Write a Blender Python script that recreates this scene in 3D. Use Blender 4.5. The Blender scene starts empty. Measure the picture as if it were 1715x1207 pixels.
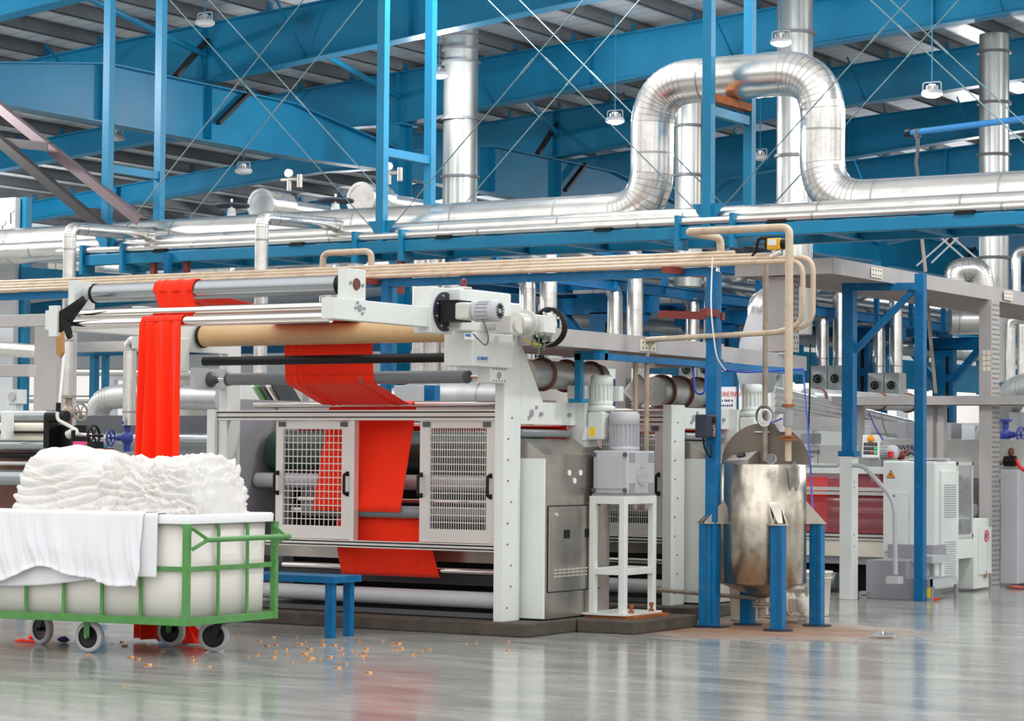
import bpy, math, random
from mathutils import Vector, Matrix

random.seed(7)
scene = bpy.context.scene
COL = scene.collection

# ------------------------------------------------------------------ camera
# The hall axes: X along the rollers and the pipe rack, Y into the hall, Z up.  The camera's
# orientation and lens come from the two vanishing points of those axes in the 1715 x 1207 frame.
IW, IH = 1715.0, 1207.0
CX, CY, FPX = 857.5, 603.5, 4000.0
CAM = Vector((8.9, -14.87, 1.35))
_vx = -Vector((-5700.0 - CX, -(702.0 - CY), -FPX)).normalized()
_vy = Vector((3300.0 - CX, -(775.0 - CY), -FPX)).normalized()
_vz = _vx.cross(_vy).normalized()
_vx = _vy.cross(_vz).normalized()
ROT = Matrix((_vx, _vy, _vz))            # camera axes -> hall axes
cam_data = bpy.data.cameras.new('camera')
cam_data.sensor_fit = 'HORIZONTAL'
cam_data.sensor_width = 36.0
cam_data.lens = FPX / IW * 36.0
cam_data.clip_end = 300.0
cam = bpy.data.objects.new('camera', cam_data)
COL.objects.link(cam)
cam.matrix_world = Matrix.Translation(CAM) @ ROT.to_4x4()
scene.camera = cam


def P(u, v, X=None, Y=None, Z=None, D=None):
    """Point on the plane X=, Y= or Z= (or at depth D) that the sight line through (u, v) meets."""
    d = ROT @ Vector(((u - CX) / FPX, -(v - CY) / FPX, -1.0))
    if D is not None:
        t = D
    elif X is not None:
        t = (X - CAM.x) / d.x
    elif Y is not None:
        t = (Y - CAM.y) / d.y
    else:
        t = (Z - CAM.z) / d.z
    return CAM + d * t


# ------------------------------------------------------------------ world, exposure
world = bpy.data.worlds.new('daylight')
scene.world = world
world.use_nodes = True
_wn = world.node_tree
_bg = _wn.nodes['Background']
_bg.inputs['Strength'].default_value = 1.35
# bright overcast daylight through the open side of the hall, with darker bays between
_tc = _wn.nodes.new('ShaderNodeTexCoord')
_sx = _wn.nodes.new('ShaderNodeSeparateXYZ')
_wn.links.new(_tc.outputs['Generated'], _sx.inputs[0])
_zr = _wn.nodes.new('ShaderNodeMapRange')
_zr.inputs['From Min'].default_value = -0.2
_zr.inputs['From Max'].default_value = 0.8
_wn.links.new(_sx.outputs['Z'], _zr.inputs['Value'])
_cr = _wn.nodes.new('ShaderNodeValToRGB')
_el = _cr.color_ramp.elements
_el[0].position, _el[0].color = 0.1, (0.30, 0.28, 0.26, 1)
_el[1].position, _el[1].color = 1.0, (1.15, 1.16, 1.18, 1)
_e = _el.new(0.24)
_e.color = (0.62, 0.60, 0.57, 1)
_e = _el.new(0.42)
_e.color = (1.15, 1.15, 1.14, 1)
_wn.links.new(_zr.outputs[0], _cr.inputs[0])
_mp = _wn.nodes.new('ShaderNodeMapping')
_mp.inputs['Scale'].default_value = (1.0, 1.0, 0.35)
_wn.links.new(_tc.outputs['Generated'], _mp.inputs[0])
_nz = _wn.nodes.new('ShaderNodeTexNoise')
_nz.inputs['Scale'].default_value = 7.0
_nz.inputs['Detail'].default_value = 3.0
_wn.links.new(_mp.outputs[0], _nz.inputs['Vector'])
_nr = _wn.nodes.new('ShaderNodeValToRGB')
_nr.color_ramp.elements[0].position, _nr.color_ramp.elements[0].color = 0.40, (0.42, 0.40, 0.38, 1)
_nr.color_ramp.elements[1].position, _nr.color_ramp.elements[1].color = 0.58, (1.35, 1.36, 1.38, 1)
_wn.links.new(_nz.outputs['Fac'], _nr.inputs[0])
_mu = _wn.nodes.new('ShaderNodeMixRGB')
_mu.blend_type = 'MULTIPLY'
_mu.inputs[0].default_value = 1.0
_wn.links.new(_cr.outputs[0], _mu.inputs[1])
_wn.links.new(_nr.outputs[0], _mu.inputs[2])
_wn.links.new(_mu.outputs[0], _bg.inputs['Color'])
sun_data = bpy.data.lights.new('sun', 'SUN')
sun_data.energy = 0.35
sun_data.angle = math.radians(60)
sun_data.color = (1.0, 0.97, 0.93)
sun = bpy.data.objects.new('sun', sun_data)
sun.rotation_euler = (math.radians(48), math.radians(8), math.radians(10))
COL.objects.link(sun)
scene.view_settings.view_transform = 'Standard'
scene.view_settings.look = 'None'
scene.view_settings.exposure = -0.1
scene.view_settings.gamma = 1.0
scene.view_settings.use_curve_mapping = False
scene.cycles.use_denoising = True
scene.cycles.max_bounces = 8
scene.cycles.diffuse_bounces = 4
scene.cycles.glossy_bounces = 5


# ------------------------------------------------------------------ materials
def _ramp(nt, fac, stops):
    r = nt.nodes.new('ShaderNodeValToRGB')
    cr = r.color_ramp
    while len(cr.elements) < len(stops):
        cr.elements.new(0.5)
    for e, (p, c) in zip(cr.elements, stops):
        e.position = p
        e.color = (*c, 1)
    nt.links.new(fac, r.inputs[0])
    return r


def _noise(nt, scale=(1, 1, 1), s=4.0, detail=4.0, dist=0.0):
    tc = nt.nodes.new('ShaderNodeTexCoord')
    mp = nt.nodes.new('ShaderNodeMapping')
    mp.inputs['Scale'].default_value = scale
    nt.links.new(tc.outputs['Object'], mp.inputs[0])
    n = nt.nodes.new('ShaderNodeTexNoise')
    n.inputs['Scale'].default_value = s
    n.inputs['Detail'].default_value = detail
    n.inputs['Distortion'].default_value = dist
    nt.links.new(mp.outputs[0], n.inputs['Vector'])
    return n


def lin(r, g, b):
    f = lambda c: (c / 255 / 12.92) if c <= 10.3 else ((c / 255 + 0.055) / 1.055) ** 2.4
    return (f(r), f(g), f(b))


def mat(name, col, rough=0.5, metal=0.0, var=0.12, s=3.0, scale=(1, 1, 1), bump=0.0, bs=30.0, bscale=None,
        spec=0.5, emit=None, estr=1.0, trans=0.0, alpha=1.0, rvar=0.0, stain=None, stain_amt=0.35, stain_s=6.0,
        sheen=0.0, coat=0.0):
    m = bpy.data.materials.new(name)
    m.use_nodes = True
    nt = m.node_tree
    b = nt.nodes['Principled BSDF']
    b.inputs['Roughness'].default_value = rough
    b.inputs['Metallic'].default_value = metal
    b.inputs['Specular IOR Level'].default_value = spec
    if coat:
        b.inputs['Coat Weight'].default_value = coat
        b.inputs['Coat Roughness'].default_value = 0.1
    if sheen:
        b.inputs['Sheen Weight'].default_value = sheen
    if trans:
        b.inputs['Transmission Weight'].default_value = trans
        b.inputs['IOR'].default_value = 1.3
    if alpha < 1:
        b.inputs['Alpha'].default_value = alpha
    out = None
    if var > 0:
        n = _noise(nt, scale, s)
        lo = tuple(c * (1 - var) for c in col)
        hi = tuple(min(1, c * (1 + var)) for c in col)
        r = _ramp(nt, n.outputs['Fac'], [(0.3, lo), (0.7, hi)])
        out = r.outputs['Color']
        if rvar:
            mr = nt.nodes.new('ShaderNodeMapRange')
            mr.inputs['To Min'].default_value = max(0.02, rough - rvar)
            mr.inputs['To Max'].default_value = rough + rvar
            nt.links.new(n.outputs['Fac'], mr.inputs['Value'])
            nt.links.new(mr.outputs[0], b.inputs['Roughness'])
    if stain:
        n2 = _noise(nt, (1, 1, 1), stain_s, 6)
        r2 = _ramp(nt, n2.outputs['Fac'], [(0.52, (0, 0, 0)), (0.72, (stain_amt,) * 3)])
        mx = nt.nodes.new('ShaderNodeMixRGB')
        nt.links.new(r2.outputs['Color'], mx.inputs[0])
        if out is not None:
            nt.links.new(out, mx.inputs[1])
        else:
            mx.inputs[1].default_value = (*col, 1)
        mx.inputs[2].default_value = (*stain, 1)
        out = mx.outputs[0]
    if out is not None:
        nt.links.new(out, b.inputs['Base Color'])
    else:
        b.inputs['Base Color'].default_value = (*col, 1)
    if bump > 0:
        n3 = _noise(nt, bscale or (1, 1, 1), bs, 3)
        bp = nt.nodes.new('ShaderNodeBump')
        bp.inputs['Strength'].default_value = bump
        bp.inputs['Distance'].default_value = 0.02
        nt.links.new(n3.outputs['Fac'], bp.inputs['Height'])
        nt.links.new(bp.outputs[0], b.inputs['Normal'])
    if emit:
        b.inputs['Emission Color'].default_value = (*emit, 1)
        b.inputs['Emission Strength'].default_value = estr
    return m


M = {}
M['blue'] = mat('blue_steel_paint', lin(16, 118, 158), 0.42, var=0.14, s=1.2, spec=0.35)
M['blue2'] = mat('blue_frame_paint', (0.0, 0.135, 0.33), 0.42, var=0.12, s=5, spec=0.3, stain=(0.08, 0.2, 0.32), stain_amt=0.3, stain_s=14)
M['pale'] = mat('pale_grey_machine_paint', lin(222, 226, 222), 0.42, var=0.03)
M['greypaint'] = mat('grey_paint', lin(186, 188, 192), 0.45, var=0.05)
M['midgrey'] = mat('mid_grey_paint', lin(150, 151, 156), 0.45, var=0.06)
M['darkgrey'] = mat('dark_grey_paint', lin(84, 86, 90), 0.5)
M['galv'] = mat('galvanised_sheet', lin(200, 202, 200), 0.36, 0.6, var=0.16, s=5, scale=(1, 1, 0.35), rvar=0.12, bump=0.08, bs=9)
M['duct'] = mat('darkened_duct_sheet', lin(168, 170, 167), 0.34, 0.8, var=0.2, s=4, scale=(1.5, 1.5, 0.3), rvar=0.12, bump=0.08, bs=7)  # galvanised tone darkened to offset the glare of the lamps nearby
M['clad'] = mat('aluminium_cladding', lin(226, 224, 220), 0.24, 0.95, var=0.07, s=5, rvar=0.08, bump=0.14, bs=7)
M['seam'] = mat('cladding_seam', lin(172, 170, 168), 0.35, 0.9)
M['alu'] = mat('aluminium_profile', lin(222, 219, 214), 0.42, 0.45, var=0.04)
M['stain'] = mat('stainless_sheet', lin(178, 172, 164), 0.3, 0.85, var=0.14, s=3, scale=(1, 1, 0.25), rvar=0.1,
                 stain=lin(120, 100, 84), stain_amt=0.35, stain_s=5)
M['tank'] = mat('tank_stainless', lin(190, 182, 168), 0.24, 0.95, var=0.2, s=4, scale=(1.6, 1.6, 0.25), rvar=0.1, bump=0.22, bs=5,
                bscale=(1.8, 1.8, 0.35), stain=lin(96, 78, 60), stain_amt=0.55, stain_s=9)
M['chrome'] = mat('chrome_roll', lin(232, 226, 220), 0.1, 1.0, var=0.02)
M['rollgrey'] = mat('grey_rubber_roll', lin(122, 128, 132), 0.28, var=0.04)
M['rollsteel'] = mat('steel_roll', lin(170, 175, 178), 0.22, 0.8, var=0.03)
M['rollgreen'] = mat('dark_green_roll', lin(44, 72, 66), 0.25, var=0.08)
M['tan'] = mat('tan_rubber_roll', lin(208, 172, 124), 0.38, var=0.06, s=2, scale=(6, 1, 1))
M['black'] = mat('black_paint', lin(16, 16, 18), 0.4, var=0.1, spec=0.3)
M['blackpit'] = mat('black_recess', lin(12, 12, 13), 0.8, var=0)
M['navy'] = mat('dark_navy_plate', lin(42, 46, 62), 0.5, var=0.06)
M['red'] = mat('red_orange_fabric', (1.0, 0.03, 0.003), 0.75, var=0.05, s=2, sheen=0.15, bump=0.05, bs=120, spec=0.2)
M['cloth'] = mat('white_cotton', lin(232, 230, 226), 0.9, var=0.02, s=7, spec=0.15, bump=0.15, bs=40,
                 stain=lin(206, 166, 124), stain_amt=0.16, stain_s=13)
M['sheet'] = mat('white_sheet', lin(236, 236, 240), 0.9, var=0.015, spec=0.15)
M['tub'] = mat('ivory_plastic', lin(236, 231, 225), 0.45, var=0.04, s=2, stain=lin(190, 160, 130), stain_amt=0.12, stain_s=3)
M['rim'] = mat('white_plastic_rim', lin(236, 238, 240), 0.4, var=0.02)
M['green'] = mat('green_frame_paint', lin(84, 146, 76), 0.42, var=0.12, s=9)
M['rubber'] = mat('grey_tyre', lin(196, 194, 198), 0.55, var=0.06)
M['beige'] = mat('beige_painted_pipe', lin(198, 178, 154), 0.45, var=0.1, s=8, stain=lin(120, 84, 60), stain_amt=0.3, stain_s=10)
M['rustpipe'] = mat('weathered_pipe', lin(158, 146, 132), 0.45, 0.3, var=0.14, s=10, stain=lin(110, 66, 40), stain_amt=0.4, stain_s=9)
M['oxide'] = mat('red_oxide_steel', lin(124, 44, 36), 0.55, var=0.14, s=9)
M['mauve'] = mat('primer_angle_steel', lin(108, 90, 95), 0.55, var=0.1)
M['dkangle'] = mat('dark_angle_steel', lin(40, 36, 38), 0.5, var=0.1)
M['concrete'] = mat('stained_concrete', lin(78, 70, 62), 0.75, var=0.22, s=7, stain=lin(52, 44, 38), stain_amt=0.6, stain_s=5, bump=0.3, bs=18)
M['purlin'] = mat('grey_purlin', lin(112, 115, 118), 0.5, 0.1, var=0.12, s=3)
M['deck'] = mat('brown_perforated_deck', lin(168, 138, 122), 0.55, 0.1, var=0.1)
M['traygrey'] = mat('grey_walkway_paint', lin(176, 172, 170), 0.48, var=0.06)
M['lidsteel'] = mat('dull_lid_steel', lin(104, 96, 86), 0.42, 0.6, var=0.16, s=3, stain=lin(84, 72, 60), stain_amt=0.4)
M['geargrey'] = mat('gear_grey', lin(206, 204, 198), 0.42, 0.2, var=0.05)
M['rust'] = mat('rust', lin(150, 86, 40), 0.8, var=0.25, s=14)
M['orange'] = mat('orange_plastic', lin(240, 150, 20), 0.4, var=0.04)
M['yellow'] = mat('yellow_label', lin(246, 214, 20), 0.5, var=0)
M['ybox'] = mat('yellow_gearbox', lin(226, 170, 30), 0.45, var=0.06)
M['white'] = mat('white_label', lin(240, 240, 240), 0.5, var=0)
M['redtext'] = mat('red_lettering', lin(204, 30, 40), 0.5, var=0)
M['bluetext'] = mat('navy_lettering', lin(40, 54, 110), 0.5, var=0)
M['bluelogo'] = mat('blue_lettering', lin(70, 120, 190), 0.5, var=0)
M['bottle'] = mat('clear_plastic', lin(240, 244, 246), 0.15, var=0, trans=0.9)
M['glasspink'] = mat('pink_tinted_glass', lin(214, 120, 128), 0.05, var=0, alpha=0.28)
M['darkred'] = mat('dark_red_inside', lin(112, 22, 30), 0.6, var=0.2, s=2)
M['darkglass'] = mat('dark_glass', lin(40, 42, 60), 0.08, var=0)
M['valveblue'] = mat('valve_blue', lin(44, 60, 140), 0.4, var=0.06)
M['greenled'] = mat('green_button', lin(40, 210, 110), 0.4, var=0, emit=lin(40, 220, 120), estr=0.6)
M['redbtn'] = mat('red_button', lin(220, 40, 40), 0.4, var=0)
M['paper'] = mat('paper', lin(228, 230, 224), 0.7, var=0.03)
M['pinkcloth'] = mat('dusty_red_panel', lin(196, 96, 84), 0.6, var=0.08)
M['lens'] = mat('lit_lamp_lens', (1, 1, 1), 0.4, var=0, emit=(1, 0.98, 0.95), estr=14)
M['unlit'] = mat('unlit_lamp_lens', lin(214, 214, 212), 0.4, var=0)
M['offwhite'] = mat('off_white_plastic', lin(232, 224, 208), 0.45, var=0.04)
M['brown'] = mat('brown_cardboard', lin(176, 132, 76), 0.7, var=0.12)
M['copper'] = mat('brown_flange', lin(110, 72, 60), 0.6, 0.3, var=0.15)
M['wire'] = mat('pale_rod', lin(104, 128, 134), 0.45, 0.3, var=0.05)
M['cableblue'] = mat('blue_hose', lin(40, 70, 190), 0.5, var=0)
M['cablegrey'] = mat('grey_hose', lin(120, 120, 116), 0.5, var=0.05)
M['skyblue'] = mat('bright_blue_pipe', lin(50, 140, 210), 0.35, var=0.05)
M['dkblue'] = mat('deep_blue_rag', lin(40, 50, 110), 0.8, var=0.1)
M['wall'] = mat('pale_wall_sheet', lin(214, 217, 220), 0.6, var=0.04)
M['wallblue'] = mat('blue_wall_sheet', lin(14, 92, 132), 0.55, var=0.1, s=0.6)


# ceiling: profiled white sheet
def ceiling_material():
    m = bpy.data.materials.new('profiled_roof_sheet')
    m.use_nodes = True
    nt = m.node_tree
    b = nt.nodes['Principled BSDF']
    b.inputs['Roughness'].default_value = 0.4
    b.inputs['Metallic'].default_value = 0.25
    tc = nt.nodes.new('ShaderNodeTexCoord')
    w = nt.nodes.new('ShaderNodeTexWave')
    w.wave_type = 'BANDS'
    w.bands_direction = 'Y'
    w.inputs['Scale'].default_value = 0.9
    w.inputs['Distortion'].default_value = 0
    nt.links.new(tc.outputs['Object'], w.inputs['Vector'])
    r = _ramp(nt, w.outputs['Fac'], [(0.0, lin(200, 202, 205)), (0.04, lin(238, 239, 241)), (0.5, lin(242, 243, 245))])
    n = _noise(nt, (1, 1, 1), 0.5, 3)
    r2 = _ramp(nt, n.outputs['Fac'], [(0.3, (0.78, 0.78, 0.79)), (0.7, (1, 1, 1))])
    mx = nt.nodes.new('ShaderNodeMixRGB')
    mx.blend_type = 'MULTIPLY'
    mx.inputs[0].default_value = 1
    nt.links.new(r.outputs[0], mx.inputs[1])
    nt.links.new(r2.outputs[0], mx.inputs[2])
    nt.links.new(mx.outputs[0], b.inputs['Base Color'])
    bp = nt.nodes.new('ShaderNodeBump')
    bp.inputs['Strength'].default_value = 0.4
    nt.links.new(w.outputs['Fac'], bp.inputs['Height'])
    nt.links.new(bp.outputs[0], b.inputs['Normal'])
    return m


def floor_material():
    m = bpy.data.materials.new('polished_grey_floor')
    m.use_nodes = True
    nt = m.node_tree
    b = nt.nodes['Principled BSDF']
    n = _noise(nt, (0.7, 2.2, 1), 1.6, 6, 0.6)
    r = _ramp(nt, n.outputs['Fac'], [(0.25, lin(128, 131, 128)), (0.5, lin(158, 160, 154)), (0.75, lin(184, 184, 174))])
    n2 = _noise(nt, (0.8, 2.0, 1), 4, 6, 0.5)
    r2 = _ramp(nt, n2.outputs['Fac'], [(0.3, (0.82, 0.83, 0.84)), (0.6, (1, 1, 1))])
    mx = nt.nodes.new('ShaderNodeMixRGB')
    mx.blend_type = 'MULTIPLY'
    mx.inputs[0].default_value = 0.55
    nt.links.new(r.outputs[0], mx.inputs[1])
    nt.links.new(r2.outputs[0], mx.inputs[2])
    # brown rust water stain that has dried around the tank and the machine foot
    tc = nt.nodes.new('ShaderNodeTexCoord')
    sub = nt.nodes.new('ShaderNodeVectorMath')
    sub.operation = 'SUBTRACT'
    sub.inputs[1].default_value = (0.75, 1.75, 0)
    nt.links.new(tc.outputs['Object'], sub.inputs[0])
    sc = nt.nodes.new('ShaderNodeVectorMath')
    sc.operation = 'MULTIPLY'
    sc.inputs[1].default_value = (0.34, 0.5, 0)
    nt.links.new(sub.outputs[0], sc.inputs[0])
    ln = nt.nodes.new('ShaderNodeVectorMath')
    ln.operation = 'LENGTH'
    nt.links.new(sc.outputs[0], ln.inputs[0])
    n3 = _noise(nt, (1, 1.6, 1), 2.5, 6, 0.5)
    add = nt.nodes.new('ShaderNodeMath')
    add.operation = 'MULTIPLY_ADD'
    nt.links.new(n3.outputs['Fac'], add.inputs[0])
    add.inputs[1].default_value = 0.8
    nt.links.new(ln.outputs['Value'], add.inputs[2])
    r3 = _ramp(nt, add.outputs[0], [(0.62, (0.8, 0.8, 0.8)), (0.84, (0.45, 0.45, 0.45)), (1.0, (0, 0, 0))])
    mx2 = nt.nodes.new('ShaderNodeMixRGB')
    nt.links.new(r3.outputs[0], mx2.inputs[0])
    nt.links.new(mx.outputs[0], mx2.inputs[1])
    mx2.inputs[2].default_value = (*lin(146, 102, 70), 1)
    nt.links.new(mx2.outputs[0], b.inputs['Base Color'])
    mr = nt.nodes.new('ShaderNodeMapRange')
    mr.inputs['To Min'].default_value = 0.06
    mr.inputs['To Max'].default_value = 0.24
    nt.links.new(n2.outputs['Fac'], mr.inputs['Value'])
    mxr = nt.nodes.new('ShaderNodeMixRGB')
    nt.links.new(r3.outputs[0], mxr.inputs[0])
    nt.links.new(mr.outputs[0], mxr.inputs[1])
    mxr.inputs[2].default_value = (0.75, 0.75, 0.75, 1)
    nt.links.new(mxr.outputs[0], b.inputs['Roughness'])
    ms = nt.nodes.new('ShaderNodeMapRange')
    ms.inputs['To Min'].default_value = 0.5
    ms.inputs['To Max'].default_value = 0.1
    nt.links.new(r3.outputs[0], ms.inputs['Value'])
    nt.links.new(ms.outputs[0], b.inputs['Specular IOR Level'])
    bp = nt.nodes.new('ShaderNodeBump')
    bp.inputs['Strength'].default_value = 0.015
    nt.links.new(n2.outputs['Fac'], bp.inputs['Height'])
    nt.links.new(bp.outputs[0], b.inputs['Normal'])
    return m


M['ceiling'] = ceiling_material()
M['floor'] = floor_material()


# ------------------------------------------------------------------ mesh builder
def fillet(pts, r, n=5):
    pts = [Vector(p) for p in pts]
    out = [pts[0]]
    for i in range(1, len(pts) - 1):
        a, b, c = pts[i - 1], pts[i], pts[i + 1]
        d1, d2 = (a - b), (c - b)
        l = min(r, d1.length * 0.49, d2.length * 0.49)
        p1, p2 = b + d1.normalized() * l, b + d2.normalized() * l
        for k in range(n + 1):
            t = k / n
            out.append(p1 * (1 - t) ** 2 + b * 2 * t * (1 - t) + p2 * t ** 2)
    out.append(pts[-1])
    return out


class G:
    def __init__(self):
        self.v, self.f, self.s = [], [], []

    def add(self, vs, fs, smooth=False):
        o = len(self.v)
        self.v += [tuple(p) for p in vs]
        for f in fs:
            self.f.append(tuple(i + o for i in f))
            self.s.append(smooth)
        return self

    def hexa(self, c8):
        return self.add(c8, [(0, 3, 2, 1), (4, 5, 6, 7), (0, 1, 5, 4), (1, 2, 6, 5), (2, 3, 7, 6), (3, 0, 4, 7)])

    def box(self, x0, x1, y0, y1, z0, z1):
        return self.hexa([(x0, y0, z0), (x1, y0, z0), (x1, y1, z0), (x0, y1, z0),
                          (x0, y0, z1), (x1, y0, z1), (x1, y1, z1), (x0, y1, z1)])

    def bar(self, p, q, w, h, up=(0, 0, 1)):
        p, q = Vector(p), Vector(q)
        d = (q - p).normalized()
        up = Vector(up)
        if abs(d.dot(up.normalized())) > 0.98:
            up = Vector((0, 1, 0)) if abs(d.y) < 0.9 else Vector((1, 0, 0))
        a = d.cross(up).normalized() * (w / 2)
        b = a.cross(d).normalized() * (h / 2)
        return self.hexa([p - a - b, p + a - b, q + a - b, q - a - b, p - a + b, p + a + b, q + a + b, q - a + b])

    def _frame(self, d):
        d = Vector(d).normalized()
        a = d.cross(Vector((0, 0, 1)))
        if a.length < 1e-3:
            a = d.cross(Vector((0, 1, 0)))
        a.normalize()
        return d, a, d.cross(a).normalized()

    def cyl(self, p, q, r, r2=None, n=16, caps=True):
        p, q = Vector(p), Vector(q)
        r2 = r if r2 is None else r2
        d, a, b = self._frame(q - p)
        vs = []
        for c, rr in ((p, r), (q, r2)):
            for k in range(n):
                t = 2 * math.pi * k / n
                vs.append(c + a * (math.cos(t) * rr) + b * (math.sin(t) * rr))
        self.add(vs, [(k, (k + 1) % n, n + (k + 1) % n, n + k) for k in range(n)], True)
        if caps:
            self.add(vs[:n], [tuple(range(n - 1, -1, -1))])
            self.add(vs[n:], [tuple(range(n))])
        return self

    def tube(self, pts, r, n=10, caps=True):
        pts = [Vector(p) for p in pts]
        m = len(pts)
        vs = []
        d, a, b = self._frame(pts[1] - pts[0])
        for i, p in enumerate(pts):
            t = (pts[min(i + 1, m - 1)] - pts[max(i - 1, 0)]).normalized()
            a = (a - t * a.dot(t)).normalized()
            b = t.cross(a).normalized()
            rr = r(i / (m - 1)) if callable(r) else r
            for k in range(n):
                th = 2 * math.pi * k / n
                vs.append(p + a * (math.cos(th) * rr) + b * (math.sin(th) * rr))
        fs = [(i * n + k, i * n + (k + 1) % n, (i + 1) * n + (k + 1) % n, (i + 1) * n + k) for i in range(m - 1) for k in range(n)]
        self.add(vs, fs, True)
        if caps:
            self.add(vs[:n], [tuple(range(n - 1, -1, -1))])
            self.add(vs[-n:], [tuple(range(n))])
        return self

    def torus(self, c, axis, R, r, n=24, m=8):
        c = Vector(c)
        d, a, b = self._frame(axis)
        vs = []
        for i in range(n):
            t = 2 * math.pi * i / n
            e = a * math.cos(t) + b * math.sin(t)
            for k in range(m):
                s = 2 * math.pi * k / m
                vs.append(c + e * (R + r * math.cos(s)) + d * (r * math.sin(s)))
        fs = [(i * m + k, ((i + 1) % n) * m + k, ((i + 1) % n) * m + (k + 1) % m, i * m + (k + 1) % m) for i in range(n) for k in range(m)]
        return self.add(vs, fs, True)

    def lathe(self, c, axis, prof, n=20, smooth=True, caps=True):
        c = Vector(c)
        d, a, b = self._frame(axis)
        vs = []
        for r, h in prof:
            for k in range(n):
                t = 2 * math.pi * k / n
                vs.append(c + d * h + a * (math.cos(t) * r) + b * (math.sin(t) * r))
        m = len(prof)
        self.add(vs, [(i * n + k, i * n + (k + 1) % n, (i + 1) * n + (k + 1) % n, (i + 1) * n + k) for i in range(m - 1) for k in range(n)], smooth)
        if caps and prof[0][0] > 1e-4:
            self.add(vs[:n], [tuple(range(n - 1, -1, -1))])
        if caps and prof[-1][0] > 1e-4:
            self.add(vs[-n:], [tuple(range(n))])
        return self

    def poly(self, pts, vec):
        pts = [Vector(p) for p in pts]
        vec = Vector(vec)
        n = len(pts)
        vs = pts + [p + vec for p in pts]
        return self.add(vs, [tuple(range(n - 1, -1, -1)), tuple(range(n, 2 * n))] + [(k, (k + 1) % n, n + (k + 1) % n, n + k) for k in range(n)])

    def ibeam(self, p, q, h, w, tf=0.014, tw=0.01, up=(0, 0, 1)):
        p, q, up = Vector(p), Vector(q), Vector(up)
        d = (q - p).normalized()
        a = d.cross(up).normalized()
        u = a.cross(d).normalized()
        self.bar(p + u * (h / 2 - tf / 2), q + u * (h / 2 - tf / 2), w, tf, up)
        self.bar(p - u * (h / 2 - tf / 2), q - u * (h / 2 - tf / 2), w, tf, up)
        return self.bar(p, q, tw, h - 2 * tf, up)

    def surf(self, nu, nv, fn, smooth=True, closed=False):
        vs = [fn(i / (nu - 1), j / (nv - 1)) for i in range(nu) for j in range(nv)]
        return self.add(vs, [(i * nv + j, i * nv + j + 1, (i + 1) * nv + j + 1, (i + 1) * nv + j) for i in range(nu - 1) for j in range(nv - 1)], smooth)

    def build(self, name, m, parent=None, bevel=0.0, solid=0.0, subd=0, label=None):
        me = bpy.data.meshes.new(name)
        me.from_pydata(self.v, [], self.f)
        me.polygons.foreach_set('use_smooth', self.s)
        me.update()
        me.materials.append(M[m] if isinstance(m, str) else m)
        o = bpy.data.objects.new(name, me)
        COL.objects.link(o)
        if parent is not None:
            o.parent = parent
            if parent.type == 'EMPTY':
                o.matrix_parent_inverse = Matrix.Translation(-parent.location)
        if solid:
            md = o.modifiers.new('thickness', 'SOLIDIFY')
            md.thickness = solid
            md.offset = 0
        if bevel:
            md = o.modifiers.new('soft_edges', 'BEVEL')
            md.width = bevel
            md.segments = 2
            md.limit_method = 'ANGLE'
            md.angle_limit = math.radians(50)
        if subd:
            md = o.modifiers.new('smooth', 'SUBSURF')
            md.levels = md.render_levels = subd
        if label:
            o['label'] = label
        return o


def tag(o, label, cat, group=None, kind=None):
    if kind:
        o['kind'] = kind
    o['label'] = label
    o['category'] = cat
    if group:
        o['group'] = group
    return o


def T(name, loc, label, cat, group=None):
    o = bpy.data.objects.new(name, None)
    o.empty_display_size = 0.1
    o.location = Vector(loc)
    COL.objects.link(o)
    return tag(o, label, cat, group)


def structure(o, label=None):
    o['kind'] = 'structure'
    if label:
        o['label'] = label
    return o


def copy_thing(root, loc, label=None, group=None):
    r = root.copy()
    COL.objects.link(r)
    r.location = Vector(loc)
    for ch in list(root.children):
        c = ch.copy()
        COL.objects.link(c)
        c.parent = r
        for gch in ch.children:
            d = gch.copy()
            COL.objects.link(d)
            d.parent = c
    if label:
        r['label'] = label
    if group:
        r['group'] = group
    return r


FONT_SPACING = 1.0


def text(body, origin, xdir, ydir, size, m, parent, name='lettering', extrude=0.001, bold=0.0, shear=0.0, xs=1.0):
    cu = bpy.data.curves.new(name, 'FONT')
    cu.body = body
    cu.size = size
    cu.extrude = extrude
    cu.offset = bold
    cu.shear = shear
    o = bpy.data.objects.new(name, cu)
    COL.objects.link(o)
    x, y = Vector(xdir).normalized(), Vector(ydir).normalized()
    z = x.cross(y)
    mt = Matrix((x * xs, y, z)).transposed().to_4x4()
    mt.translation = Vector(origin)
    dg = bpy.context.evaluated_depsgraph_get()
    me = bpy.data.meshes.new_from_object(o.evaluated_get(dg))
    bpy.data.objects.remove(o)
    me.transform(mt)
    me.materials.clear()
    me.materials.append(M[m])
    o = bpy.data.objects.new(name, me)
    COL.objects.link(o)
    if parent is not None:
        o.parent = parent
        if parent.type == 'EMPTY':
            o.matrix_parent_inverse = Matrix.Translation(-parent.location)
    return o
# ================================================================== the hall
def ztop(x):      # top edge of the tapered rafters
    pts = [(-44, 5.2), (-26, 6.35), (-18, 7.05), (-12.8, 7.45), (-7, 7.84), (4, 8.62), (14, 9.3)]
    for (a, za), (b, zb) in zip(pts, pts[1:]):
        if a <= x <= b:
            return za + (zb - za) * (x - a) / (b - a)
    return pts[-1][1]


def zbot(x):
    pts = [(-44, 4.9), (-26, 6.0), (-18, 6.66), (-12.8, 6.64), (-7, 7.2), (4, 8.0), (14, 8.7)]
    for (a, za), (b, zb) in zip(pts, pts[1:]):
        if a <= x <= b:
            return za + (zb - za) * (x - a) / (b - a)
    return pts[-1][1]


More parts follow.
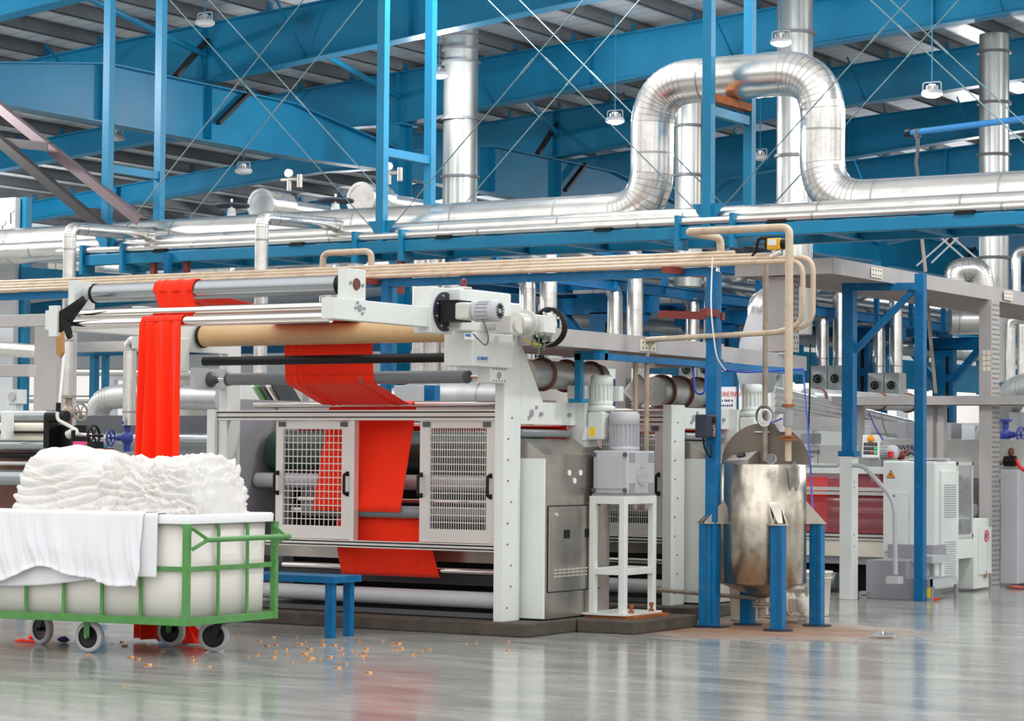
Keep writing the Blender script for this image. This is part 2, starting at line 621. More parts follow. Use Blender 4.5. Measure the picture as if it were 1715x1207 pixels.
structure(G().box(-44, 14, -18, 48, -0.12, 0).build('floor', 'floor'), 'polished grey green epoxy floor with streaks and a brown rust stain')
XS = [-44, -26, -18, -12.8, -7, 4, 14]
ROOF_Y0 = 1.0
g = G()
pts = [(x, ROOF_Y0, ztop(x) + 0.21) for x in XS] + [(x, ROOF_Y0, ztop(x) + 0.25) for x in reversed(XS)]
g.poly(pts, (0, 47 - ROOF_Y0, 0))
structure(g.build('ceiling', 'ceiling'), 'white profiled sheet roof lying on grey purlins')

# walls far behind, with bright window strips
g = G()
g.box(-44, 14, 46, 46.2, 0, 2.2)
g.box(-44, 14, 46, 46.2, 3.6, 4.4)
for x in range(-44, 15, 4):
    g.box(x, x + 0.25, 46, 46.2, 2.2, 3.6)
structure(g.build('wall_back', 'wall'))
structure(G().box(-44, 14, 46, 46.2, 4.4, 10).build('wall_back_gable', 'wallblue'))
g = G()
g.box(-42.2, -42, 1, 47, 0, 2.4)
g.box(-42.2, -42, 1, 47, 3.8, 6.5)
for y in range(1, 48, 4):
    g.box(-42.2, -42, y, y + 0.25, 2.4, 3.8)
structure(g.build('wall_left', 'wall'))

# rafters
def rafter(y, label):
    t = T('roof_rafter', (-12.8, y, zbot(-12.8)), label, 'roof beam', 'blue roof rafters')
    lo = [(x, y - 0.006, zbot(x)) for x in XS]
    hi = [(x, y - 0.006, ztop(x)) for x in reversed(XS)]
    G().poly(lo + hi, (0, 0.012, 0)).build('web_plate', 'blue', t)
    for nm, fz, s in (('top_flange', ztop, -1), ('bottom_flange', zbot, 1)):
        g = G()
        for a, b in zip(XS, XS[1:]):
            g.hexa([(a, y - 0.13, fz(a)), (b, y - 0.13, fz(b)), (b, y + 0.13, fz(b)), (a, y + 0.13, fz(a)),
                    (a, y - 0.13, fz(a) + 0.018 * -s), (b, y - 0.13, fz(b) + 0.018 * -s), (b, y + 0.13, fz(b) + 0.018 * -s), (a, y + 0.13, fz(a) + 0.018 * -s)])
        g.build(nm, 'blue', t)
    for x in (-23.0, -12.79, -9.2, -3.6, 1.5):
        G().box(x - 0.006, x + 0.006, y - 0.12, y + 0.12, zbot(x), ztop(x)).build('stiffener', 'blue', t)
    for x in (-15.2, -11.0, -6.8, -2.6):
        G().bar((x, y - 0.75, ztop(x) + 0.02), (x + 0.02, y - 0.03, zbot(x) + 0.05), 0.05, 0.006, (1, 0, 0)).build('fly_brace', 'blue', t)
    x = -27.4
    while x < 3:
        G().box(x + 0.006, x + 0.016, y - 0.06, y + 0.06, ztop(x), ztop(x) + 0.17).build('purlin_cleat', 'blue', t)
        x += 1.05
    return t


ORD = ['nearest of the blue tapered roof rafters, crossing the upper corner above the mauve bars',
       'second blue tapered roof rafter, resting on the deep girder, before the wide duct',
       'third blue tapered roof rafter, passing straight over the column behind the pipe rack',
       'fourth blue tapered roof rafter, behind the raised loop of the silver pipe',
       'fifth blue tapered roof rafter, low behind the hanging lamps',
       'sixth blue tapered roof rafter, far down the hall', 'seventh blue tapered roof rafter, dim at the far end of the hall']
for i, lb in enumerate(ORD):
    rafter(7.1 + 5 * i, lb)

# longitudinal girder on columns
XG = -12.79


def girder(y0, ln=1.0):
    t = T('haunched_girder', (XG, y0, 5.8), {7.1: 'deep blue haunched girder, its near bay carrying the second rafter',
          17.1: 'blue haunched girder bay beyond the first column, behind the wide duct', 27.1: 'blue haunched girder bay far behind the silver pipe loop',
          37.1: 'blue haunched girder bay at the far end of the hall'}[y0], 'girder')
    prof = [(0.22, 5.78, 6.22), (2.75, 5.78, 6.57), (7.0, 5.78, 6.57), (9.78, 5.86, 6.2)]
    prof = [(a * ln, b, c) for a, b, c in prof]
    lo = [(XG - 0.006, y0 + a, b) for a, b, c in prof]
    hi = [(XG - 0.006, y0 + a, c) for a, b, c in reversed(prof)]
    G().poly(lo + hi, (0.012, 0, 0)).build('web_plate', 'blue', t)
    for nm, k, s in (('top_flange', 2, 1), ('bottom_flange', 1, -1)):
        g = G()
        for a, b in zip(prof, prof[1:]):
            za, zb = a[k], b[k]
            g.hexa([(XG - 0.14, y0 + a[0], za), (XG + 0.14, y0 + a[0], za), (XG + 0.14, y0 + b[0], zb), (XG - 0.14, y0 + b[0], zb),
                    (XG - 0.14, y0 + a[0], za + 0.02 * s), (XG + 0.14, y0 + a[0], za + 0.02 * s), (XG + 0.14, y0 + b[0], zb + 0.02 * s), (XG - 0.14, y0 + b[0], zb + 0.02 * s)])
        g.build(nm, 'blue', t)
    for a in (2.75, 5.0):
        G().box(XG - 0.13, XG + 0.13, y0 + a - 0.006, y0 + a + 0.006, 5.8, 6.56).build('stiffener', 'blue', t)
    G().bar((XG + 0.1, y0 + 4.2, 6.6), (XG + 0.02, y0 + 5.0, 7.25), 0.09, 0.05).build('knee_brace', 'dkangle', t)
    G().bar((XG + 0.12, y0 + 5.9, 6.62), (XG + 0.12, y0 + 5.15, 6.05), 0.09, 0.05).build('knee_brace', 'dkangle', t)


for y in (7.1, 17.1, 27.1):
    girder(y)
girder(37.1, 0.88)


def hall_column(y, label):
    t = T('hall_column', (XG, y, 0), label, 'column')
    g = G()
    g.ibeam((XG, y, 0), (XG, y, 6.64), 0.4, 0.24, 0.014, 0.012, (0, 1, 0))
    g.build('shaft', 'blue', t)
    G().box(XG - 0.2, XG + 0.2, y - 0.26, y + 0.26, 6.6, 6.63).build('cap_plate', 'blue', t)


hall_column(17.1, 'blue I-section column under the third rafter, behind the pipe rack hanger')
hall_column(27.1, 'blue I-section column hidden mostly behind the silver pipe loop')
hall_column(37.1, 'blue I-section column near the far end of the hall')

# purlins
pur = None
x = -27.4
while x < 3:
    z = ztop(x) + 0.02
    g = G()
    g.box(x - 0.004, x + 0.004, ROOF_Y0, 46, z, z + 0.19)
    g.box(x - 0.004, x + 0.066, ROOF_Y0, 46, z + 0.182, z + 0.19)
    g.box(x - 0.07, x + 0.004, ROOF_Y0, 46, z, z + 0.008)
    o = g.build('roof_purlin', 'purlin')
    tag(o, 'thin grey Z-section purlin running over the blue rafters under the roof sheet', 'purlin', 'grey roof purlins')
    x += 1.05
# skylight-bright roof strips are left as plain sheets; sag-rod tubes between rafters
for (u1, v1, u2, v2, y1, y2) in ((115, 8, 342, 68, 7.3, 12.0), (515, 100, 668, 140, 12.3, 17.0), (870, 180, 935, 202, 17.3, 22.0)):
    p, q = P(u1, v1, Y=y1), P(u2, v2, Y=y2)
    q.z = p.z = (p.z + q.z) / 2
    tag(G().cyl(p, q, 0.045, n=10).build('roof_strut', 'blue'), {115: 'round blue strut tube between the first and second rafters',
        515: 'round blue strut tube between the second and third rafters', 870: 'round blue strut tube between the third and fourth rafters'}[u1], 'strut')


# high-bay lamps
def lamp(u, v, y, lit, label, rod=0.9, size=0.62):
    s = 1.0
    rod = rod / size
    p = P(u, v, Y=y)
    t = T('high_bay_lamp', p, label, 'hanging lamp')
    G().cyl(p + Vector((0, 0, 0.2 * s)), p + Vector((0, 0, 0.2 * s + rod)), 0.014, n=6).build('hanging_rod', 'blue', t)
    g = G()
    g.lathe(p, (0, 0, 1), [(0.205, -0.01), (0.215, 0.03), (0.19, 0.075), (0.15, 0.09), (0.0, 0.092)], 24)
    g.build('reflector', 'greypaint', t)
    g = G()
    for k in range(12):
        a = math.pi * 2 * k / 12
        c = p + Vector((math.cos(a) * 0.09, math.sin(a) * 0.09, 0.12))
        g.bar(c - Vector((0, 0, 0.04)), c + Vector((0, 0, 0.05)), 0.012, 0.06, (math.cos(a), math.sin(a), 0))
    g.cyl(p + Vector((0, 0, 0.08)), p + Vector((0, 0, 0.2)), 0.07, n=14)
    g.build('heat_sink', 'galv', t)
    g = G()
    w = 0.19
    g.tube(fillet([p + Vector((-w, 0, 0.05)), p + Vector((-w, 0, 0.24)), p + Vector((w, 0, 0.24)), p + Vector((w, 0, 0.05))], 0.05), 0.012, 6)
    g.build('bracket', 'greypaint', t)
    G().lathe(p + Vector((0, 0, -0.012)), (0, 0, 1), [(0.0, -0.06), (0.08, -0.052), (0.15, -0.03), (0.195, 0.0), (0.195, 0.012)], 24).build('lens', 'lens' if lit else 'unlit', t)
    if lit:
        ld = bpy.data.lights.new('lamp_light', 'POINT')
        ld.shadow_soft_size = 0.2
        ld.energy = 210
        lo = bpy.data.objects.new('lamp_light', ld)
        lo.location = p + Vector((0, 0, -0.3))
        COL.objects.link(lo)
        lo.parent = t
        lo.matrix_parent_inverse = Matrix.Translation(-t.location)
    t.scale = (size, size, size)


lamp(343, 40, 9.5, False, 'unlit high bay lamp hanging in front of the second rafter')
lamp(408, 288, 13.5, False, 'unlit high bay lamp hanging low above the silver pipe valves', 1.3)
lamp(735, 127, 13.4, True, 'glowing high bay lamp beside the wide duct with rings')
lamp(1030, 203, 13.5, True, 'glowing high bay lamp hanging beside the rising leg of the pipe loop', 1.3)
lamp(1308, 72, 11.5, True, 'glowing high bay lamp right above the pipe loop corner')
lamp(1561, 158, 12.5, True, 'glowing high bay lamp over the straight pipe past the loop', 1.4)
lamp(1273, 265, 20, False, 'dark high bay lamp seen between the hanger posts and the duct', 1.2)
lamp(196, 232, 14, False, 'small unlit high bay lamp below the deep girder', 0.8)


# extra lamps of the same kind, added to brighten the roof and hall
for i, (x, y) in enumerate(((-2.5, 4.0), (3.5, 2.0), (5.0, 9.0), (6.0, 16.0), (2.5, 24.0), (-22.0, 9.5), (-16.0, 3.0), (-24.0, 18.0), (-20.0, 30.0), (-8.0, 32.0), (-10.0, 2.5), (-30.0, 24.0), (-16.0, 38.0), (-27.0, 36.0))):
    pl = Vector((x, y, zbot(x) - 0.9))
    t = T('high_bay_lamp', pl, 'extra lit high bay lamp added to brighten the hall, outside the view', 'hanging lamp', 'extra high bay lamps added for their light')
    G().lathe(pl, (0, 0, 1), [(0.205, -0.01), (0.215, 0.03), (0.19, 0.075), (0.15, 0.09), (0.07, 0.1), (0.07, 0.2), (0.0, 0.2)], 24).build('reflector', 'greypaint', t)
    G().cyl(pl + Vector((0, 0, 0.2)), Vector((x, y, ztop(x) + 0.21)), 0.014, n=6).build('hanging_rod', 'blue', t)
    G().lathe(pl + Vector((0, 0, -0.012)), (0, 0, 1), [(0.0, -0.06), (0.08, -0.052), (0.15, -0.03), (0.195, 0.0), (0.195, 0.012)], 24).build('lens', 'lens', t)
    ld = bpy.data.lights.new('lamp_light', 'POINT')
    ld.shadow_soft_size = 0.2
    ld.energy = 600
    lo = bpy.data.objects.new('lamp_light', ld)
    lo.location = pl + Vector((0, 0, -0.3))
    COL.objects.link(lo)
    lo.parent = t
    lo.matrix_parent_inverse = Matrix.Translation(-t.location)

# wide vertical ducts
def duct(u, ut, vt, vb, y, px, label, rings, z_top=None, bottom_cone=False):
    p = P(u, vt, Y=y)
    q = P(u, vb, Y=y)
    D = (p - CAM).dot(-(ROT @ Vector((0, 0, 1))))
    r = px / FPX * D / 2
    p = Vector((q.x, y, (ztop(q.x) + 0.15) if z_top else p.z))
    t = T('exhaust_duct', (p.x, y, q.z), label, 'duct')
    G().cyl((p.x, y, q.z), p, r, n=28).build('sheet_pipe', 'duct', t)
    for v in rings:
        c = P(u, v, Y=y)
        G().cyl((p.x, y, c.z - 0.02), (p.x, y, c.z + 0.02), r + 0.035, n=28).build('flange_ring', 'darkgrey', t)
    return p, r


duct(768, 0, 20, 560, 14.2, 58, 'wide galvanised duct passing up behind the second rafter', (62, 84, 106, 200, 297), z_top=7.9)
duct(1330, 0, 0, 560, 13.8, 60, 'wide galvanised duct rising behind the corner of the pipe loop', (57, 262, 440), z_top=8.4)
duct(1152, 0, 150, 480, 15.5, 46, 'grey galvanised duct framed inside the pipe loop', (212, 294))
duct(1665, 0, 58, 640, 19.2, 50, 'tall galvanised duct past the loop, going down behind the perforated column', (88, 173, 260, 432))
# ================================================================== pipe rack and its pipes
YR, YR2 = 4.0, 4.83
ZR = 3.35
XL, XR = -7.80, 4.2
t = T('pipe_rack', ((XL + XR) / 2, YR, ZR), 'blue steel pipe rack hung from the roof under the silver pipes', 'pipe rack')
G().box(XL, XR, YR - 0.05, YR + 0.05, ZR - 0.11, ZR).build('edge_beam', 'blue', t, bevel=0.006)
G().box(XL, XR, YR2 - 0.05, YR2 + 0.05, ZR - 0.11, ZR).build('edge_beam', 'blue', t, bevel=0.006)
x = XL + 0.55
while x < XR:
    g = G()
    g.ibeam((x, YR + 0.05, ZR - 0.055), (x, YR2 - 0.05, ZR - 0.055), 0.1, 0.09, 0.01, 0.008)
    g.build('cross_member', 'blue', t)
    x += 0.86
for hx in (-7.553, -4.1, -0.6):
    for dx in (-0.27, 0.27):
        G().box(hx + dx - 0.02, hx + dx + 0.02, YR - 0.09, YR + 0.11, ZR - 0.2, ZR + 0.1).build('splice_bracket', 'blue', t)
        G().box(hx + dx - 0.02, hx + dx + 0.02, YR2 - 0.09, YR2 + 0.11, ZR - 0.2, ZR + 0.1).build('splice_bracket', 'blue', t)


def hanger(hx, label, stub=False):
    t = T('rack_hanger', (hx, YR, ZR), label, 'hanger frame', 'hanger frames of the pipe rack')
    for y in (YR, YR2):
        zt = zbot(hx) - 0.02 if zbot(hx) < 7.5 else zbot(hx)
        G().box(hx - 0.043, hx + 0.043, y - 0.043, y + 0.043, ZR, zt).build('hanger_post', 'blue', t)
        g = G()
        for s in (-1, 1):
            g.poly([(hx + s * 0.04, y - 0.005, ZR + 0.02), (hx + s * 0.04, y - 0.005, ZR + 0.2), (hx + s * 0.16, y - 0.005, ZR + 0.2)], (0, 0.01, 0))
        g.build('gusset', 'blue', t)
    zt = {-7.553: 4.25, -4.1: 4.22, -0.6: 4.38}[hx]
    G().bar((hx, YR + 0.04, zt), (hx, YR2 - 0.04, zt), 0.06, 0.08).build('tie_bar', 'blue', t)


hanger(-7.553, 'pair of blue hanger posts tied by a low crossbar near the mauve angle bars')
hanger(-4.1, 'pair of blue hanger posts in front of the wide ringed duct')
hanger(-0.6, 'pair of blue hanger posts crossing the raised pipe loop')

# crossed tension rods
ROD = ['thin steel brace rod climbing from the hanger near the mauve bars', 'thin steel brace rod falling to the hanger in front of the wide duct',
       'thin steel brace rod climbing from the hanger in front of the wide duct', 'thin steel brace rod falling to the hanger at the pipe loop',
       'thin steel brace rod climbing past the right leg of the pipe loop', 'thin steel brace rod coming down across the far right duct']
rods = [(-7.553, -4.1), (-4.1, -7.553), (-4.1, -0.6), (-0.6, -4.1), (-0.6, 2.85), (2.85, -0.6)]
for (a, b), lb in zip(rods, ROD):
    for y, w in ((YR, ', front plane'), (YR2, ', rear plane')):
        s = 1 if b > a else -1
        p = Vector((a + 0.14 * s, y, ZR + 0.16))
        q = Vector((b, y, ZR + 3.35))
        g = G()
        g.cyl(p, q, 0.0062, n=8)
        m = p.lerp(q, 0.42)
        g.cyl(m, p.lerp(q, 0.46), 0.011, n=8)
        tag(g.build('brace_rod', 'wire'), lb + w, 'brace rod', 'crossed brace rods of the rack hangers')


def pipe(pts, r, m, name, label, cat='pipe', group=None, fil=None, seams=None, n=16, gore=False):
    """Insulated pipe: one continuous jacket whose raised seams are faces of the same mesh."""
    pts = [Vector(p) for p in pts]
    path = fillet(pts, fil, 13 if r > 0.18 else 8) if fil else pts
    nodes = []                                     # (point, radius, seam face follows)
    last = len(path) - 1
    for i, p in enumerate(path):
        d1 = (p - path[i - 1]).normalized() if i else None
        d2 = (path[i + 1] - p).normalized() if i < last else None
        if gore and d1 is not None and d2 is not None and d1.angle(d2) > 0.05:
            nodes += [(p - d1 * 0.005, r, 0), (p - d1 * 0.004, r + 0.0005, 1), (p + d2 * 0.004, r + 0.0005, 0), (p + d2 * 0.005, r, 0)]
        else:
            nodes.append((p, r, 0))
        if d2 is not None and seams:
            L = (path[i + 1] - p).length
            x = 0.12
            while x < L - 0.12 and L > 0.3:
                c = p + d2 * x
                nodes += [(c - d2 * 0.013, r, 0), (c - d2 * 0.011, r + 0.0008, 1), (c + d2 * 0.011, r + 0.0008, 0), (c + d2 * 0.013, r, 0)]
                x += seams
    k = len(nodes)
    g = G()
    vs, mats, nrm = [], [], []
    d, a, b = g._frame(nodes[1][0] - nodes[0][0])
    for i, (p, rr, _) in enumerate(nodes):
        t_ = (nodes[min(i + 1, k - 1)][0] - nodes[max(i - 1, 0)][0]).normalized()
        a = (a - t_ * a.dot(t_)).normalized()
        b = t_.cross(a).normalized()
        for q in range(n):
            e = a * math.cos(2 * math.pi * q / n) + b * math.sin(2 * math.pi * q / n)
            vs.append(p + e * rr)
            nrm.append(e)
    fs = []
    for i in range(k - 1):
        for q in range(n):
            fs.append((i * n + q, i * n + (q + 1) % n, (i + 1) * n + (q + 1) % n, (i + 1) * n + q))
            mats.append(nodes[i][2])
    g.add(vs, fs, True)
    for ring, flip in ((vs[:n], True), (vs[-n:], False)):
        dd = (nodes[0][0] - nodes[1][0]).normalized() if flip else (nodes[-1][0] - nodes[-2][0]).normalized()
        g.add(ring, [tuple(range(n - 1, -1, -1)) if flip else tuple(range(n))])
        nrm += [dd] * n
    mats += [0, 0]
    o = g.build(name, m)
    o.data.materials.append(M['seam'])
    o.data.polygons.foreach_set('material_index', mats)
    o.data.normals_split_custom_set_from_vertices([tuple(e) for e in nrm])
    return tag(o, label, cat, group)


ZB = ZR + 0.2
pipe([(-14.0, 4.5, ZB - 0.02), (-1.43, 4.5, ZB), (-1.43, 4.5, 4.74), (0.27, 4.5, 4.74), (0.27, 4.5, ZB), (4.2, 4.5, ZB)], 0.2, 'clad',
     'insulated_pipe', 'largest silver pipe along the rack, raised into a tall square loop', fil=0.42, seams=1.15, n=28, gore=True)
# loop support stub between the hanger posts
g = G()
g.bar((-0.6, YR + 0.04, 4.5), (-0.6, YR2 - 0.04, 4.5), 0.09, 0.07)
tag(g.build('loop_support', 'rust'), 'rusty dark support beam under the top of the pipe loop', 'support beam')
pipe([(-14.0, 4.13, ZR + 0.10), (4.2, 4.13, ZR + 0.10)], 0.085, 'clad', 'insulated_pipe', 'second silver pipe on the rack, in front of the largest one', seams=1.3, n=18)
pipe([(-8.2, 3.98, ZR + 0.045), (4.2, 3.98, ZR + 0.045)], 0.038, 'clad', 'insulated_pipe', 'thin silver pipe lying on the rack edge beam', seams=1.7, n=12)
pipe([(-8.2, 4.28, ZR + 0.05), (4.2, 4.28, ZR + 0.05)], 0.045, 'clad', 'insulated_pipe', 'thin silver pipe between the largest and the second pipe', seams=1.5, n=12)
x = XL + 1.0
while x < XR:
    tag(G().box(x - 0.09, x + 0.09, 3.93, 4.75, ZR - 0.004, ZR + 0.012).build('pipe_shoe', 'black'),
        'small dark pipe shoe on the blue rack under the silver pipes', 'pipe shoe', 'pipe shoes on the rack')
    x += 1.72

# branch pipes dropping from the rack to the valves
pipe([(-7.07, 4.13, ZR + 0.2), (-7.07, 2.9, ZR + 0.16), (-7.07, 2.9, 1.86)], 0.065, 'clad', 'branch_pipe',
     'silver branch pipe elbowing down past the end of the top roller', fil=0.09, seams=0.9, n=16, gore=True)
pipe([(-4.70, 4.13, ZR + 0.2), (-4.70, 2.9, ZR + 0.16), (-4.70, 2.9, 1.3)], 0.065, 'clad', 'branch_pipe',
     'silver branch pipe elbowing down behind the middle of the top roller', fil=0.09, seams=0.9, n=16, gore=True)

# valves and blind drum ends behind the largest pipe
def drum(u, v, y, r, label):
    p = P(u, v, Y=y)
    t = T('drum_end', p, label, 'insulated drum')
    g = G()
    g.cyl(p, p + Vector((0, 0.42, 0)), r, n=36)
    g.lathe(p + Vector((0, -0.006, 0)), (0, 1, 0), [(r - 0.03, 0.006), (r - 0.03, 0.0), (r + 0.006, 0.0), (r + 0.006, 0.02), (r, 0.02)], 36, smooth=False, caps=False)
    g.build('drum_jacket', 'clad', t)
    G().tube([p + Vector((0, 0.4, 0)), p + Vector((0, 1.0, 0)), p + Vector((0, 1.9, -0.02))], r * 0.6, 16).build('outlet_pipe', 'clad', t)
    g = G()
    c = p + Vector((0.15, 0.3, r))
    g.cyl(c, c + Vector((0, 0, 0.13)), 0.025, n=8)
    g.cyl(c + Vector((-0.1, 0, 0.12)), c + Vector((0.14, 0, 0.12)), 0.022, n=8)
    g.cyl(c + Vector((0.14, 0, 0.03)), c + Vector((0.14, 0, 0.17)), 0.03, n=8)
    g.build('fittings', 'stain', t)
    g = G()
    g.cyl(c + Vector((0, -0.03, 0.19)), c + Vector((0, 0.01, 0.19)), 0.045, n=16)
    g.cyl(c + Vector((0, 0, 0.1)), c + Vector((0, 0, 0.17)), 0.012, n=6)
    g.build('gauge', 'white', t)


drum(437, 343, 5.6, 0.175, 'silver blind drum end with a gauge behind the pipe, near the low lamp')
drum(604, 333, 5.6, 0.175, 'silver blind drum end with a gauge, beside the middle hanger post')


def handwheel(g, c, axis, R, r=0.012):
    g.torus(c, axis, R, r, 24, 6)
    d, a, b = g._frame(axis)
    for k in range(3):
        th = math.pi * k / 3
        e = a * math.cos(th) + b * math.sin(th)
        g.cyl(Vector(c) - e * R, Vector(c) + e * R, r * 0.7, n=6)


for u, v, lb in ((388, 344, 'steam valve with a dark blue handwheel on the silver pipe, beside the smaller drum end'),
                 (562, 336, 'steam valve with a dark blue handwheel on the silver pipe, before the middle hanger')):
    p = P(u, v, Y=5.0)
    t = T('steam_valve', p - Vector((0, 0, 0.25)), lb, 'valve')
    g = G()
    g.cyl(p - Vector((0, 0, 0.25)), p - Vector((0, 0, 0.1)), 0.06, 0.045, n=14)
    g.cyl(p - Vector((0, 0, 0.12)), p - Vector((0, 0, 0.03)), 0.05, 0.04, n=14)
    g.cyl(p - Vector((0, 0, 0.05)), p + Vector((0, 0, 0.07)), 0.012, n=8)
    g.build('bonnet', 'pale', t)
    g = G()
    handwheel(g, p, (0, 0, 1), 0.175, 0.02)
    g.build('handwheel', 'navy', t)

# short drop pipes and posts below the rack
for (u, v1, v2, w, m, lb) in ((258, 436, 470, 9, 'oxide', 'short brown hanger post under the rack, left of the red cloth'),
                              (313, 438, 470, 9, 'oxide', 'short brown hanger post under the rack, above the red cloth'),
                              (281, 424, 470, 7, 'blue2', 'thin blue post dropping in front of the rack beam'),
                              (672, 430, 480, 9, 'oxide', 'short brown hanger post under the rack beside the beige pipe loop')):
    y = 3.915 if m == 'blue2' else 4.02
    a, b = P(u, v1, Y=y), P(u, v2 + 12, Y=y)
    G_ = G().box(a.x - 0.028, a.x + 0.028, y - 0.028, y + 0.028, b.z, ZR - 0.1 if m != 'blue2' else a.z)
    tag(G_.build('drop_post', m), lb, 'post')

# angle-iron frame at the upper left, carrying the rack end
def angle(u1, v1, u2, v2, y1, y2, m, label, w=0.09):
    p, q = P(u1, v1, Y=y1), P(u2, v2, Y=y2)
    d = (q - p).normalized()
    n = Vector((0, 1, 0))
    s = d.cross(n).normalized()
    g = G()
    g.bar(p, q, 0.008, w, s)
    g.bar(p + s * w / 2 + n * w / 2, q + s * w / 2 + n * w / 2, w, 0.008, s)
    tag(g.build('angle_brace', m), label, 'angle bar', 'angle bars of the end frame')


angle(-15, 172, 232, 371, 3.9, 3.9, 'mauve', 'mauve primed angle bar sloping down behind the first hanger post')
angle(-15, 228, 185, 396, 3.55, 3.55, 'dkangle', 'dark angle bar sloping down in front of the first hanger post')
angle(-15, 236, 80, 246, 3.7, 3.7, 'dkangle', 'dark level angle bar at the top of the end frame')
angle(130, 354, 232, 364, 4.2, 4.2, 'dkangle', 'dark level angle bar just above the silver pipe')
# ================================================================== the padding machine
XML, XMR = -3.03, -0.36          # inner width of the frame


def alu_rail(t, x0, x1, y, z0, z1, name):
    G().box(x0, x1, y, y + 0.06, z0, z1).build(name, 'alu', t, bevel=0.003)
    h = z1 - z0
    g = G()
    for f in (0.3, 0.78):
        g.box(x0 + 0.004, x1 - 0.004, y - 0.0015, y + 0.002, z0 + h * f - 0.005, z0 + h * f + 0.005)
    g.build('profile_groove', 'black', t)


def guard_door(t, x0, x1, z0, z1, gx0, gx1, gz0, gz1, nx, nz, handles):
    y = 0.125
    g = G()
    g.box(x0, gx0, y, y + 0.03, z0, z1).box(gx1, x1, y, y + 0.03, z0, z1)
    g.box(gx0, gx1, y, y + 0.03, z0, gz0).box(gx0, gx1, y, y + 0.03, gz1, z1)
    d = g.build('guard_door', 'alu', t)
    g = G()
    for i in range(nx + 1):
        x = gx0 + (gx1 - gx0) * i / nx
        g.box(x - 0.0026, x + 0.0026, y + 0.011, y + 0.017, gz0, gz1)
    for k in range(nz + 1):
        z = gz0 + (gz1 - gz0) * k / nz
        g.box(gx0, gx1, y + 0.009, y + 0.014, z - 0.0036, z + 0.0036)
    g.build('wire_grid', 'alu', d)
    for hx in handles:
        g = G()
        zc = (z0 + z1) / 2 - 0.03
        g.tube(fillet([(hx, y, zc + 0.075), (hx, y - 0.045, zc + 0.075), (hx, y - 0.045, zc - 0.075), (hx, y, zc - 0.075)], 0.02), 0.012, 8)
        g.box(hx - 0.014, hx + 0.014, y - 0.006, y, zc + 0.06, zc + 0.095).box(hx - 0.014, hx + 0.014, y - 0.006, y, zc - 0.095, zc - 0.06)
        g.build('handle', 'black', d)
    for hx in (x0 + 0.06, x1 - 0.06):
        G().box(hx - 0.03, hx + 0.03, y - 0.012, y, z1 - 0.045, z1 - 0.008).build('door_sensor', 'darkgrey', d)


def bolts(g, pts, axis, r=0.012, h=0.01):
    for p in pts:
        p = Vector(p)
        g.cyl(p, p + Vector(axis) * h, r, n=8)


def motor_body(t, p, q, r, name='motor', m='greypaint', fins=16):
    """Finned electric motor between p and q, fan cover at q."""
    p, q = Vector(p), Vector(q)
    d, a, b = G()._frame(q - p)
    L = (q - p).length
    g = G()
    g.cyl(p + d * 0.02, p + d * L * 0.68, r * 0.84, n=20)
    for k in range(fins):
        th = 2 * math.pi * k / fins
        e = a * math.cos(th) + b * math.sin(th)
        g.bar(p + d * 0.03 + e * r * 0.88, p + d * L * 0.68 + e * r * 0.88, 0.006, r * 0.22, e)
    g.lathe(p, d, [(r * 0.95, 0), (r, 0.008), (r, 0.028), (r * 0.8, 0.04)], 20)
    o = g.build(name, m, t)
    g = G()
    g.lathe(p, d, [(r * 0.93, L * 0.66), (r * 1.0, L * 0.68), (r * 1.0, L * 0.93), (r * 0.86, L), (0.0, L)], 24)
    g.build('fan_cover', m, o)
    return o


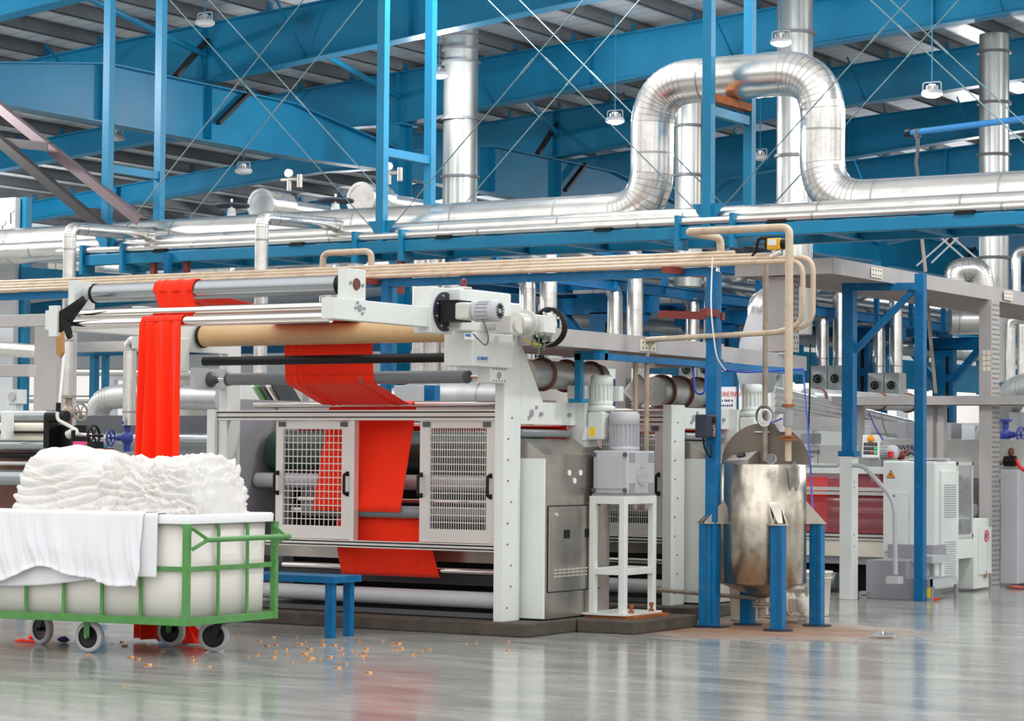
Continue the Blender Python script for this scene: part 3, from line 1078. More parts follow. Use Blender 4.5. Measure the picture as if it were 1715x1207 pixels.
def dye_machine(label, near=True):
    t = T('dyeing_machine', (-1.6, 0.06, 0.1), label, 'textile machine', 'fabric padding machines')
    # --- frame
    for x, zu in ((XMR, 2.42 if near else 1.74), (XML - 0.02, 1.66)):
        G().box(x, x + 0.08, 0.06, 0.3, 0.1, zu).build('frame_upright', 'pale', t, bevel=0.004)
    g = G()
    for z in [0.2 + 0.155 * k for k in range(10)]:
        g.cyl((-0.2805, 0.12 + 0.05 * ((int(z * 100)) % 2), z), (-0.274, 0.12 + 0.05 * ((int(z * 100)) % 2), z), 0.007, n=8)
    g.build('frame_bolts', 'darkgrey', t)
    if near:
        G().poly([(-0.36, 0.3, 2.14), (-0.36, 0.3, 1.72), (-0.36, 0.62, 1.72)], (0.08, 0, 0)).build('gusset_plate', 'pale', t)
    G().box(-0.36, -0.28, 0.3, 1.12, 1.55, 1.72).build('side_beam', 'pale', t, bevel=0.004)
    G().box(-0.36, -0.2, 1.12, 1.32, 1.2, 1.86 if near else 1.72).build('rear_post', 'pale', t, bevel=0.004)
    for y, z, r_, h_ in ((0.41, 1.6, 0.014, 0.01), (0.52, 1.68, 0.014, 0.01), (0.45, 1.635, 0.028, 0.008), (0.58, 1.63, 0.016, 0.02), (1.0, 1.63, 0.016, 0.02)):
        G().cyl((-0.28, y, z), (-0.28 + h_, y, z), r_, n=14).build('beam_bolt', 'midgrey', t)
    g = G()
    g.box(-2.95, -0.36, 0.86, 0.95, 1.66, 1.74)
    g.build('rear_crossbar', 'traygrey', t)

    # --- hopper: stainless housing with side panel, hood and access door
    G().box(-0.40, -0.1, 0.37, 1.34, 0.11, 1.3).build('hopper_body', 'stain', t)
    G().box(-0.40, -0.103, 0.345, 0.37, 0.112, 1.298).build('side_panel', 'pale', t, bevel=0.004)
    g = G()
    g.poly([(-0.40, 0.35, 1.3), (-0.1, 0.35, 1.3), (-0.1, 0.35, 1.325), (-0.29, 0.35, 1.445), (-0.40, 0.35, 1.445)], (0, 1.0, 0))
    g.build('hood', 'stain', t)
    G().box(-0.102, -0.096, 0.392, 1.188, 0.302, 0.948).build('door_gap', 'black', t)
    dr = G().box(-0.097, -0.088, 0.40, 1.18, 0.31, 0.94).build('access_door', 'stain', t, bevel=0.003)
    for y in (0.66, 0.98):
        G().box(-0.0885, -0.085, y - 0.045, y + 0.045, 0.70, 0.765).build('door_window', 'blackpit', dr)
    g = G()
    for k in range(10):
        for z in (0.47, 0.445, 0.42):
            y = 0.47 + 0.066 * k
            g.box(-0.088, -0.082, y, y + 0.04, z - 0.004, z + 0.004)
    g.build('louvers', 'alu', dr)
    g = G()
    for y, z in ((0.5, 0.88), (1.1, 0.89)):
        g.cyl((-0.09, y, z), (-0.075, y, z), 0.014, n=10)
    g.build('door_latch', 'alu', dr)
    for y, z in ((0.71, 1.19), (0.88, 1.19), (0.79, 1.13)):
        G().cyl((-0.101, y, z), (-0.094, y, z), 0.022, n=14).build('plug_cap', 'white', t)
    # --- shaft stub towards the gear unit
    G().cyl((-0.1, 1.22, 1.12), (0.02, 1.22, 1.12), 0.085, n=20).build('drive_hub', 'greypaint', t)

    # --- guards
    alu_rail(t, XML, XMR + 0.01, 0.09, 1.575, 1.655, 'guard_rail')
    alu_rail(t, XML + 0.55, XMR + 0.01, 0.09, 0.605, 0.66, 'guard_rail')
    G().box(XMR - 0.002, XMR + 0.035, 0.08, 0.16, 1.55, 1.66).build('rail_end_plate', 'alu', t)
    G().box(XMR - 0.002, XMR + 0.035, 0.08, 0.16, 0.59, 0.7).build('rail_end_plate', 'alu', t)
    G().box(XMR - 0.04, XMR - 0.002, 0.1, 0.16, 0.66, 1.575).build('guard_post', 'alu', t)
    G().box(-1.685, -1.645, 0.1, 0.16, 0.66, 1.575).build('guard_post', 'alu', t)
    G().box(-2.95, -2.89, 0.16, 0.24, 0.5, 1.575).build('guard_post', 'alu', t)
    guard_door(t, -2.41, -1.70, 0.665, 1.572, -2.34, -1.78, 0.76, 1.51, 13, 14, (-2.39, -1.725))
    guard_door(t, -1.06, -0.405, 0.665, 1.572, -0.97, -0.47, 0.76, 1.52, 24, 14, (-1.045, -0.43))
    G().cyl((-2.8, 0.35, 1.70), (XMR, 0.35, 1.70), 0.022, n=14).build('rail_roller', 'chrome', t)

    # --- rollers inside
    def roll(name, u, x0, x1, y, z, r, m, sh=0.0):
        o = G().cyl((x0, y, z), (x1, y, z), r, n=32).build(name, m, t)
        if sh:
            G().cyl((x0 - 0.12, y, z), (x1 + 0.12, y, z), sh, n=12).build('shaft', 'chrome', o)
        return o
    roll('mangle_roll', 0, -2.9, -0.42, 0.78, 1.33, 0.17, 'rollgreen', 0.05)
    roll('support_tube', 0, -2.95, -0.4, 0.6, 1.1, 0.06, 'greypaint')
    roll('guide_roll', 0, -2.2, -0.42, 0.22, 0.88, 0.047, 'rollgrey', 0.02)
    roll('guide_roll', 0, -2.4, -0.38, 0.42, 0.96, 0.018, 'chrome')
    roll('guide_roll', 0, -2.5, -0.38, 0.36, 0.44, 0.024, 'chrome')
    roll('spreader_pipe', 0, -2.95, -0.38, 0.3, 0.235, 0.062, 'greypaint')
    G().box(-2.9, -0.4, 0.5, 0.52, 0.5, 0.66).build('dye_trough', 'stain', t)
    G().box(-2.9, -0.4, 0.62, 0.7, 0.32, 0.42).build('trough_stay', 'darkgrey', t)
    G().box(-2.9, -0.4, 0.2, 0.24, 0.11, 0.145).build('foot_bar', 'darkgrey', t)
    G().box(-2.95, -0.38, 1.1, 1.14, 0.11, 1.16).build('rear_sheet', 'blackpit', t)
    G().box(-2.95, -0.38, 0.3, 1.1, 0.105, 0.115).build('drip_tray', 'blackpit', t)
    # --- left inner side: plates, tube flange and orange hoist ring
    G().box(-3.0, -2.97, 0.3, 1.3, 0.2, 1.75).build('side_plate', 'midgrey', t)
    G().box(-3.01, -2.4, 0.98, 1.0, 1.16, 1.5).build('cover_plate', 'midgrey', t)
    G().box(-2.72, -2.40, 0.9, 0.97, 0.9, 1.05).build('terminal_case', 'greypaint', t)
    p = P(445, 765, Y=0.8)
    g = G()
    g.tube(fillet([p + Vector((-0.032, 0, -0.09)), p + Vector((-0.032, 0, 0.075)), p + Vector((0.032, 0, 0.075)), p + Vector((0.032, 0, -0.09))], 0.03), 0.014, 8)
    g.box(p.x - 0.045, p.x + 0.045, p.y - 0.02, p.y + 0.02, p.z - 0.15, p.z - 0.08)
    g.build('hoist_ring', 'orange', t)
    if not near:
        return t

    # --- infeed head: right side
    G().box(-0.44, -0.2, -0.51, 0.05, 1.955, 2.2).build('gearbox_housing', 'pale', t, bevel=0.006)
    G().box(-0.34, -0.2, -0.68, 0.02, 2.2, 2.5).build('drive_cover', 'pale', t, bevel=0.012)
    G().box(-0.36, -0.24, 0.02, 0.22, 2.2, 2.44).build('rear_cover', 'pale', t, bevel=0.012)
    G().box(-0.44, -0.3, -0.9, -0.62, 2.175, 2.5).build('arm_plate', 'pale', t, bevel=0.004)
    arm = G().box(-0.41, -0.31, -2.05, -0.9, 2.215, 2.355).build('swing_arm', 'pale', t, bevel=0.003)
    g = G()
    g.cyl((-0.31, -1.75, 2.3), (-0.303, -1.75, 2.3), 0.024, n=14)
    bolts(g, [(-0.31, -1.8, 2.3), (-0.31, -1.7, 2.3), (-0.31, -1.78, 2.335), (-0.31, -1.72, 2.265)], (1, 0, 0), 0.01)
    g.build('arm_bolts', 'midgrey', arm)
    bp = G().box(-0.40, -0.325, -1.88, -1.66, 2.355, 2.56).build('bearing_plate', 'pale', t, bevel=0.003)
    g = G()
    g.torus((-0.324, -1.77, 2.46), (1, 0, 0), 0.034, 0.008, 20, 6)
    g.cyl((-0.33, -1.77, 2.46), (-0.318, -1.77, 2.46), 0.028, n=14)
    g.build('bearing', 'copper', bp)
    g = G()
    bolts(g, [(-0.325, -1.84, 2.465), (-0.325, -1.70, 2.455)], (1, 0, 0), 0.012)
    g.build('plate_bolts', 'midgrey', bp)
    disc = G().cyl((-0.3, -0.73, 2.33), (-0.288, -0.73, 2.33), 0.14, n=36).build('flange_disc', 'navy', t)
    g = G()
    bolts(g, [(-0.288, -0.73 + 0.115 * math.cos(a), 2.33 + 0.115 * math.sin(a)) for a in [k * math.pi / 4 + 0.3 for k in range(8)]], (1, 0, 0), 0.008, 0.006)
    g.build('disc_bolts', 'alu', disc)
    g = G()
    g.box(-0.288, -0.12, -0.82, -0.81, 2.26, 2.40).box(-0.288, -0.12, -0.83, -0.65, 2.255, 2.265).box(-0.288, -0.12, -0.83, -0.65, 2.395, 2.405)
    g.build('motor_bracket', 'black', t)
    G().box(-0.14, -0.03, -0.84, -0.65, 2.265, 2.385).build('worm_gearbox', 'geargrey', t, bevel=0.015)
    mb = motor_body(t, (-0.03, -0.74, 2.325), (0.17, -0.74, 2.325), 0.075, m='greypaint')
    g = G()
    for k in range(14):
        a = 2 * math.pi * k / 14
        g.bar((0.172, -0.74 + 0.02 * math.cos(a), 2.325 + 0.02 * math.sin(a)), (0.172, -0.74 + 0.055 * math.cos(a + 0.3), 2.325 + 0.055 * math.sin(a + 0.3)), 0.004, 0.009, (1, 0, 0))
    g.build('fan_slots', 'black', mb)
    # second drive: worm gear and motor with wide flange
    g = G()
    g.cyl((-0.2, -0.33, 2.27), (-0.06, -0.33, 2.27), 0.06, n=18)
    g.box(-0.06, 0.06, -0.42, -0.25, 2.19, 2.31)
    g.cyl((0.06, -0.33, 2.25), (0.075, -0.33, 2.25), 0.05, n=18)
    g.cyl((0.0, -0.25, 2.27), (0.0, -0.05, 2.27), 0.075, n=20)
    g.lathe((0.0, -0.12, 2.27), (0, 1, 0), [(0.1, 0), (0.1, 0.03), (0.07, 0.04)], 22)
    g.build('worm_gear', 'geargrey', t)
    g = G()
    g.cyl((0.0, -0.05, 2.27), (0.0, 0.22, 2.27), 0.075, n=20)
    g.box(0.03, 0.13, -0.06, 0.1, 2.21, 2.33)
    o = g.build('geared_motor', 'pale', t)
    g = G()
    g.torus((0.02, 0.2, 2.26), (0, 1, 0), 0.13, 0.022, 28, 8)
    g.build('flange_ring', 'black', o)
    g = G()
    for a in range(10):
        th = a * math.pi / 5
        g.cyl((0.02 + 0.11 * math.cos(th), 0.17, 2.26 + 0.11 * math.sin(th)), (0.02 + 0.11 * math.cos(th), 0.2, 2.26 + 0.11 * math.sin(th)), 0.01, n=6)
    g.build('flange_bolts', 'alu', o)
    for pts, m in (([(0.02, -0.02, 2.2), (-0.05, 0.05, 2.1), (0.02, 0.14, 2.12), (0.1, 0.2, 2.17)], 'cablegrey'),
                   ([(-0.1, -0.02, 2.22), (-0.06, 0.06, 2.13), (0.0, 0.12, 2.13)], 'yellow'),
                   ([(0.1, 0.0, 2.2), (0.08, 0.02, 2.08)], 'cablegrey'), ([(0.06, -0.02, 2.21), (0.06, -0.02, 2.05)], 'green'),
                   ([(0.05, -0.78, 2.28), (0.06, -0.7, 2.15), (-0.05, -0.56, 2.08), (-0.18, -0.53, 2.18)], 'cablegrey')):
        G().tube(fillet(pts, 0.08), 0.006, 6).build('cable', m, t)
    G().box(-0.2, -0.19, -0.47, -0.3, 1.99, 2.18).build('drive_panel', 'pale', t, bevel=0.002)
    lb = G().box(-0.2, -0.196, -0.62, -0.5, 2.14, 2.185).build('maker_label', 'white', t)
    G().box(-0.197, -0.194, -0.61, -0.54, 2.16, 2.18).build('label_print', 'bluelogo', lb)
    text('ELDMART', (-0.188, -0.46, 2.0), (0, 1, 0), (0, 0, 1), 0.034, 'bluelogo', t, 'maker_lettering', bold=0.0008)
    G().box(-0.26, -0.2, -0.62, -0.52, 2.5, 2.515).build('cover_cap', 'alu', t)
    g = G()
    g.torus((-0.27, -0.52, 2.545), (1, 0, 0), 0.026, 0.01, 18, 6)
    g.build('lifting_eye', 'oxide', t)
    # roller bracket under the head
    rb = G().box(-0.35, -0.24, -0.2, 0.05, 1.845, 1.955).build('roller_bracket', 'pale', t, bevel=0.003)
    g = G()
    g.cyl((-0.24, -0.08, 1.9), (-0.234, -0.08, 1.9), 0.026, n=14)
    bolts(g, [(-0.24, -0.16 + 0.04 * k, z) for k in range(5) for z in (1.86, 1.945)], (1, 0, 0), 0.007, 0.005)
    g.build('bracket_bolts', 'midgrey', rb)
    # --- infeed head: far side
    G().box(-2.95, -2.87, -0.98, 0.1, 2.1, 2.42).build('head_plate', 'pale', t, bevel=0.004)
    G().box(-2.93, -2.86, -0.72, -0.40, 1.94, 2.2).build('cover_plate', 'pale', t, bevel=0.004)
    G().box(-2.96, -2.88, 0.1, 0.27, 0.11, 2.3).build('frame_post', 'pale', t)
    bk = G().box(-2.95, -2.90, -0.28, 0.1, 1.82, 1.98).build('roller_bracket', 'greypaint', t, bevel=0.003)
    G().lathe((-2.9, -0.09, 1.893), (1, 0, 0), [(0.06, 0), (0.06, 0.02), (0.035, 0.035), (0.03, 0.07), (0, 0.07)], 18).build('pillow_block', 'darkgrey', bk)
    G().box(-2.87, -2.75, -2.02, -0.9, 2.19, 2.33).build('swing_arm', 'pale', t, bevel=0.003)
    G().box(-2.80, -2.72, -2.06, -2.02, 2.14, 2.36).build('arm_end_plate', 'pale', t, bevel=0.003)
    G().box(-2.78, -2.72, -1.88, -1.66, 2.33, 2.55).build('bearing_plate', 'pale', t, bevel=0.003)
    g = G()
    g.cyl((-2.72, -1.77, 2.46), (-2.66, -1.77, 2.46), 0.05, 0.035, n=18)
    g.build('bearing', 'greypaint', t)
    g = G()
    g.poly([(-2.72, -2.04, 2.17), (-2.72, -2.04, 2.32), (-2.67, -2.04, 2.34), (-2.53, -2.0, 2.43), (-2.51, -2.0, 2.40), (-2.64, -2.02, 2.24)], (0, 0.03, 0))
    g.poly([(-2.70, -2.04, 2.24), (-2.64, -2.04, 2.12), (-2.61, -2.04, 2.14), (-2.65, -2.04, 2.27)], (0, 0.03, 0))
    g.build('roller_clamp', 'black', t)
    # --- infeed rollers
    def roller(name, x0, x1, y, z, r, m, cap=None, shaft=0.0):
        o = G().cyl((x0, y, z), (x1, y, z), r, n=36).build(name, m, t)
        if cap:
            G().lathe((x0 - 0.012, y, z), (1, 0, 0), [(r * 0.9, 0), (r * 1.1, 0.004), (r * 1.1, 0.022), (r, 0.026)], 36).build('end_cap', cap, o)
            G().lathe((x1 + 0.012, y, z), (-1, 0, 0), [(r * 0.9, 0), (r * 1.03, 0.008), (r * 1.03, 0.03)], 36).build('end_cap', cap, o)
        if shaft:
            G().cyl((x0 - 0.16, y, z), (x1 + 0.12, y, z), shaft, n=12).build('shaft', 'chrome', o)
        return o
    roller('draw_roller', -2.62, -0.45, -1.77, 2.46, 0.066, 'rollsteel', 'black', 0.024)
    roller('chrome_bar', -2.68, -0.41, -1.86, 2.305, 0.036, 'chrome')
    roller('chrome_bar', -2.70, -0.41, -1.94, 2.23, 0.036, 'chrome')
    roller('tan_roller', -2.84, -0.44, -0.26, 2.225, 0.084, 'tan', 'black', 0.03)
    roller('black_bar', -2.7, -0.44, -0.42, 2.02, 0.034, 'black')
    roller('guide_roller', -2.72, -0.5, -0.09, 1.893, 0.048, 'rollgrey', 'darkgrey', 0.014)
    return t


m1 = dye_machine('near pale dyeing machine with caged doors and the red cloth running over its rollers')
m2 = dye_machine('second pale dyeing machine, standing behind the near one with its caged door showing', near=False)
m2.location = m2.location + Vector((0.12, 2.42, 0.0))


def vertical_gearmotor(x, y, label, z0=1.42):
    t = T('gear_motor', (x, y, z0), label, 'gear motor', 'pale gear motors on the machine posts')
    g = G()
    g.box(x - 0.075, x + 0.075, y - 0.1, y + 0.1, z0 + 0.02, z0 + 0.24)
    g.build('gearbox', 'pale', t, bevel=0.02)
    g = G()
    g.cyl((x + 0.075, y + 0.02, z0 + 0.1), (x + 0.095, y + 0.02, z0 + 0.1), 0.045, n=16)
    g.build('output_flange', 'alu', t)
    G().lathe((x, y, z0 + 0.24), (0, 0, 1), [(0.09, 0), (0.105, 0.01), (0.105, 0.04), (0.08, 0.05)], 20).build('adapter', 'pale', t)
    motor_body(t, (x, y, z0 + 0.29), (x, y, z0 + 0.52), 0.088, m='pale')
    G().box(x - 0.02, x + 0.1, y + 0.1, y + 0.17, z0 + 0.32, z0 + 0.44).build('terminal_box', 'pale', t, bevel=0.006)
    G().box(x - 0.05, x + 0.0, y - 0.101, y - 0.1, z0 + 0.05, z0 + 0.12).build('label', 'yellow', t)
    G().poly([(x - 0.09, y - 0.15, z0 + 0.02), (x - 0.09, y - 0.02, z0 + 0.02), (x - 0.09, y - 0.05, z0 + 0.12), (x - 0.09, y - 0.12, z0 + 0.12)], (0.02, 0, 0)).build('torque_bracket', 'pale', t)
    return t


vertical_gearmotor(-0.12, 1.24, 'pale upright gear motor on the near machine beside the beam, behind the grey gear unit')
vertical_gearmotor(0.0, 3.66, 'pale upright gear motor with a yellow label, behind the tank lid')

# plinths
g = G()
g.box(-3.3, -0.04, 0.0, 1.45, 0, 0.1)
tag(g.build('concrete_plinth', 'concrete', bevel=0.012), 'stained concrete plinth under the near dyeing machine', 'plinth')
g = G()
g.box(-0.03, 0.46, 0.72, 1.75, 0, 0.095)
tag(g.build('concrete_plinth', 'concrete', bevel=0.01), 'rust-streaked concrete plinth under the white motor stand', 'plinth')
tag(G().box(-3.2, 0.1, 2.36, 3.9, 0, 0.1).build('concrete_plinth', 'concrete', bevel=0.012), 'dark concrete plinth under the second dyeing machine', 'plinth')
tag(G().box(-3.0, -0.3, 2.3, 2.35, 0.0, 0.02).build('floor_channel', 'blackpit'), 'dark drain channel between the two machines', 'drain')

# ------------------------------------------------------------------ gear motor stand
sx0, sx1, sy0, sy1 = -0.05, 0.21, 1.0, 1.46
t = T('motor_stand', (0.08, 1.2, 0.095), 'white open frame stand under the grey gear unit', 'stand')
for x in (sx0, sx1):
    for y in (sy0, sy1):
        G().box(x - 0.026, x + 0.026, y - 0.026, y + 0.026, 0.13, 1.015).build('leg', 'pale', t, bevel=0.006)
for z, h in ((0.955, 0.06), (0.42, 0.05)):
    for x in (sx0, sx1):
        G().box(x - 0.024, x + 0.024, sy0 + 0.026, sy1 - 0.026, z, z + h).build('rail', 'pale', t, bevel=0.004)
    for y in (sy0, sy1):
        G().box(sx0 + 0.026, sx1 - 0.026, y - 0.024, y + 0.024, z, z + h).build('rail', 'pale', t, bevel=0.004)
G().box(sx0 - 0.06, sx1 + 0.06, sy0 - 0.08, sy1 + 0.06, 0.118, 0.132).build('base_plate', 'pale', t)
g = G().box(sx0 - 0.04, sx1 + 0.13, sy0 - 0.06, sy1 + 0.05, 0.095, 0.118)
g.build('rusty_shim', 'rust', t)
for x, y in ((sx1 + 0.04, sy0 + 0.06), (sx1 + 0.04, sy1 - 0.08)):
    g = G()
    g.cyl((x, y, 0.13), (x, y, 0.2), 0.011, n=8).cyl((x, y, 0.175), (x, y, 0.2), 0.02, n=6).cyl((x, y, 0.132), (x, y, 0.15), 0.024, n=6)
    g.build('anchor_bolt', 'rust', t)

t = T('gear_unit', (0.08, 1.23, 1.015), 'grey gear unit with a finned motor on top of the white stand', 'gear unit')
gb = G().box(-0.07, 0.23, 1.02, 1.46, 1.03, 1.36).build('gearbox', 'greypaint', t, bevel=0.012)
G().box(-0.065, 0.225, 1.0, 1.48, 1.016, 1.03).build('foot_plate', 'midgrey', gb)
G().box(-0.03, 0.19, 1.008, 1.02, 1.07, 1.33).build('front_cover', 'greypaint', gb, bevel=0.003)
for z in (1.08, 1.31):
    for y in (1.09, 1.4):
        G().box(0.228, 0.234, y - 0.045, y + 0.045, z - 0.035, z + 0.035).build('lug_pocket', 'midgrey', gb)
g = G()
g.cyl((0.23, 1.25, 1.18), (0.238, 1.25, 1.18), 0.085, n=24)
bolts(g, [(0.238, 1.25 + 0.065 * math.cos(a), 1.18 + 0.065 * math.sin(a)) for a in [k * math.pi / 3 for k in range(6)]], (1, 0, 0), 0.008, 0.006)
g.build('bearing_cover', 'greypaint', gb)
g = G()
for x in (-0.055, 0.215):
    for z in (1.06, 1.33):
        g.cyl((x, 1.012, z), (x, 1.0, z), 0.018, n=10)
g.build('cover_bolts', 'darkgrey', gb)
motor_body(t, (0.08, 1.24, 1.36), (0.08, 1.24, 1.66), 0.118, m='greypaint', fins=22)

# ------------------------------------------------------------------ red cloth
XC0, XC1 = -2.0, -1.67
t = T('red_fabric', (-1.7, -2.15, 0.0), 'long orange-red cloth gathered over the rods and spread through the near machine', 'fabric')


def folds(s, ph=0.0, n=6):
    return 1.2 - 2.2 * abs(math.sin(s * math.pi * n * 0.55 + ph * 0.5 + 0.5 * math.sin(s * 5))) + 0.35 * math.sin(s * 31 + ph * 2.1)


def hang(i, j):
    s, h = i, j
    x0, x1 = XC0 - 0.01, XC1 + 0.02
    spread = 0.0
    if h > 0.9:
        spread = (h - 0.9) / 0.1
    x = x0 + (x1 - x0) * s - spread * 0.09 * (1 - s) + spread * 0.1 * s
    amp = 0.012 + 0.034 * min(1, h * 2.5)
    return (x, -1.988 - amp * folds(s, 0.4 + h * 0.6) + spread * (0.1 - 0.12 * s), 2.23 - h * 2.21)


G().surf(60, 40, hang).build('hanging_drop', 'red', t, solid=0.006)


def wrap(y, z, r, a0, a1, x0, x1, wob=0.004, n=16):
    def f(i, j):
        a = a0 + (a1 - a0) * j
        rr = r + wob * (folds(i, 1.0) * 0.5 + 0.5)
        return (x0 + (x1 - x0) * i, y + rr * math.cos(a), z + rr * math.sin(a))
    return f


PI = math.pi
G().surf(40, 14, wrap(-1.94, 2.23, 0.042, PI, PI * 0.1, XC0 - 0.01, XC1 + 0.02)).build('rod_wrap', 'red', t, solid=0.005)
# between the rods and up over the draw roller
G().surf(40, 10, lambda i, j: (XC0 - 0.01 + (XC1 + 0.03 - XC0) * i , -1.9 + (-1.82 + 1.9) * j, 2.245 + 0.03 * j + 0.004 * folds(i, 2))).build('rod_bridge', 'red', t, solid=0.005)
G().surf(40, 12, lambda i, j: (XC0 + 0.04 + (XC1 - XC0 - 0.01) * i + (-0.06 + 0.0 * i) * j + 0.02 * j * i, -1.82 + (-1.845 + 1.82) * j - 0.006 * folds(i, 3), 2.27 + (2.46 - 2.27) * j)).build('rise_run', 'red', t, solid=0.005)
G().surf(40, 20, wrap(-1.77, 2.46, 0.074, PI * 1.06, -PI * 0.06, XC0 - 0.02, XC1 + 0.0, 0.005)).build('roller_wrap', 'red', t, solid=0.005)
XW0, XW1 = -2.125, -1.305


def spread_run(i, j):
    x = (XC0 - 0.02 + (XC1 - XC0 + 0.02) * i) * (1 - j) + (XW0 + (XW1 - XW0) * i) * j
    y = -1.7 + (-0.27 + 1.7) * j
    z = 2.45 + (2.312 - 2.45) * j - 0.03 * math.sin(j * PI) + 0.012 * (1 - j) * folds(i, 0.5) - 0.02 * (1 - j) * j * 4 * math.sin(i * PI)
    return (x, y, z)


G().surf(40, 24, spread_run).build('spreading_run', 'red', t, solid=0.004)
G().surf(24, 24, wrap(-0.26, 2.225, 0.087, PI * 0.55, -PI * 0.02, XW0, XW1, 0.0)).build('roller_wrap', 'red', t, solid=0.003)
crease = lambda i: 0.013 * (math.exp(-((i - 0.13) / 0.02) ** 2) + 0.8 * math.exp(-((i - 0.2) / 0.015) ** 2) - 0.9 * math.exp(-((i - 0.84) / 0.02) ** 2))


def polyrun(path, x0, x1, dx=0.0):
    """Sheet that follows a (y, z) path, keeping its creases."""
    L = [0.0]
    for (a, b), (c, d) in zip(path, path[1:]):
        L.append(L[-1] + math.hypot(c - a, d - b))

    def f(i, j):
        s_ = j * L[-1]
        k = 0
        while k < len(path) - 2 and s_ > L[k + 1]:
            k += 1
        u_ = (s_ - L[k]) / (L[k + 1] - L[k])
        (a, b), (c, d) = path[k], path[k + 1]
        n_ = Vector((0, -(d - b), c - a)).normalized()
        p_ = Vector((x0 + (x1 - x0) * i + dx * j, a + (c - a) * u_, b + (d - b) * u_))
        return p_ - n_ * crease(i) if n_.y > 0 else p_ + n_ * crease(i)
    return f


G().surf(90, 12, polyrun([(-0.173, 2.225), (-0.155, 2.03), (-0.146, 1.91)], XW0, XW1, 0.0)).build('down_run', 'red', t, solid=0.003)
G().surf(90, 24, polyrun([(-0.146, 1.912), (-0.145, 1.88), (-0.13, 1.852), (-0.10, 1.838), (-0.05, 1.822), (0.02, 1.798), (0.12, 1.757), (0.22, 1.72), (0.30, 1.698), (0.345, 1.726)], XW0, XW1, 0.05)).build('back_run', 'red', t, solid=0.003)


def cage_run(i, j):       # rail roller -> guide roll inside the cage
    x = XW0 + 0.05 + (XW1 - XW0) * i
    y = 0.37 + (0.155 - 0.37) * j
    return (x, y - crease(i), 1.70 + (0.88 - 1.70) * j)


G().surf(80, 14, cage_run).build('cage_run', 'red', t, solid=0.003)


def low_run(i, j):
    x = -1.92 + (0.86 + 0.05 * j) * i
    return (x, 0.26 + (0.34 - 0.26) * j - crease(i) - 0.03 * math.sin(j * PI), 0.86 + (0.385 - 0.86) * j)


G().surf(60, 14, low_run).build('low_run', 'red', t, solid=0.003)
# red band seen under the side beam and a chrome roll, for both machines
for dy, dx, lb in ((0.0, 0.0, 'flat red cloth band passing under the side beam of the near machine'),
                   (2.42, 0.12, 'flat red cloth band passing under the side beam of the second machine')):
    g = G()
    g.surf(6, 6, lambda i, j: (-2.9 + dx + 2.58 * i, 0.98 + dy + 0.1 * j, 1.54 + 0.01 * j), False)
    g.box(-2.9 + dx, -0.33 + dx, 1.06 + dy, 1.065 + dy, 1.44, 1.55)
    tag(g.build('red_fabric_band', 'red', solid=0.004), lb, 'fabric')
    g = G().cyl((-2.9 + dx, 0.5 + dy, 1.47), (-0.3 + dx, 0.5 + dy, 1.47), 0.03, n=16)
    tag(G().bar((-0.31 + dx, 0.32 + dy, 1.485), (-0.31 + dx, 1.08 + dy, 1.485), 0.06, 0.06).build('edge_roll', 'rollgrey', bevel=0.02), lb.replace('flat red cloth band passing', 'dark grey roll lying'), 'roll')
# ================================================================== laundry cart with white cloth
A0 = Vector((-0.87, -2.85, 0.0))                      # near lower corner of the frame
EX = Vector((-0.992, -0.115, 0.0)).normalized()       # along the long side
EY = Vector((0.0, 1.0, 0.0))                          # along the short end
CL, CW, CZ0, CZ1 = 1.72, 0.93, 0.225, 0.88


def cp(a, b, z):
    p = A0 + EX * a + EY * b
    return Vector((p.x, p.y, z))


t = T('laundry_cart', cp(CL / 2, CW / 2, 0), 'ivory plastic tub cart in a green steel frame, heaped with white cloth', 'cart')


g = G()
N = 6
ring = []
cor = [(0, 0), (1, 0), (1, 1), (0, 1)]


def rrect(z, ins, rad=0.07):
    k = ins + 0.012 * (CZ1 - z) / (CZ1 - CZ0)
    out = []
    for (cx_, cy_, a0) in ((k + rad, k + rad, math.pi), (CL - k - rad, k + rad, 1.5 * math.pi), (CL - k - rad, CW - k - rad, 0), (k + rad, CW - k - rad, 0.5 * math.pi)):
        for q in range(N + 1):
            a = a0 + math.pi / 2 * q / N
            out.append(cp(cx_ + rad * math.cos(a), cy_ + rad * math.sin(a), z))
    return out


rings = [rrect(CZ0 + 0.03, 0.024), rrect(CZ0 + 0.25, 0.024), rrect(CZ1, 0.026)]
n = len(rings[0])
vs = [p for r in rings for p in r]
g.add(vs, [(i * n + k, i * n + (k + 1) % n, (i + 1) * n + (k + 1) % n, (i + 1) * n + k) for i in range(2) for k in range(n)], True)
g.add(rings[0], [tuple(range(n))])
g.build('tub', 'tub', t, solid=0.006)
g = G()
rm = [rrect(CZ1 - 0.015, -0.012), rrect(CZ1 + 0.035, -0.014), rrect(CZ1 + 0.045, -0.005), rrect(CZ1 + 0.045, 0.035), rrect(CZ1 - 0.01, 0.04)]
vs = [p for r in rm for p in r]
g.add(vs, [(i * n + k, i * n + (k + 1) % n, (i + 1) * n + (k + 1) % n, (i + 1) * n + k) for i in range(4) for k in range(n)], True)
g.build('tub_rim', 'rim', t)


def gbar(name, p, q, w, h, up=(0, 0, 1)):
    G().bar(p, q, w, h, up).build(name, 'green', t, bevel=0.003)


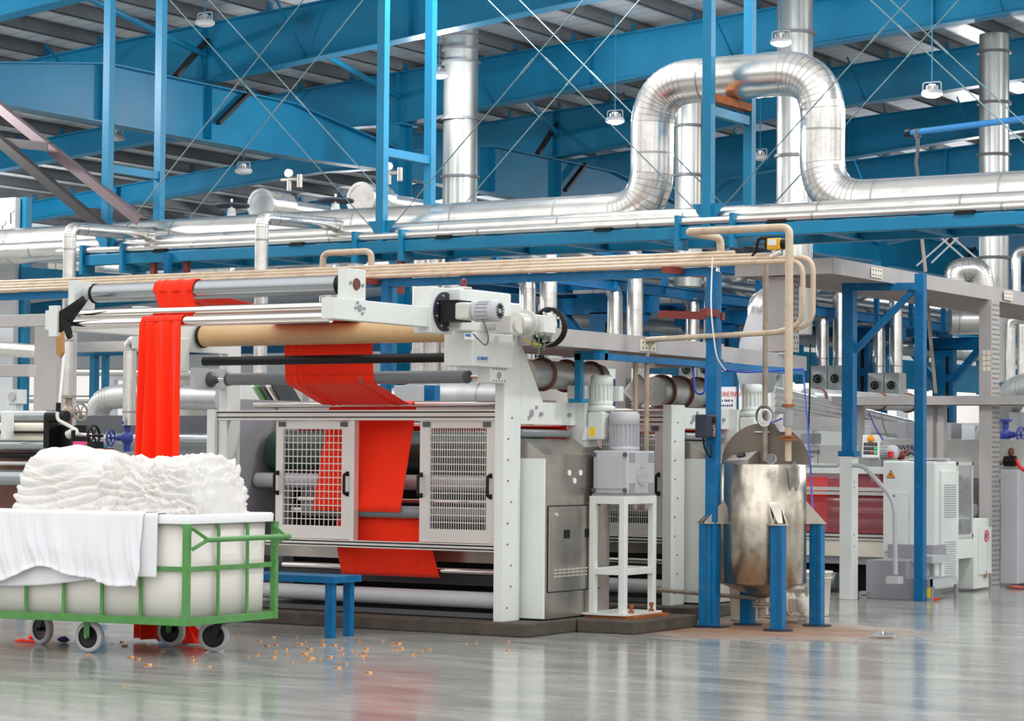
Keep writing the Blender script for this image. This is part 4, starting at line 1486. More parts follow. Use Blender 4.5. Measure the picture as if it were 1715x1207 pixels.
Z0, ZT = CZ0 + 0.012, CZ1 - 0.015
for b in (0.0, CW):
    gbar('base_rail', cp(-0.015, b, Z0), cp(CL + 0.015, b, Z0), 0.035, 0.05)
    gbar('mid_rail', cp(0, b, 0.575), cp(CL, b, 0.575), 0.012, 0.032)
for a in (0.0, CL):
    gbar('base_rail', cp(a, 0, Z0), cp(a, CW, Z0), 0.035, 0.05)
    gbar('mid_rail', cp(a, 0, 0.575), cp(a, CW, 0.575), 0.012, 0.032)
for a in (0.0, CL):
    for b in (0.0, CW):
        gbar('corner_post', cp(a, b, Z0 - 0.025), cp(a, b, ZT), 0.042, 0.042, EX)
for k in range(1, 6):
    for b in (0.0, CW):
        gbar('side_bar', cp(0.045 + k * 0.3, b, Z0), cp(0.045 + k * 0.3, b, ZT), 0.026, 0.014, EY)
for k in (1, 2):
    for a in (0.0, CL):
        gbar('end_bar', cp(a, CW * (0.02 + k * 0.33), Z0), cp(a, CW * (0.02 + k * 0.33), ZT), 0.026, 0.014, EX)
for b in (0.08, CW - 0.02):
    for z in (0.84, 0.70):
        gbar('handle_stay', cp(-0.015, b - 0.05 if b < 0.5 else b - 0.02, z), cp(-0.10, b, 0.765), 0.024, 0.012, EY)
G().cyl(cp(-0.10, 0.06, 0.765), cp(-0.10, CW + 0.02, 0.765), 0.018, n=14).build('push_handle', 'green', t)


def caster(u, v, swivel, heading, lean=0.0):
    c = P(u, v, Z=0.0)
    r = 0.104
    ax = Vector((math.cos(heading), math.sin(heading), 0))      # axle direction
    fw = Vector((-ax.y, ax.x, 0))
    c = Vector((c.x, c.y, r))
    cs = G()
    if swivel:
        cs.box(c.x - 0.05 + fw.x * 0.04, c.x + 0.05 + fw.x * 0.04, c.y - 0.05 + fw.y * 0.04, c.y + 0.05 + fw.y * 0.04, CZ0 - 0.035, CZ0 - 0.013)
    for s in (-1, 1):
        o = ax * (0.036 * s)
        cs.bar(c + o, c + o + fw * (0.04 if swivel else 0.0) + Vector((0, 0, CZ0 - 0.02 - r)), 0.006 if swivel else 0.008, 0.05 if swivel else 0.042, fw)
    cs.cyl(c - ax * 0.05, c + ax * 0.05, 0.012, n=8)
    k = cs.build('caster_fork', 'black' if swivel else 'green', t)
    w = G()
    w.lathe(c - ax * 0.024, ax, [(0.074, 0.048), (0.074, 0.0), (0.1, 0.002), (r, 0.01), (r, 0.038), (0.1, 0.046), (0.074, 0.048)], 32, caps=False)
    w.build('tyre', 'rubber', k)
    w = G()
    w.lathe(c - ax * 0.02, ax, [(0.0, 0.0), (0.02, -0.008), (0.025, 0.0), (0.06, 0.004), (0.0745, 0.003), (0.0745, 0.045), (0.06, 0.036), (0.0, 0.04)], 28)
    w.build('wheel_disc', 'black', k)


caster(150, 1092, False, math.radians(-83 + 0))
caster(287, 1082, False, math.radians(-83))
caster(358, 1091, True, math.radians(-62))
caster(70, 1078, True, math.radians(-100))

# --- heap of white cloth: many rumpled layers, built as one crumpled surface per heap
import mathutils.noise as mn


def heap(name, a0, a1, b0, b1, hfun, label, seed, stretch, amp, strata, du, dv):
    """Pile of folded cloth: steep sides, rounded folds with sharp creases between them."""
    g = G()
    o = Vector((seed * 3.1, seed * 1.7, seed * 0.7))

    def billow(q):
        return abs(mn.noise(q))

    def f(i, j):
        # i runs around the pile's section (front, over the top, to the back), j along the cart
        a = a0 + (a1 - a0) * j
        H = hfun(j)
        th = math.pi * i
        cx_, sz = math.cos(th), math.sin(th)
        endk = min(1.0, min(j, 1 - j) / 0.2)
        e = (1 - (1 - endk) ** 2.2) ** (1 / 2.2)
        half = (b1 - b0) / 2 * (0.62 + 0.38 * e)
        bb = (b0 + b1) / 2 - half * math.copysign(abs(cx_) ** 0.36, cx_)
        z = CZ1 - 0.03 + (H + 0.02) * (0.03 + 0.97 * e) * abs(sz) ** 0.6
        w = Vector((a, bb * 1.1, z)) + o
        warp = Vector((mn.noise(w * 2.6), mn.noise(w * 2.6 + Vector((7, 1, 3))), mn.noise(w * 2.6 + Vector((2, 9, 5))))) * 0.13
        q = w + warp
        qs = Vector((q.x * stretch[0], q.y * stretch[1], q.z * stretch[2]))
        d = 1.25 * billow(qs) + 0.5 * billow(qs * 2.3 + Vector((3, 3, 3))) - 0.5
        big = mn.noise(w * 2.0)
        lay = abs(math.sin((z + strata[1] * mn.noise(w * strata[2]) + 0.3 * warp.z) * strata[0])) ** 0.7 - 0.65
        side = (1 - e) * (1 if j > 0.5 else -1)
        nrm = (EY * (-cx_ * 0.8) + EX * (0.9 * side) + Vector((0, 0, sz * 0.8))).normalized()
        p = cp(a, bb, z) + nrm * (amp * d + strata[3] * lay + 0.045 * big)
        p.z = max(p.z, CZ1 - 0.04)
        return p
    g.surf(du, dv, f)
    o2 = g.build(name, 'cloth')
    tag(o2, label, 'cloth heap')
    return o2


def h1(j):     # long low pile, rising towards its far end
    return 0.40 + 0.045 * math.sin(j * 3.0 - 0.6) + 0.012 * math.sin(j * 17)


def h2(j):
    return 0.425 + 0.02 * math.sin(j * 7 + 1)


heap('cloth_heap', 0.60, 1.50, 0.06, CW - 0.12, h1, 'smooth heap of folded white cloth in the cart, left of the red drop', 1.0, (2.6, 6.0, 15.0), 0.04, (46.0, 0.09, 1.7, 0.03), 200, 220)
heap('cloth_heap', 0.06, 0.80, 0.05, CW - 0.12, h2, 'tall crumpled heap of white cloth with tan edges at the handle end of the cart', 4.0, (10.0, 10.0, 16.0), 0.05, (58.0, 0.05, 6.0, 0.028), 240, 240)

# --- white sheet draped over the long side
W1 = 1.86


def drape(i, j):
    a = 0.20 + (W1 - 0.20) * i
    low = 0.53 + 0.012 * math.sin(i * 9) - 0.14 * i ** 1.3
    zt = CZ1 + 0.052
    fold = math.sin(i * 60 + 2.0 * math.sin(j * 2 + i * 4)) * 0.5 + math.sin(i * 23 - j * 2.5) * 0.5
    if j < 0.18:
        k = j / 0.18
        return cp(a, 0.16 - 0.185 * k, zt + 0.004 * fold * k)
    k = (j - 0.18) / 0.82
    return cp(a, -0.03 - 0.006 * k - 0.006 * fold * min(1, k * 2.2), zt - 0.012 - (zt - low) * k)


o = G().surf(170, 40, drape).build('draped_sheet', 'sheet', solid=0.003)
tag(o, 'thin white sheet draped over the long side of the cart', 'cloth')


def drape2(i, j):
    a = 0.30 + 1.35 * i
    k = j
    # folds fall from the rim and sweep sideways towards the gathered hem
    fall = 0.9 + 1.6 * mn.noise(Vector((i * 24 + 2.2 * k * k, k * 0.7, 3.3))) + 0.8 * mn.noise(Vector((i * 55 + 4.0 * k * k, k * 1.0, 9.1)))
    hem = 0.47 + 0.10 * math.sin(i * math.pi) ** 2 * (1 if 0.2 < i < 1 else 0.6) + 0.02 * math.sin(i * 13) - 0.05 * (i > 0.93) - 0.03 * math.exp(-((i - 0.12) / 0.07) ** 2)
    zt = CZ1 + 0.056
    if k < 0.14:
        q = k / 0.14
        return cp(a, 0.15 - 0.19 * q, zt + 0.003 * fall * q)
    q = (k - 0.14) / 0.86
    b = -0.042 - 0.024 * fall * min(1, q * 1.6) - 0.02 * q - 0.012 * math.exp(-((q - 1) / 0.06) ** 2)
    return cp(a + 0.05 * q * math.sin(i * 6), b, zt - 0.012 - (zt - hem) * q)


o = G().surf(240, 50, drape2).build('draped_sheet', 'sheet', solid=0.003)
tag(o, 'gathered white sheet with a swagged hem, over the thin sheet on the cart', 'cloth')

# red tail lying on the floor beneath the cart belongs to the red cloth
g = G()


def puddle(i, j):
    th = 2 * math.pi * i
    r = j
    x = -1.62 + 0.16 * r * math.cos(th) * (1 + 0.15 * math.sin(3 * th))
    y = -1.9 + 0.07 * r * math.sin(th)
    z = 0.012 + 0.15 * (1 - r) ** 0.7 * (0.7 + 0.3 * math.sin(5 * th))
    return (x, y, z)


g.surf(36, 10, puddle)
g.build('floor_tail', 'red', bpy.data.objects['red_fabric'])

# ------------------------------------------------------------------ blue bench
t = T('bench', (-1.55, -0.65, 0), 'low blue painted steel bench between the cart and the machine', 'bench')
bx0, bx1, by0, by1, bz = -2.75, -1.08, -0.87, -0.50, 0.405
L1 = P(553, 1068, Z=0)
L2 = P(593, 1066, Z=0)
bx1 = L1.x + 0.06
by0, by1 = L1.y - 0.03, L2.y + 0.09
g = G()
k = 12
for i in range(k):
    x = bx0 + (bx1 - bx0) * i / k
    g.box(x + 0.004, x + (bx1 - bx0) / k - 0.004, by0 + 0.02, by1 - 0.02, bz + 0.028, bz + 0.034)
g.build('seat', 'blue2', t)
G().box(bx0, bx1, by0 - 0.015, by0 + 0.015, bz - 0.012, bz + 0.036).build('side_rail', 'blue2', t)
G().box(bx0, bx1, by1 - 0.015, by1 + 0.015, bz - 0.012, bz + 0.036).build('side_rail', 'blue2', t)
for x in (bx0, bx1 - 0.03):
    G().box(x, x + 0.03, by0 + 0.015, by1 - 0.015, bz - 0.012, bz + 0.036).build('end_rail', 'blue2', t)
for x in (bx0 + 0.05, bx1 - 0.06):
    for y in (by0 + 0.03, by1 - 0.06):
        G().box(x - 0.033, x + 0.033, y - 0.026, y + 0.026, 0, bz - 0.012).build('leg', 'blue2', t, bevel=0.003)

# ------------------------------------------------------------------ stainless tank on blue legs
TX, TY, TR, TZ0, TZ1 = 0.83, 2.12, 0.345, 0.345, 1.262
t = T('mixing_tank', (TX, TY, 0), 'round stainless mixing tank on blue legs with its half lid raised', 'tank')
G().lathe((TX, TY, 0), (0, 0, 1), [(0.055, TZ0 - 0.12), (TR - 0.02, TZ0 - 0.012), (TR, TZ0), (TR, TZ1), (TR - 0.006, TZ1 + 0.003), (TR - 0.008, TZ1 - 0.25)], 48).build('shell', 'tank', t)
g = G()
half = [(TX + TR * math.cos(math.pi * k / 24 + math.pi), TY + TR * math.sin(math.pi * k / 24 + math.pi), TZ1) for k in range(25)]
g.poly(half, (0, 0, 0.004))
fl = g.build('fixed_cover', 'stain', t)
d = (ROT @ Vector((1, 0, 0)))
d = Vector((0.93, 0.36, 0)).normalized()
up = Vector((-0.06, 0.10, 1)).normalized()
lid = [Vector((TX, TY + 0.06, TZ1)) + d * (TR * 1.0 * math.cos(math.pi * k / 28)) + up * (TR * 0.95 * math.sin(math.pi * k / 28)) for k in range(29)]
li = G().poly(lid, d.cross(up) * 0.008).build('raised_lid', 'lidsteel', t)
g = G()
hp = Vector((TX, TY + 0.06, TZ1)) + up * 0.25 - d * 0.03
nn = d.cross(up)
g.tube(fillet([hp - d * 0.05, hp - d * 0.05 + nn * 0.04, hp + d * 0.06 + nn * 0.04, hp + d * 0.06], 0.01), 0.006, 6)
g.build('lid_handle', 'alu', li)
g = G()
c = Vector((TX - 0.12, TY - 0.12, TZ1 + 0.004))
g.hexa([c + Vector(q) for q in ((-0.12, -0.1, 0), (0.1, -0.1, 0), (0.1, 0.1, 0), (-0.12, 0.1, 0), (-0.11, -0.09, 0.02), (0.1, -0.09, 0.035), (0.1, 0.1, 0.11), (-0.11, 0.1, 0.085))])
g.build('hatch_box', 'stain', t)
g = G()
g.cyl(c + Vector((0.0, 0.0, 0.05)), c + Vector((-0.003, -0.012, 0.072)), 0.036, n=16)
g.build('hatch_hole', 'blackpit', t)
# legs with brackets
LEG = [P(1183, 1050, Z=0), P(1303, 1056, Z=0), P(1368, 1048, Z=0), P(1252, 1046, Z=0)]
for i, q in enumerate(LEG):
    w = 0.05
    lg = G().box(q.x - w, q.x + w, q.y - 0.04, q.y + 0.04, 0.012, 0.80).build('leg', 'blue2', t, bevel=0.004)
    G().cyl((q.x, q.y, 0), (q.x, q.y, 0.012), 0.115, n=20).build('foot_disc', 'navy', lg)
    G().box(q.x + 0.012, q.x + 0.017, q.y - 0.0405, q.y + 0.042, 0.05, 0.78).build('weld_seam', 'navy', lg)
    dr = Vector((TX - q.x, TY - q.y, 0))
    e = dr.normalized()
    s = Vector((-e.y, e.x, 0))
    inn = Vector((TX, TY, 0)) - e * (TR - 0.004)
    o_ = Vector((q.x, q.y, 0)) - e * 0.05
    g = G()
    for k in (-0.055, 0.055):
        g.poly([o_ + s * k + Vector((0, 0, 0.812)), inn + s * k * 0.8 + Vector((0, 0, 0.812)), inn + s * k * 0.8 + Vector((0, 0, 0.98))], s * 0.005)
    g.hexa([o_ - s * 0.075 + Vector((0, 0, 0.8)), o_ + s * 0.075 + Vector((0, 0, 0.8)), inn + s * 0.06 + Vector((0, 0, 0.8)), inn - s * 0.06 + Vector((0, 0, 0.8)),
            o_ - s * 0.075 + Vector((0, 0, 0.813)), o_ + s * 0.075 + Vector((0, 0, 0.813)), inn + s * 0.06 + Vector((0, 0, 0.813)), inn - s * 0.06 + Vector((0, 0, 0.813))])
    g.poly([o_ - s * 0.02 + Vector((0, 0, 0.815)), o_ + s * 0.02 + Vector((0, 0, 0.815)), inn + s * 0.05 + Vector((0, 0, 0.975)), inn - s * 0.05 + Vector((0, 0, 0.975))], (0, 0, 0.005))
    g.build('bracket', 'stain', t)
# outlet
g = G()
g.cyl((TX, TY, TZ0 - 0.11), (TX, TY, 0.06), 0.03, n=14)
g.cyl((TX, TY, 0.15), (TX, TY, 0.165), 0.07, n=18).cyl((TX, TY, 0.17), (TX, TY, 0.185), 0.07, n=18)
g.cyl((TX, TY, 0.08), (TX + 0.28, TY + 0.06, 0.05), 0.018, n=10)
g.build('outlet_pipe', 'rustpipe', t)
# upright pipes beside the tank lid
for u, vb, vt, m, lb, rr in ((1281, 772, 430, 'rustpipe', 'beige dip pipe standing in the middle of the tank lid', 0.022),
                             (1320, 772, 383, 'beige', 'beige supply pipe with flanges entering the tank at its edge', 0.026)):
    y = TY - 0.02 if u == 1281 else TY - 0.1
    a = P(u, vb, Y=y)
    b = P(u, vt, Y=y)
    tt = T('tank_pipe', a, lb, 'pipe', 'pipes feeding the tank')
    G().cyl((a.x, y, a.z), (a.x, y, b.z), rr, n=12).build('pipe_run', m, tt)
    if u == 1320:
        for z, r_ in ((a.z + 0.16, 0.07), (a.z + 0.185, 0.07)):
            G().cyl((a.x, y, z), (a.x, y, z + 0.014), r_, n=16).build('flange', 'rust', tt)
        G().cyl((a.x, y, a.z + 0.27), (a.x, y, a.z + 0.40), 0.04, n=14).build('coupling', 'midgrey', tt)
        G().cyl((a.x, y, a.z + 0.42), (a.x, y, a.z + 0.44), 0.05, n=14).build('coupling', 'rust', tt)
        g = G()
        g.bar((a.x - 0.03, y - 0.04, a.z + 0.33), (a.x - 0.12, y - 0.08, a.z + 0.29), 0.02, 0.012)
        g.build('lever', 'valveblue', tt)
# hose coil and a white bag hanging at the lid top
p = P(1281, 700, Y=TY - 0.08)
g = G()
for k in range(3):
    g.torus(p + Vector((0.01 * k, -0.01 * k, 0.008 * k)), (0.2, 1, 0.15 * k - 0.1), 0.062 - 0.006 * k, 0.008, 22, 6)
tag(g.build('hose_coil', 'white'), 'small coil of white and grey hose hung on the dip pipe above the lid', 'hose')
g = G()
g.torus(p + Vector((-0.02, 0.03, 0.02)), (0.2, 1, 0.0), 0.075, 0.012, 22, 6)
tag(g.build('hose_coil', 'cablegrey'), 'thick dark grey hose loop hung behind the white coil', 'hose')
p = P(1312, 708, Y=TY + 0.05)
g = G()
g.surf(14, 12, lambda i, j: p + Vector((0.07 * math.cos(2 * PI * i) * (0.4 + 0.6 * math.sin(PI * j)), 0.04 * math.sin(2 * PI * i), -0.07 + 0.14 * j)) * 1.0)
tag(g.build('plastic_bag', 'sheet'), 'white plastic bag tied beside the supply pipe above the lid', 'bag')
# crumpled clear bag hanging on the tank edge
def bag(i, j):
    a = -0.15 - 0.5 * i + 0.1
    r = TR + 0.006 + 0.012 * abs(mn.noise(Vector((i * 6, j * 6, 2))))
    a = -0.25 + 0.42 * (i - 0.5) * (1 - 0.35 * j) - 0.1
    return (TX + r * math.cos(a), TY + r * math.sin(a), TZ1 + 0.01 - 0.19 * j - 0.02 * math.sin(i * 9))


tag(G().surf(18, 12, bag).build('plastic_bag', 'bottle'), 'crumpled clear plastic bag stuck to the upper edge of the tank', 'bag')
g = G()
p = Vector((TX + 0.12, TY - 0.1, TZ1 + 0.045))
for i, (r, h) in enumerate(((0.05, -0.05),)):
    g.surf(16, 10, lambda i, j: p + Vector(((0.05 + 0.015 * mn.noise(Vector((i * 5, j * 5, 1)))) * math.cos(2 * PI * i) * math.sin(PI * j), 0.035 * math.sin(2 * PI * i) * math.sin(PI * j), 0.04 * math.cos(PI * j))))
tag(g.build('plastic_bottle', 'bottle'), 'clear plastic bottle lying on the tank cover in front of the lid', 'bottle')

# buckets and pump behind the tank
def bucket(x, y, r, h, label):
    t = T('bucket', (x, y, 0), label, 'bucket')
    G().lathe((x, y, 0), (0, 0, 1), [(0.0, 0.002), (r * 0.86, 0.002), (r * 0.88, 0.01), (r, h), (r + 0.012, h), (r + 0.012, h + 0.012), (r - 0.006, h + 0.012), (r * 0.84, 0.03), (0, 0.03)], 30).build('body', 'offwhite', t)
    g = G()
    g.torus((x, y, h - 0.04), (0, 0, 1), r + 0.004, 0.006, 28, 6)
    g.build('rib', 'offwhite', t)


b1 = P(1255, 1038, Z=0)
bucket(b1.x, b1.y, 0.17, 0.36, 'off-white plastic bucket standing under the left part of the tank')
b2 = P(1345, 1030, Z=0)
bucket(b2.x + 0.05, b2.y, 0.19, 0.36, 'off-white plastic bucket behind the pump under the right part of the tank')
pp = P(1335, 1043, Z=0)
t = T('diaphragm_pump', pp, 'off-white diaphragm pump on the floor beside the right tank leg', 'pump')
for s in (-1, 1):
    G().lathe(pp + Vector((s * 0.05, 0, 0.15)), (s, 0, 0), [(0.095, 0), (0.1, 0.02), (0.06, 0.05), (0.03, 0.055), (0, 0.055)], 22).build('chamber', 'offwhite', t)
G().box(pp.x - 0.05, pp.x + 0.05, pp.y - 0.05, pp.y + 0.05, 0.09, 0.2).build('centre_block', 'offwhite', t, bevel=0.01)
for z in (0.035, 0.265):
    g = G()
    g.tube([pp + Vector((-0.11, 0, z)), pp + Vector((0.11, 0, z))], 0.026, 10)
    for s in (-1, 1):
        g.cyl(pp + Vector((s * 0.1, 0, z - 0.03)), pp + Vector((s * 0.1, 0, z + 0.03)), 0.034, n=12)
    g.build('manifold', 'offwhite', t)
g = G()
for a in range(8):
    th = a * math.pi / 4
    g.cyl(pp + Vector((0.06, 0.085 * math.cos(th), 0.15 + 0.085 * math.sin(th))), pp + Vector((0.078, 0.085 * math.cos(th), 0.15 + 0.085 * math.sin(th))), 0.01, n=6)
g.build('chamber_bolts', 'darkgrey', t)
p1, p2 = P(1098, 994, Y=2.2), P(1272, 1000, Y=2.1)
tag(G().tube([Vector((p1.x, 2.2, 0.245)), Vector((p2.x, 2.12, 0.215))], 0.017, 10).build('drain_pipe', 'rustpipe'), 'thin rusty pipe running level from the machine to the tank outlet', 'pipe')

# ------------------------------------------------------------------ blue pipe-support frame and the beige pipes
YB = 1.8
pb = P(1193, 1050, Z=0)
ztop_b = P(1193, 455, Y=pb.y).z
t = T('pipe_support', (pb.x, pb.y, 0), 'blue post frame carrying the beige pipes, its post standing beside the tank', 'pipe support')
G().box(pb.x - 0.046, pb.x + 0.046, pb.y - 0.046, pb.y + 0.046, 0, ztop_b).build('post', 'blue2', t, bevel=0.004)
G().box(pb.x - 0.1, pb.x + 0.1, pb.y - 0.1, pb.y + 0.1, 0, 0.012).build('foot_plate', 'navy', t)
G().box(-7.6, pb.x, pb.y - 0.03, pb.y + 0.03, ztop_b - 0.03, ztop_b + 0.035).build('beam', 'blue2', t)
lp = P(648, 470, Y=pb.y)
G().box(lp.x - 0.035, lp.x + 0.035, pb.y - 0.035, pb.y + 0.035, 0, ztop_b - 0.03).build('post', 'blue2', t)
for u in (650, 1160):
    c = P(u, 452, Y=pb.y)
    G().bar((c.x - 0.1, pb.y - 0.25, ztop_b + 0.01), (c.x - 0.1, pb.y + 0.35, ztop_b + 0.01), 0.09, 0.045).build('cross_arm', 'oxide', t)
c = P(1120, 530, Y=pb.y - 0.1)
G().bar((pb.x + 0.02, pb.y - 0.22, c.z + 0.02), (pb.x + 0.02, pb.y + 0.0, c.z + 0.02), 0.06, 0.06).build('cross_arm', 'oxide', t)
G().bar((pb.x - 0.5, pb.y + 0.05, c.z + 0.03), (pb.x + 0.06, pb.y + 0.05, c.z), 0.05, 0.06).build('cross_arm', 'oxide', t)

bz_ = ztop_b + 0.055
xe = P(1295, 440, Y=pb.y).x
PIPES = [(pb.y - 0.07, 0.0, 'beige pipe nearest the machine in the bundle on the blue beam'),
         (pb.y - 0.03, 0.03, 'second beige pipe in the bundle on the blue beam'),
         (pb.y + 0.01, 0.06, 'third beige pipe in the bundle on the blue beam'),
         (pb.y + 0.05, 0.09, 'rearmost beige pipe in the bundle on the blue beam')]
ends = [P(1345, 430, Y=PIPES[0][0]).x, P(1362, 425, Y=PIPES[1][0]).x, xe, P(1230, 430, Y=PIPES[3][0]).x]
for i, (y, dz, lb) in enumerate(PIPES):
    z = bz_ + dz
    if i < 2:
        zz = P(1300, 545, Y=y).z
        pts = [(-7.6, y, z), (ends[i], y, z), (ends[i], y, zz + 0.02), (ends[i] - 0.18, y, zz - 0.05), (P(1065, 545, Y=y).x + 0.1 * i, y, zz - 0.09), (P(1065, 545, Y=y).x + 0.1 * i, y, 0.9)]
    else:
        pts = [(-7.6, y, z), (ends[i], y, z)]
    o = G().tube(fillet(pts, 0.12, 6), 0.02, 12).build('beige_pipe', 'beige')
    tag(o, lb, 'pipe', 'beige pipe bundle')
# loops rising from the bundle
for (u0, u1, vt, vb, y, lb) in ((541, 622, 424, 448, pb.y + 0.2, 'small beige pipe loop rising over the roller end'),):
    a, b = P(u0, vt, Y=y), P(u1, vt + 4, Y=y)
    o = G().tube(fillet([(a.x, y, bz_), (a.x, y, a.z), (b.x, y, a.z), (b.x, y, bz_)], 0.07, 6), 0.028, 12).build('beige_pipe', 'beige')
    tag(o, lb, 'pipe')
a = P(1150, 388, Y=pb.y - 0.3)
b = P(1322, 380, Y=pb.y - 0.3)
c = P(1207, 425, Y=pb.y + 0.1)
o = G().tube(fillet([(c.x, pb.y + 0.1, bz_), (c.x, pb.y + 0.1, a.z - 0.02), (a.x, pb.y - 0.3, a.z), (b.x, pb.y - 0.3, a.z), (b.x, pb.y - 0.3, 1.75)], 0.06, 6), 0.03, 12).build('beige_pipe', 'beige')
tag(o, 'beige pipe crossing in front of the rack and dropping towards the tank', 'pipe')
p = P(1345, 640, Y=2.0)
q = P(1338, 1000, Y=2.0)
# yellow actuator on the bundle
p = P(1299, 409, Y=pb.y)
t = T('valve_actuator', p, 'yellow and black valve actuator on top of the beige pipes', 'actuator')
G().box(p.x - 0.055, p.x + 0.055, p.y - 0.05, p.y + 0.05, p.z - 0.045, p.z + 0.045).build('gear_case', 'ybox', t, bevel=0.01)
g = G()
g.cyl(p + Vector((0.055, 0, 0)), p + Vector((0.105, 0, 0)), 0.042, n=16)
g.cyl(p - Vector((0.075, 0, 0)), p - Vector((0.055, 0, 0)), 0.04, n=16)
g.build('motor_cap', 'black', t)
G().box(p.x - 0.04, p.x + 0.03, p.y - 0.052, p.y - 0.05, p.z - 0.01, p.z + 0.035).build('label', 'white', t)
g = G()
g.cyl(p - Vector((0, 0, 0.045)), p - Vector((0, 0, 0.13)), 0.03, n=12)
g.cyl(p + Vector((-0.06, -0.02, -0.11)), p + Vector((0.09, -0.02, -0.11)), 0.025, n=10)
g.cyl(p + Vector((-0.02, -0.05, -0.1)), p + Vector((0.06, -0.03, -0.06)), 0.018, n=8)
g.build('valve_body', 'alu', t)
G().tube(fillet([p + Vector((-0.06, 0, 0.045)), p + Vector((-0.15, 0, 0.06)), p + Vector((-0.16, 0, -0.04)), p + Vector((-0.22, 0, -0.12))], 0.05), 0.014, 8).build('cable', 'black', t)
# the tall dip pipe joins the bundle
# control box on the post
p = P(1196, 715, Y=pb.y - 0.05)
cb0, cb1 = P(1180, 715, Y=pb.y - 0.06), P(1195, 715, Y=pb.y - 0.06)
t = T('control_box', (pb.x, pb.y - 0.1, p.z - 0.13), 'dark navy control box with a round switch on the blue post', 'control box')
zb, zt_ = P(1196, 733, Y=pb.y - 0.06).z, P(1196, 694, Y=pb.y - 0.06).z
G().box(pb.x - 0.06, pb.x + 0.055, pb.y - 0.2, pb.y - 0.046, zb, zt_).build('housing', 'navy', t, bevel=0.01)
g = G()
g.cyl((pb.x + 0.055, pb.y - 0.1, zt_ - 0.045), (pb.x + 0.066, pb.y - 0.1, zt_ - 0.045), 0.022, n=16)
g.build('switch', 'black', t)
text('LMU', (pb.x + 0.0565, pb.y - 0.11, zt_ - 0.08), (0, 0, -1), (0, 1, 0), 0.045, 'white', t, 'box_lettering')
G().tube(fillet([(pb.x - 0.02, pb.y - 0.13, zb), (pb.x - 0.01, pb.y - 0.13, zb - 0.09), (pb.x + 0.05, pb.y - 0.12, zb - 0.17), (pb.x + 0.03, pb.y - 0.1, zb - 0.05)], 0.05), 0.009, 6).build('cable', 'black', t)

# ------------------------------------------------------------------ litter on the floor
def crumple(name, m, u, v, sx, sy, sz, label, cat, seed, group=None):
    c = P(u, v, Z=0)
    g = G()
    g.surf(14, 10, lambda i, j: (c.x + sx * (1 + 0.5 * mn.noise(Vector((math.cos(2 * PI * i) * 2 + seed, math.sin(2 * PI * i) * 2, j * 3)))) * math.cos(2 * PI * i) * math.sin(PI * j),
                                 c.y + sy * (1 + 0.5 * mn.noise(Vector((math.cos(2 * PI * i) * 2, math.sin(2 * PI * i) * 2 + seed, j * 3)))) * math.sin(2 * PI * i) * math.sin(PI * j),
                                 sz * (0.5 - 0.5 * math.cos(PI * j)) * (1 + 0.4 * mn.noise(Vector((i * 5, j * 5, seed)))) + 0.002))
    tag(g.build(name, m), label, cat, group)


crumple('red_rag', 'red', 42, 1076, 0.11, 0.012, 0.02, 'thin red thread of rag beside the left caster of the cart', 'rag', 1)
crumple('red_rag', 'red', 54, 1072, 0.035, 0.02, 0.035, 'small red knot of rag touching the left caster', 'rag', 2)
crumple('blue_rag', 'dkblue', 106, 1076, 0.05, 0.02, 0.04, 'dark blue scrap of rag beneath the cart', 'rag', 3)
crumple('red_rag', 'red', 1548, 1005, 0.17, 0.05, 0.025, 'red rag wrapped around the foot of the blue portal post', 'rag', 4)
crumple('red_rag', 'pinkcloth', 1705, 986, 0.14, 0.05, 0.03, 'heap of dark red scraps at the right edge of the floor', 'rag', 7)
crumple('plastic_film', 'bottle', 1478, 1069, 0.11, 0.05, 0.04, 'crumpled clear plastic film on the open floor', 'plastic film', 8)
random.seed(11)
m_leaf = mat('orange_lint', lin(226, 158, 92), 0.8, var=0.2)
M['lint'] = m_leaf
proto = None
k = 0
while k < 90:
    u, v = random.gauss(480, 170), random.gauss(1085, 18)
    if not (30 < u < 860 and 1062 < v < 1150):
        continue
    c = P(u, v, Z=0)
    if c.y > -0.9 and c.x < 0 and c.y > -0.15:
        continue
    s = random.uniform(0.3, 1.0)
    if proto is None:
        g = G()
        g.surf(7, 5, lambda i, j: ((i - 0.5) * 0.05, (j - 0.5) * 0.02 * math.sin(PI * (0.1 + 0.8 * i)), 0.004 + 0.006 * math.sin(i * 5 + j * 4)))
        proto = g.build('lint_scrap', 'lint', solid=0.002)
        o = proto
    else:
        o = proto.copy()
        COL.objects.link(o)
    o.location = (c.x, c.y, 0)
    o.rotation_euler = (0, 0, random.uniform(0, 6.28))
    o.scale = (s, s, 1)
    tag(o, 'small orange lint scrap scattered on the grey floor near the cart and bench', 'lint', 'orange lint scraps on the floor')
    k += 1
# ================================================================== right side: portal frame, steps, cabinet
def gate(name, m, x, y, z0, z1, wx, wy, label, cat):
    return tag(G().box(x - wx / 2, x + wx / 2, y - wy / 2, y + wy / 2, z0, z1).build(name, m, bevel=0.004), label, cat)


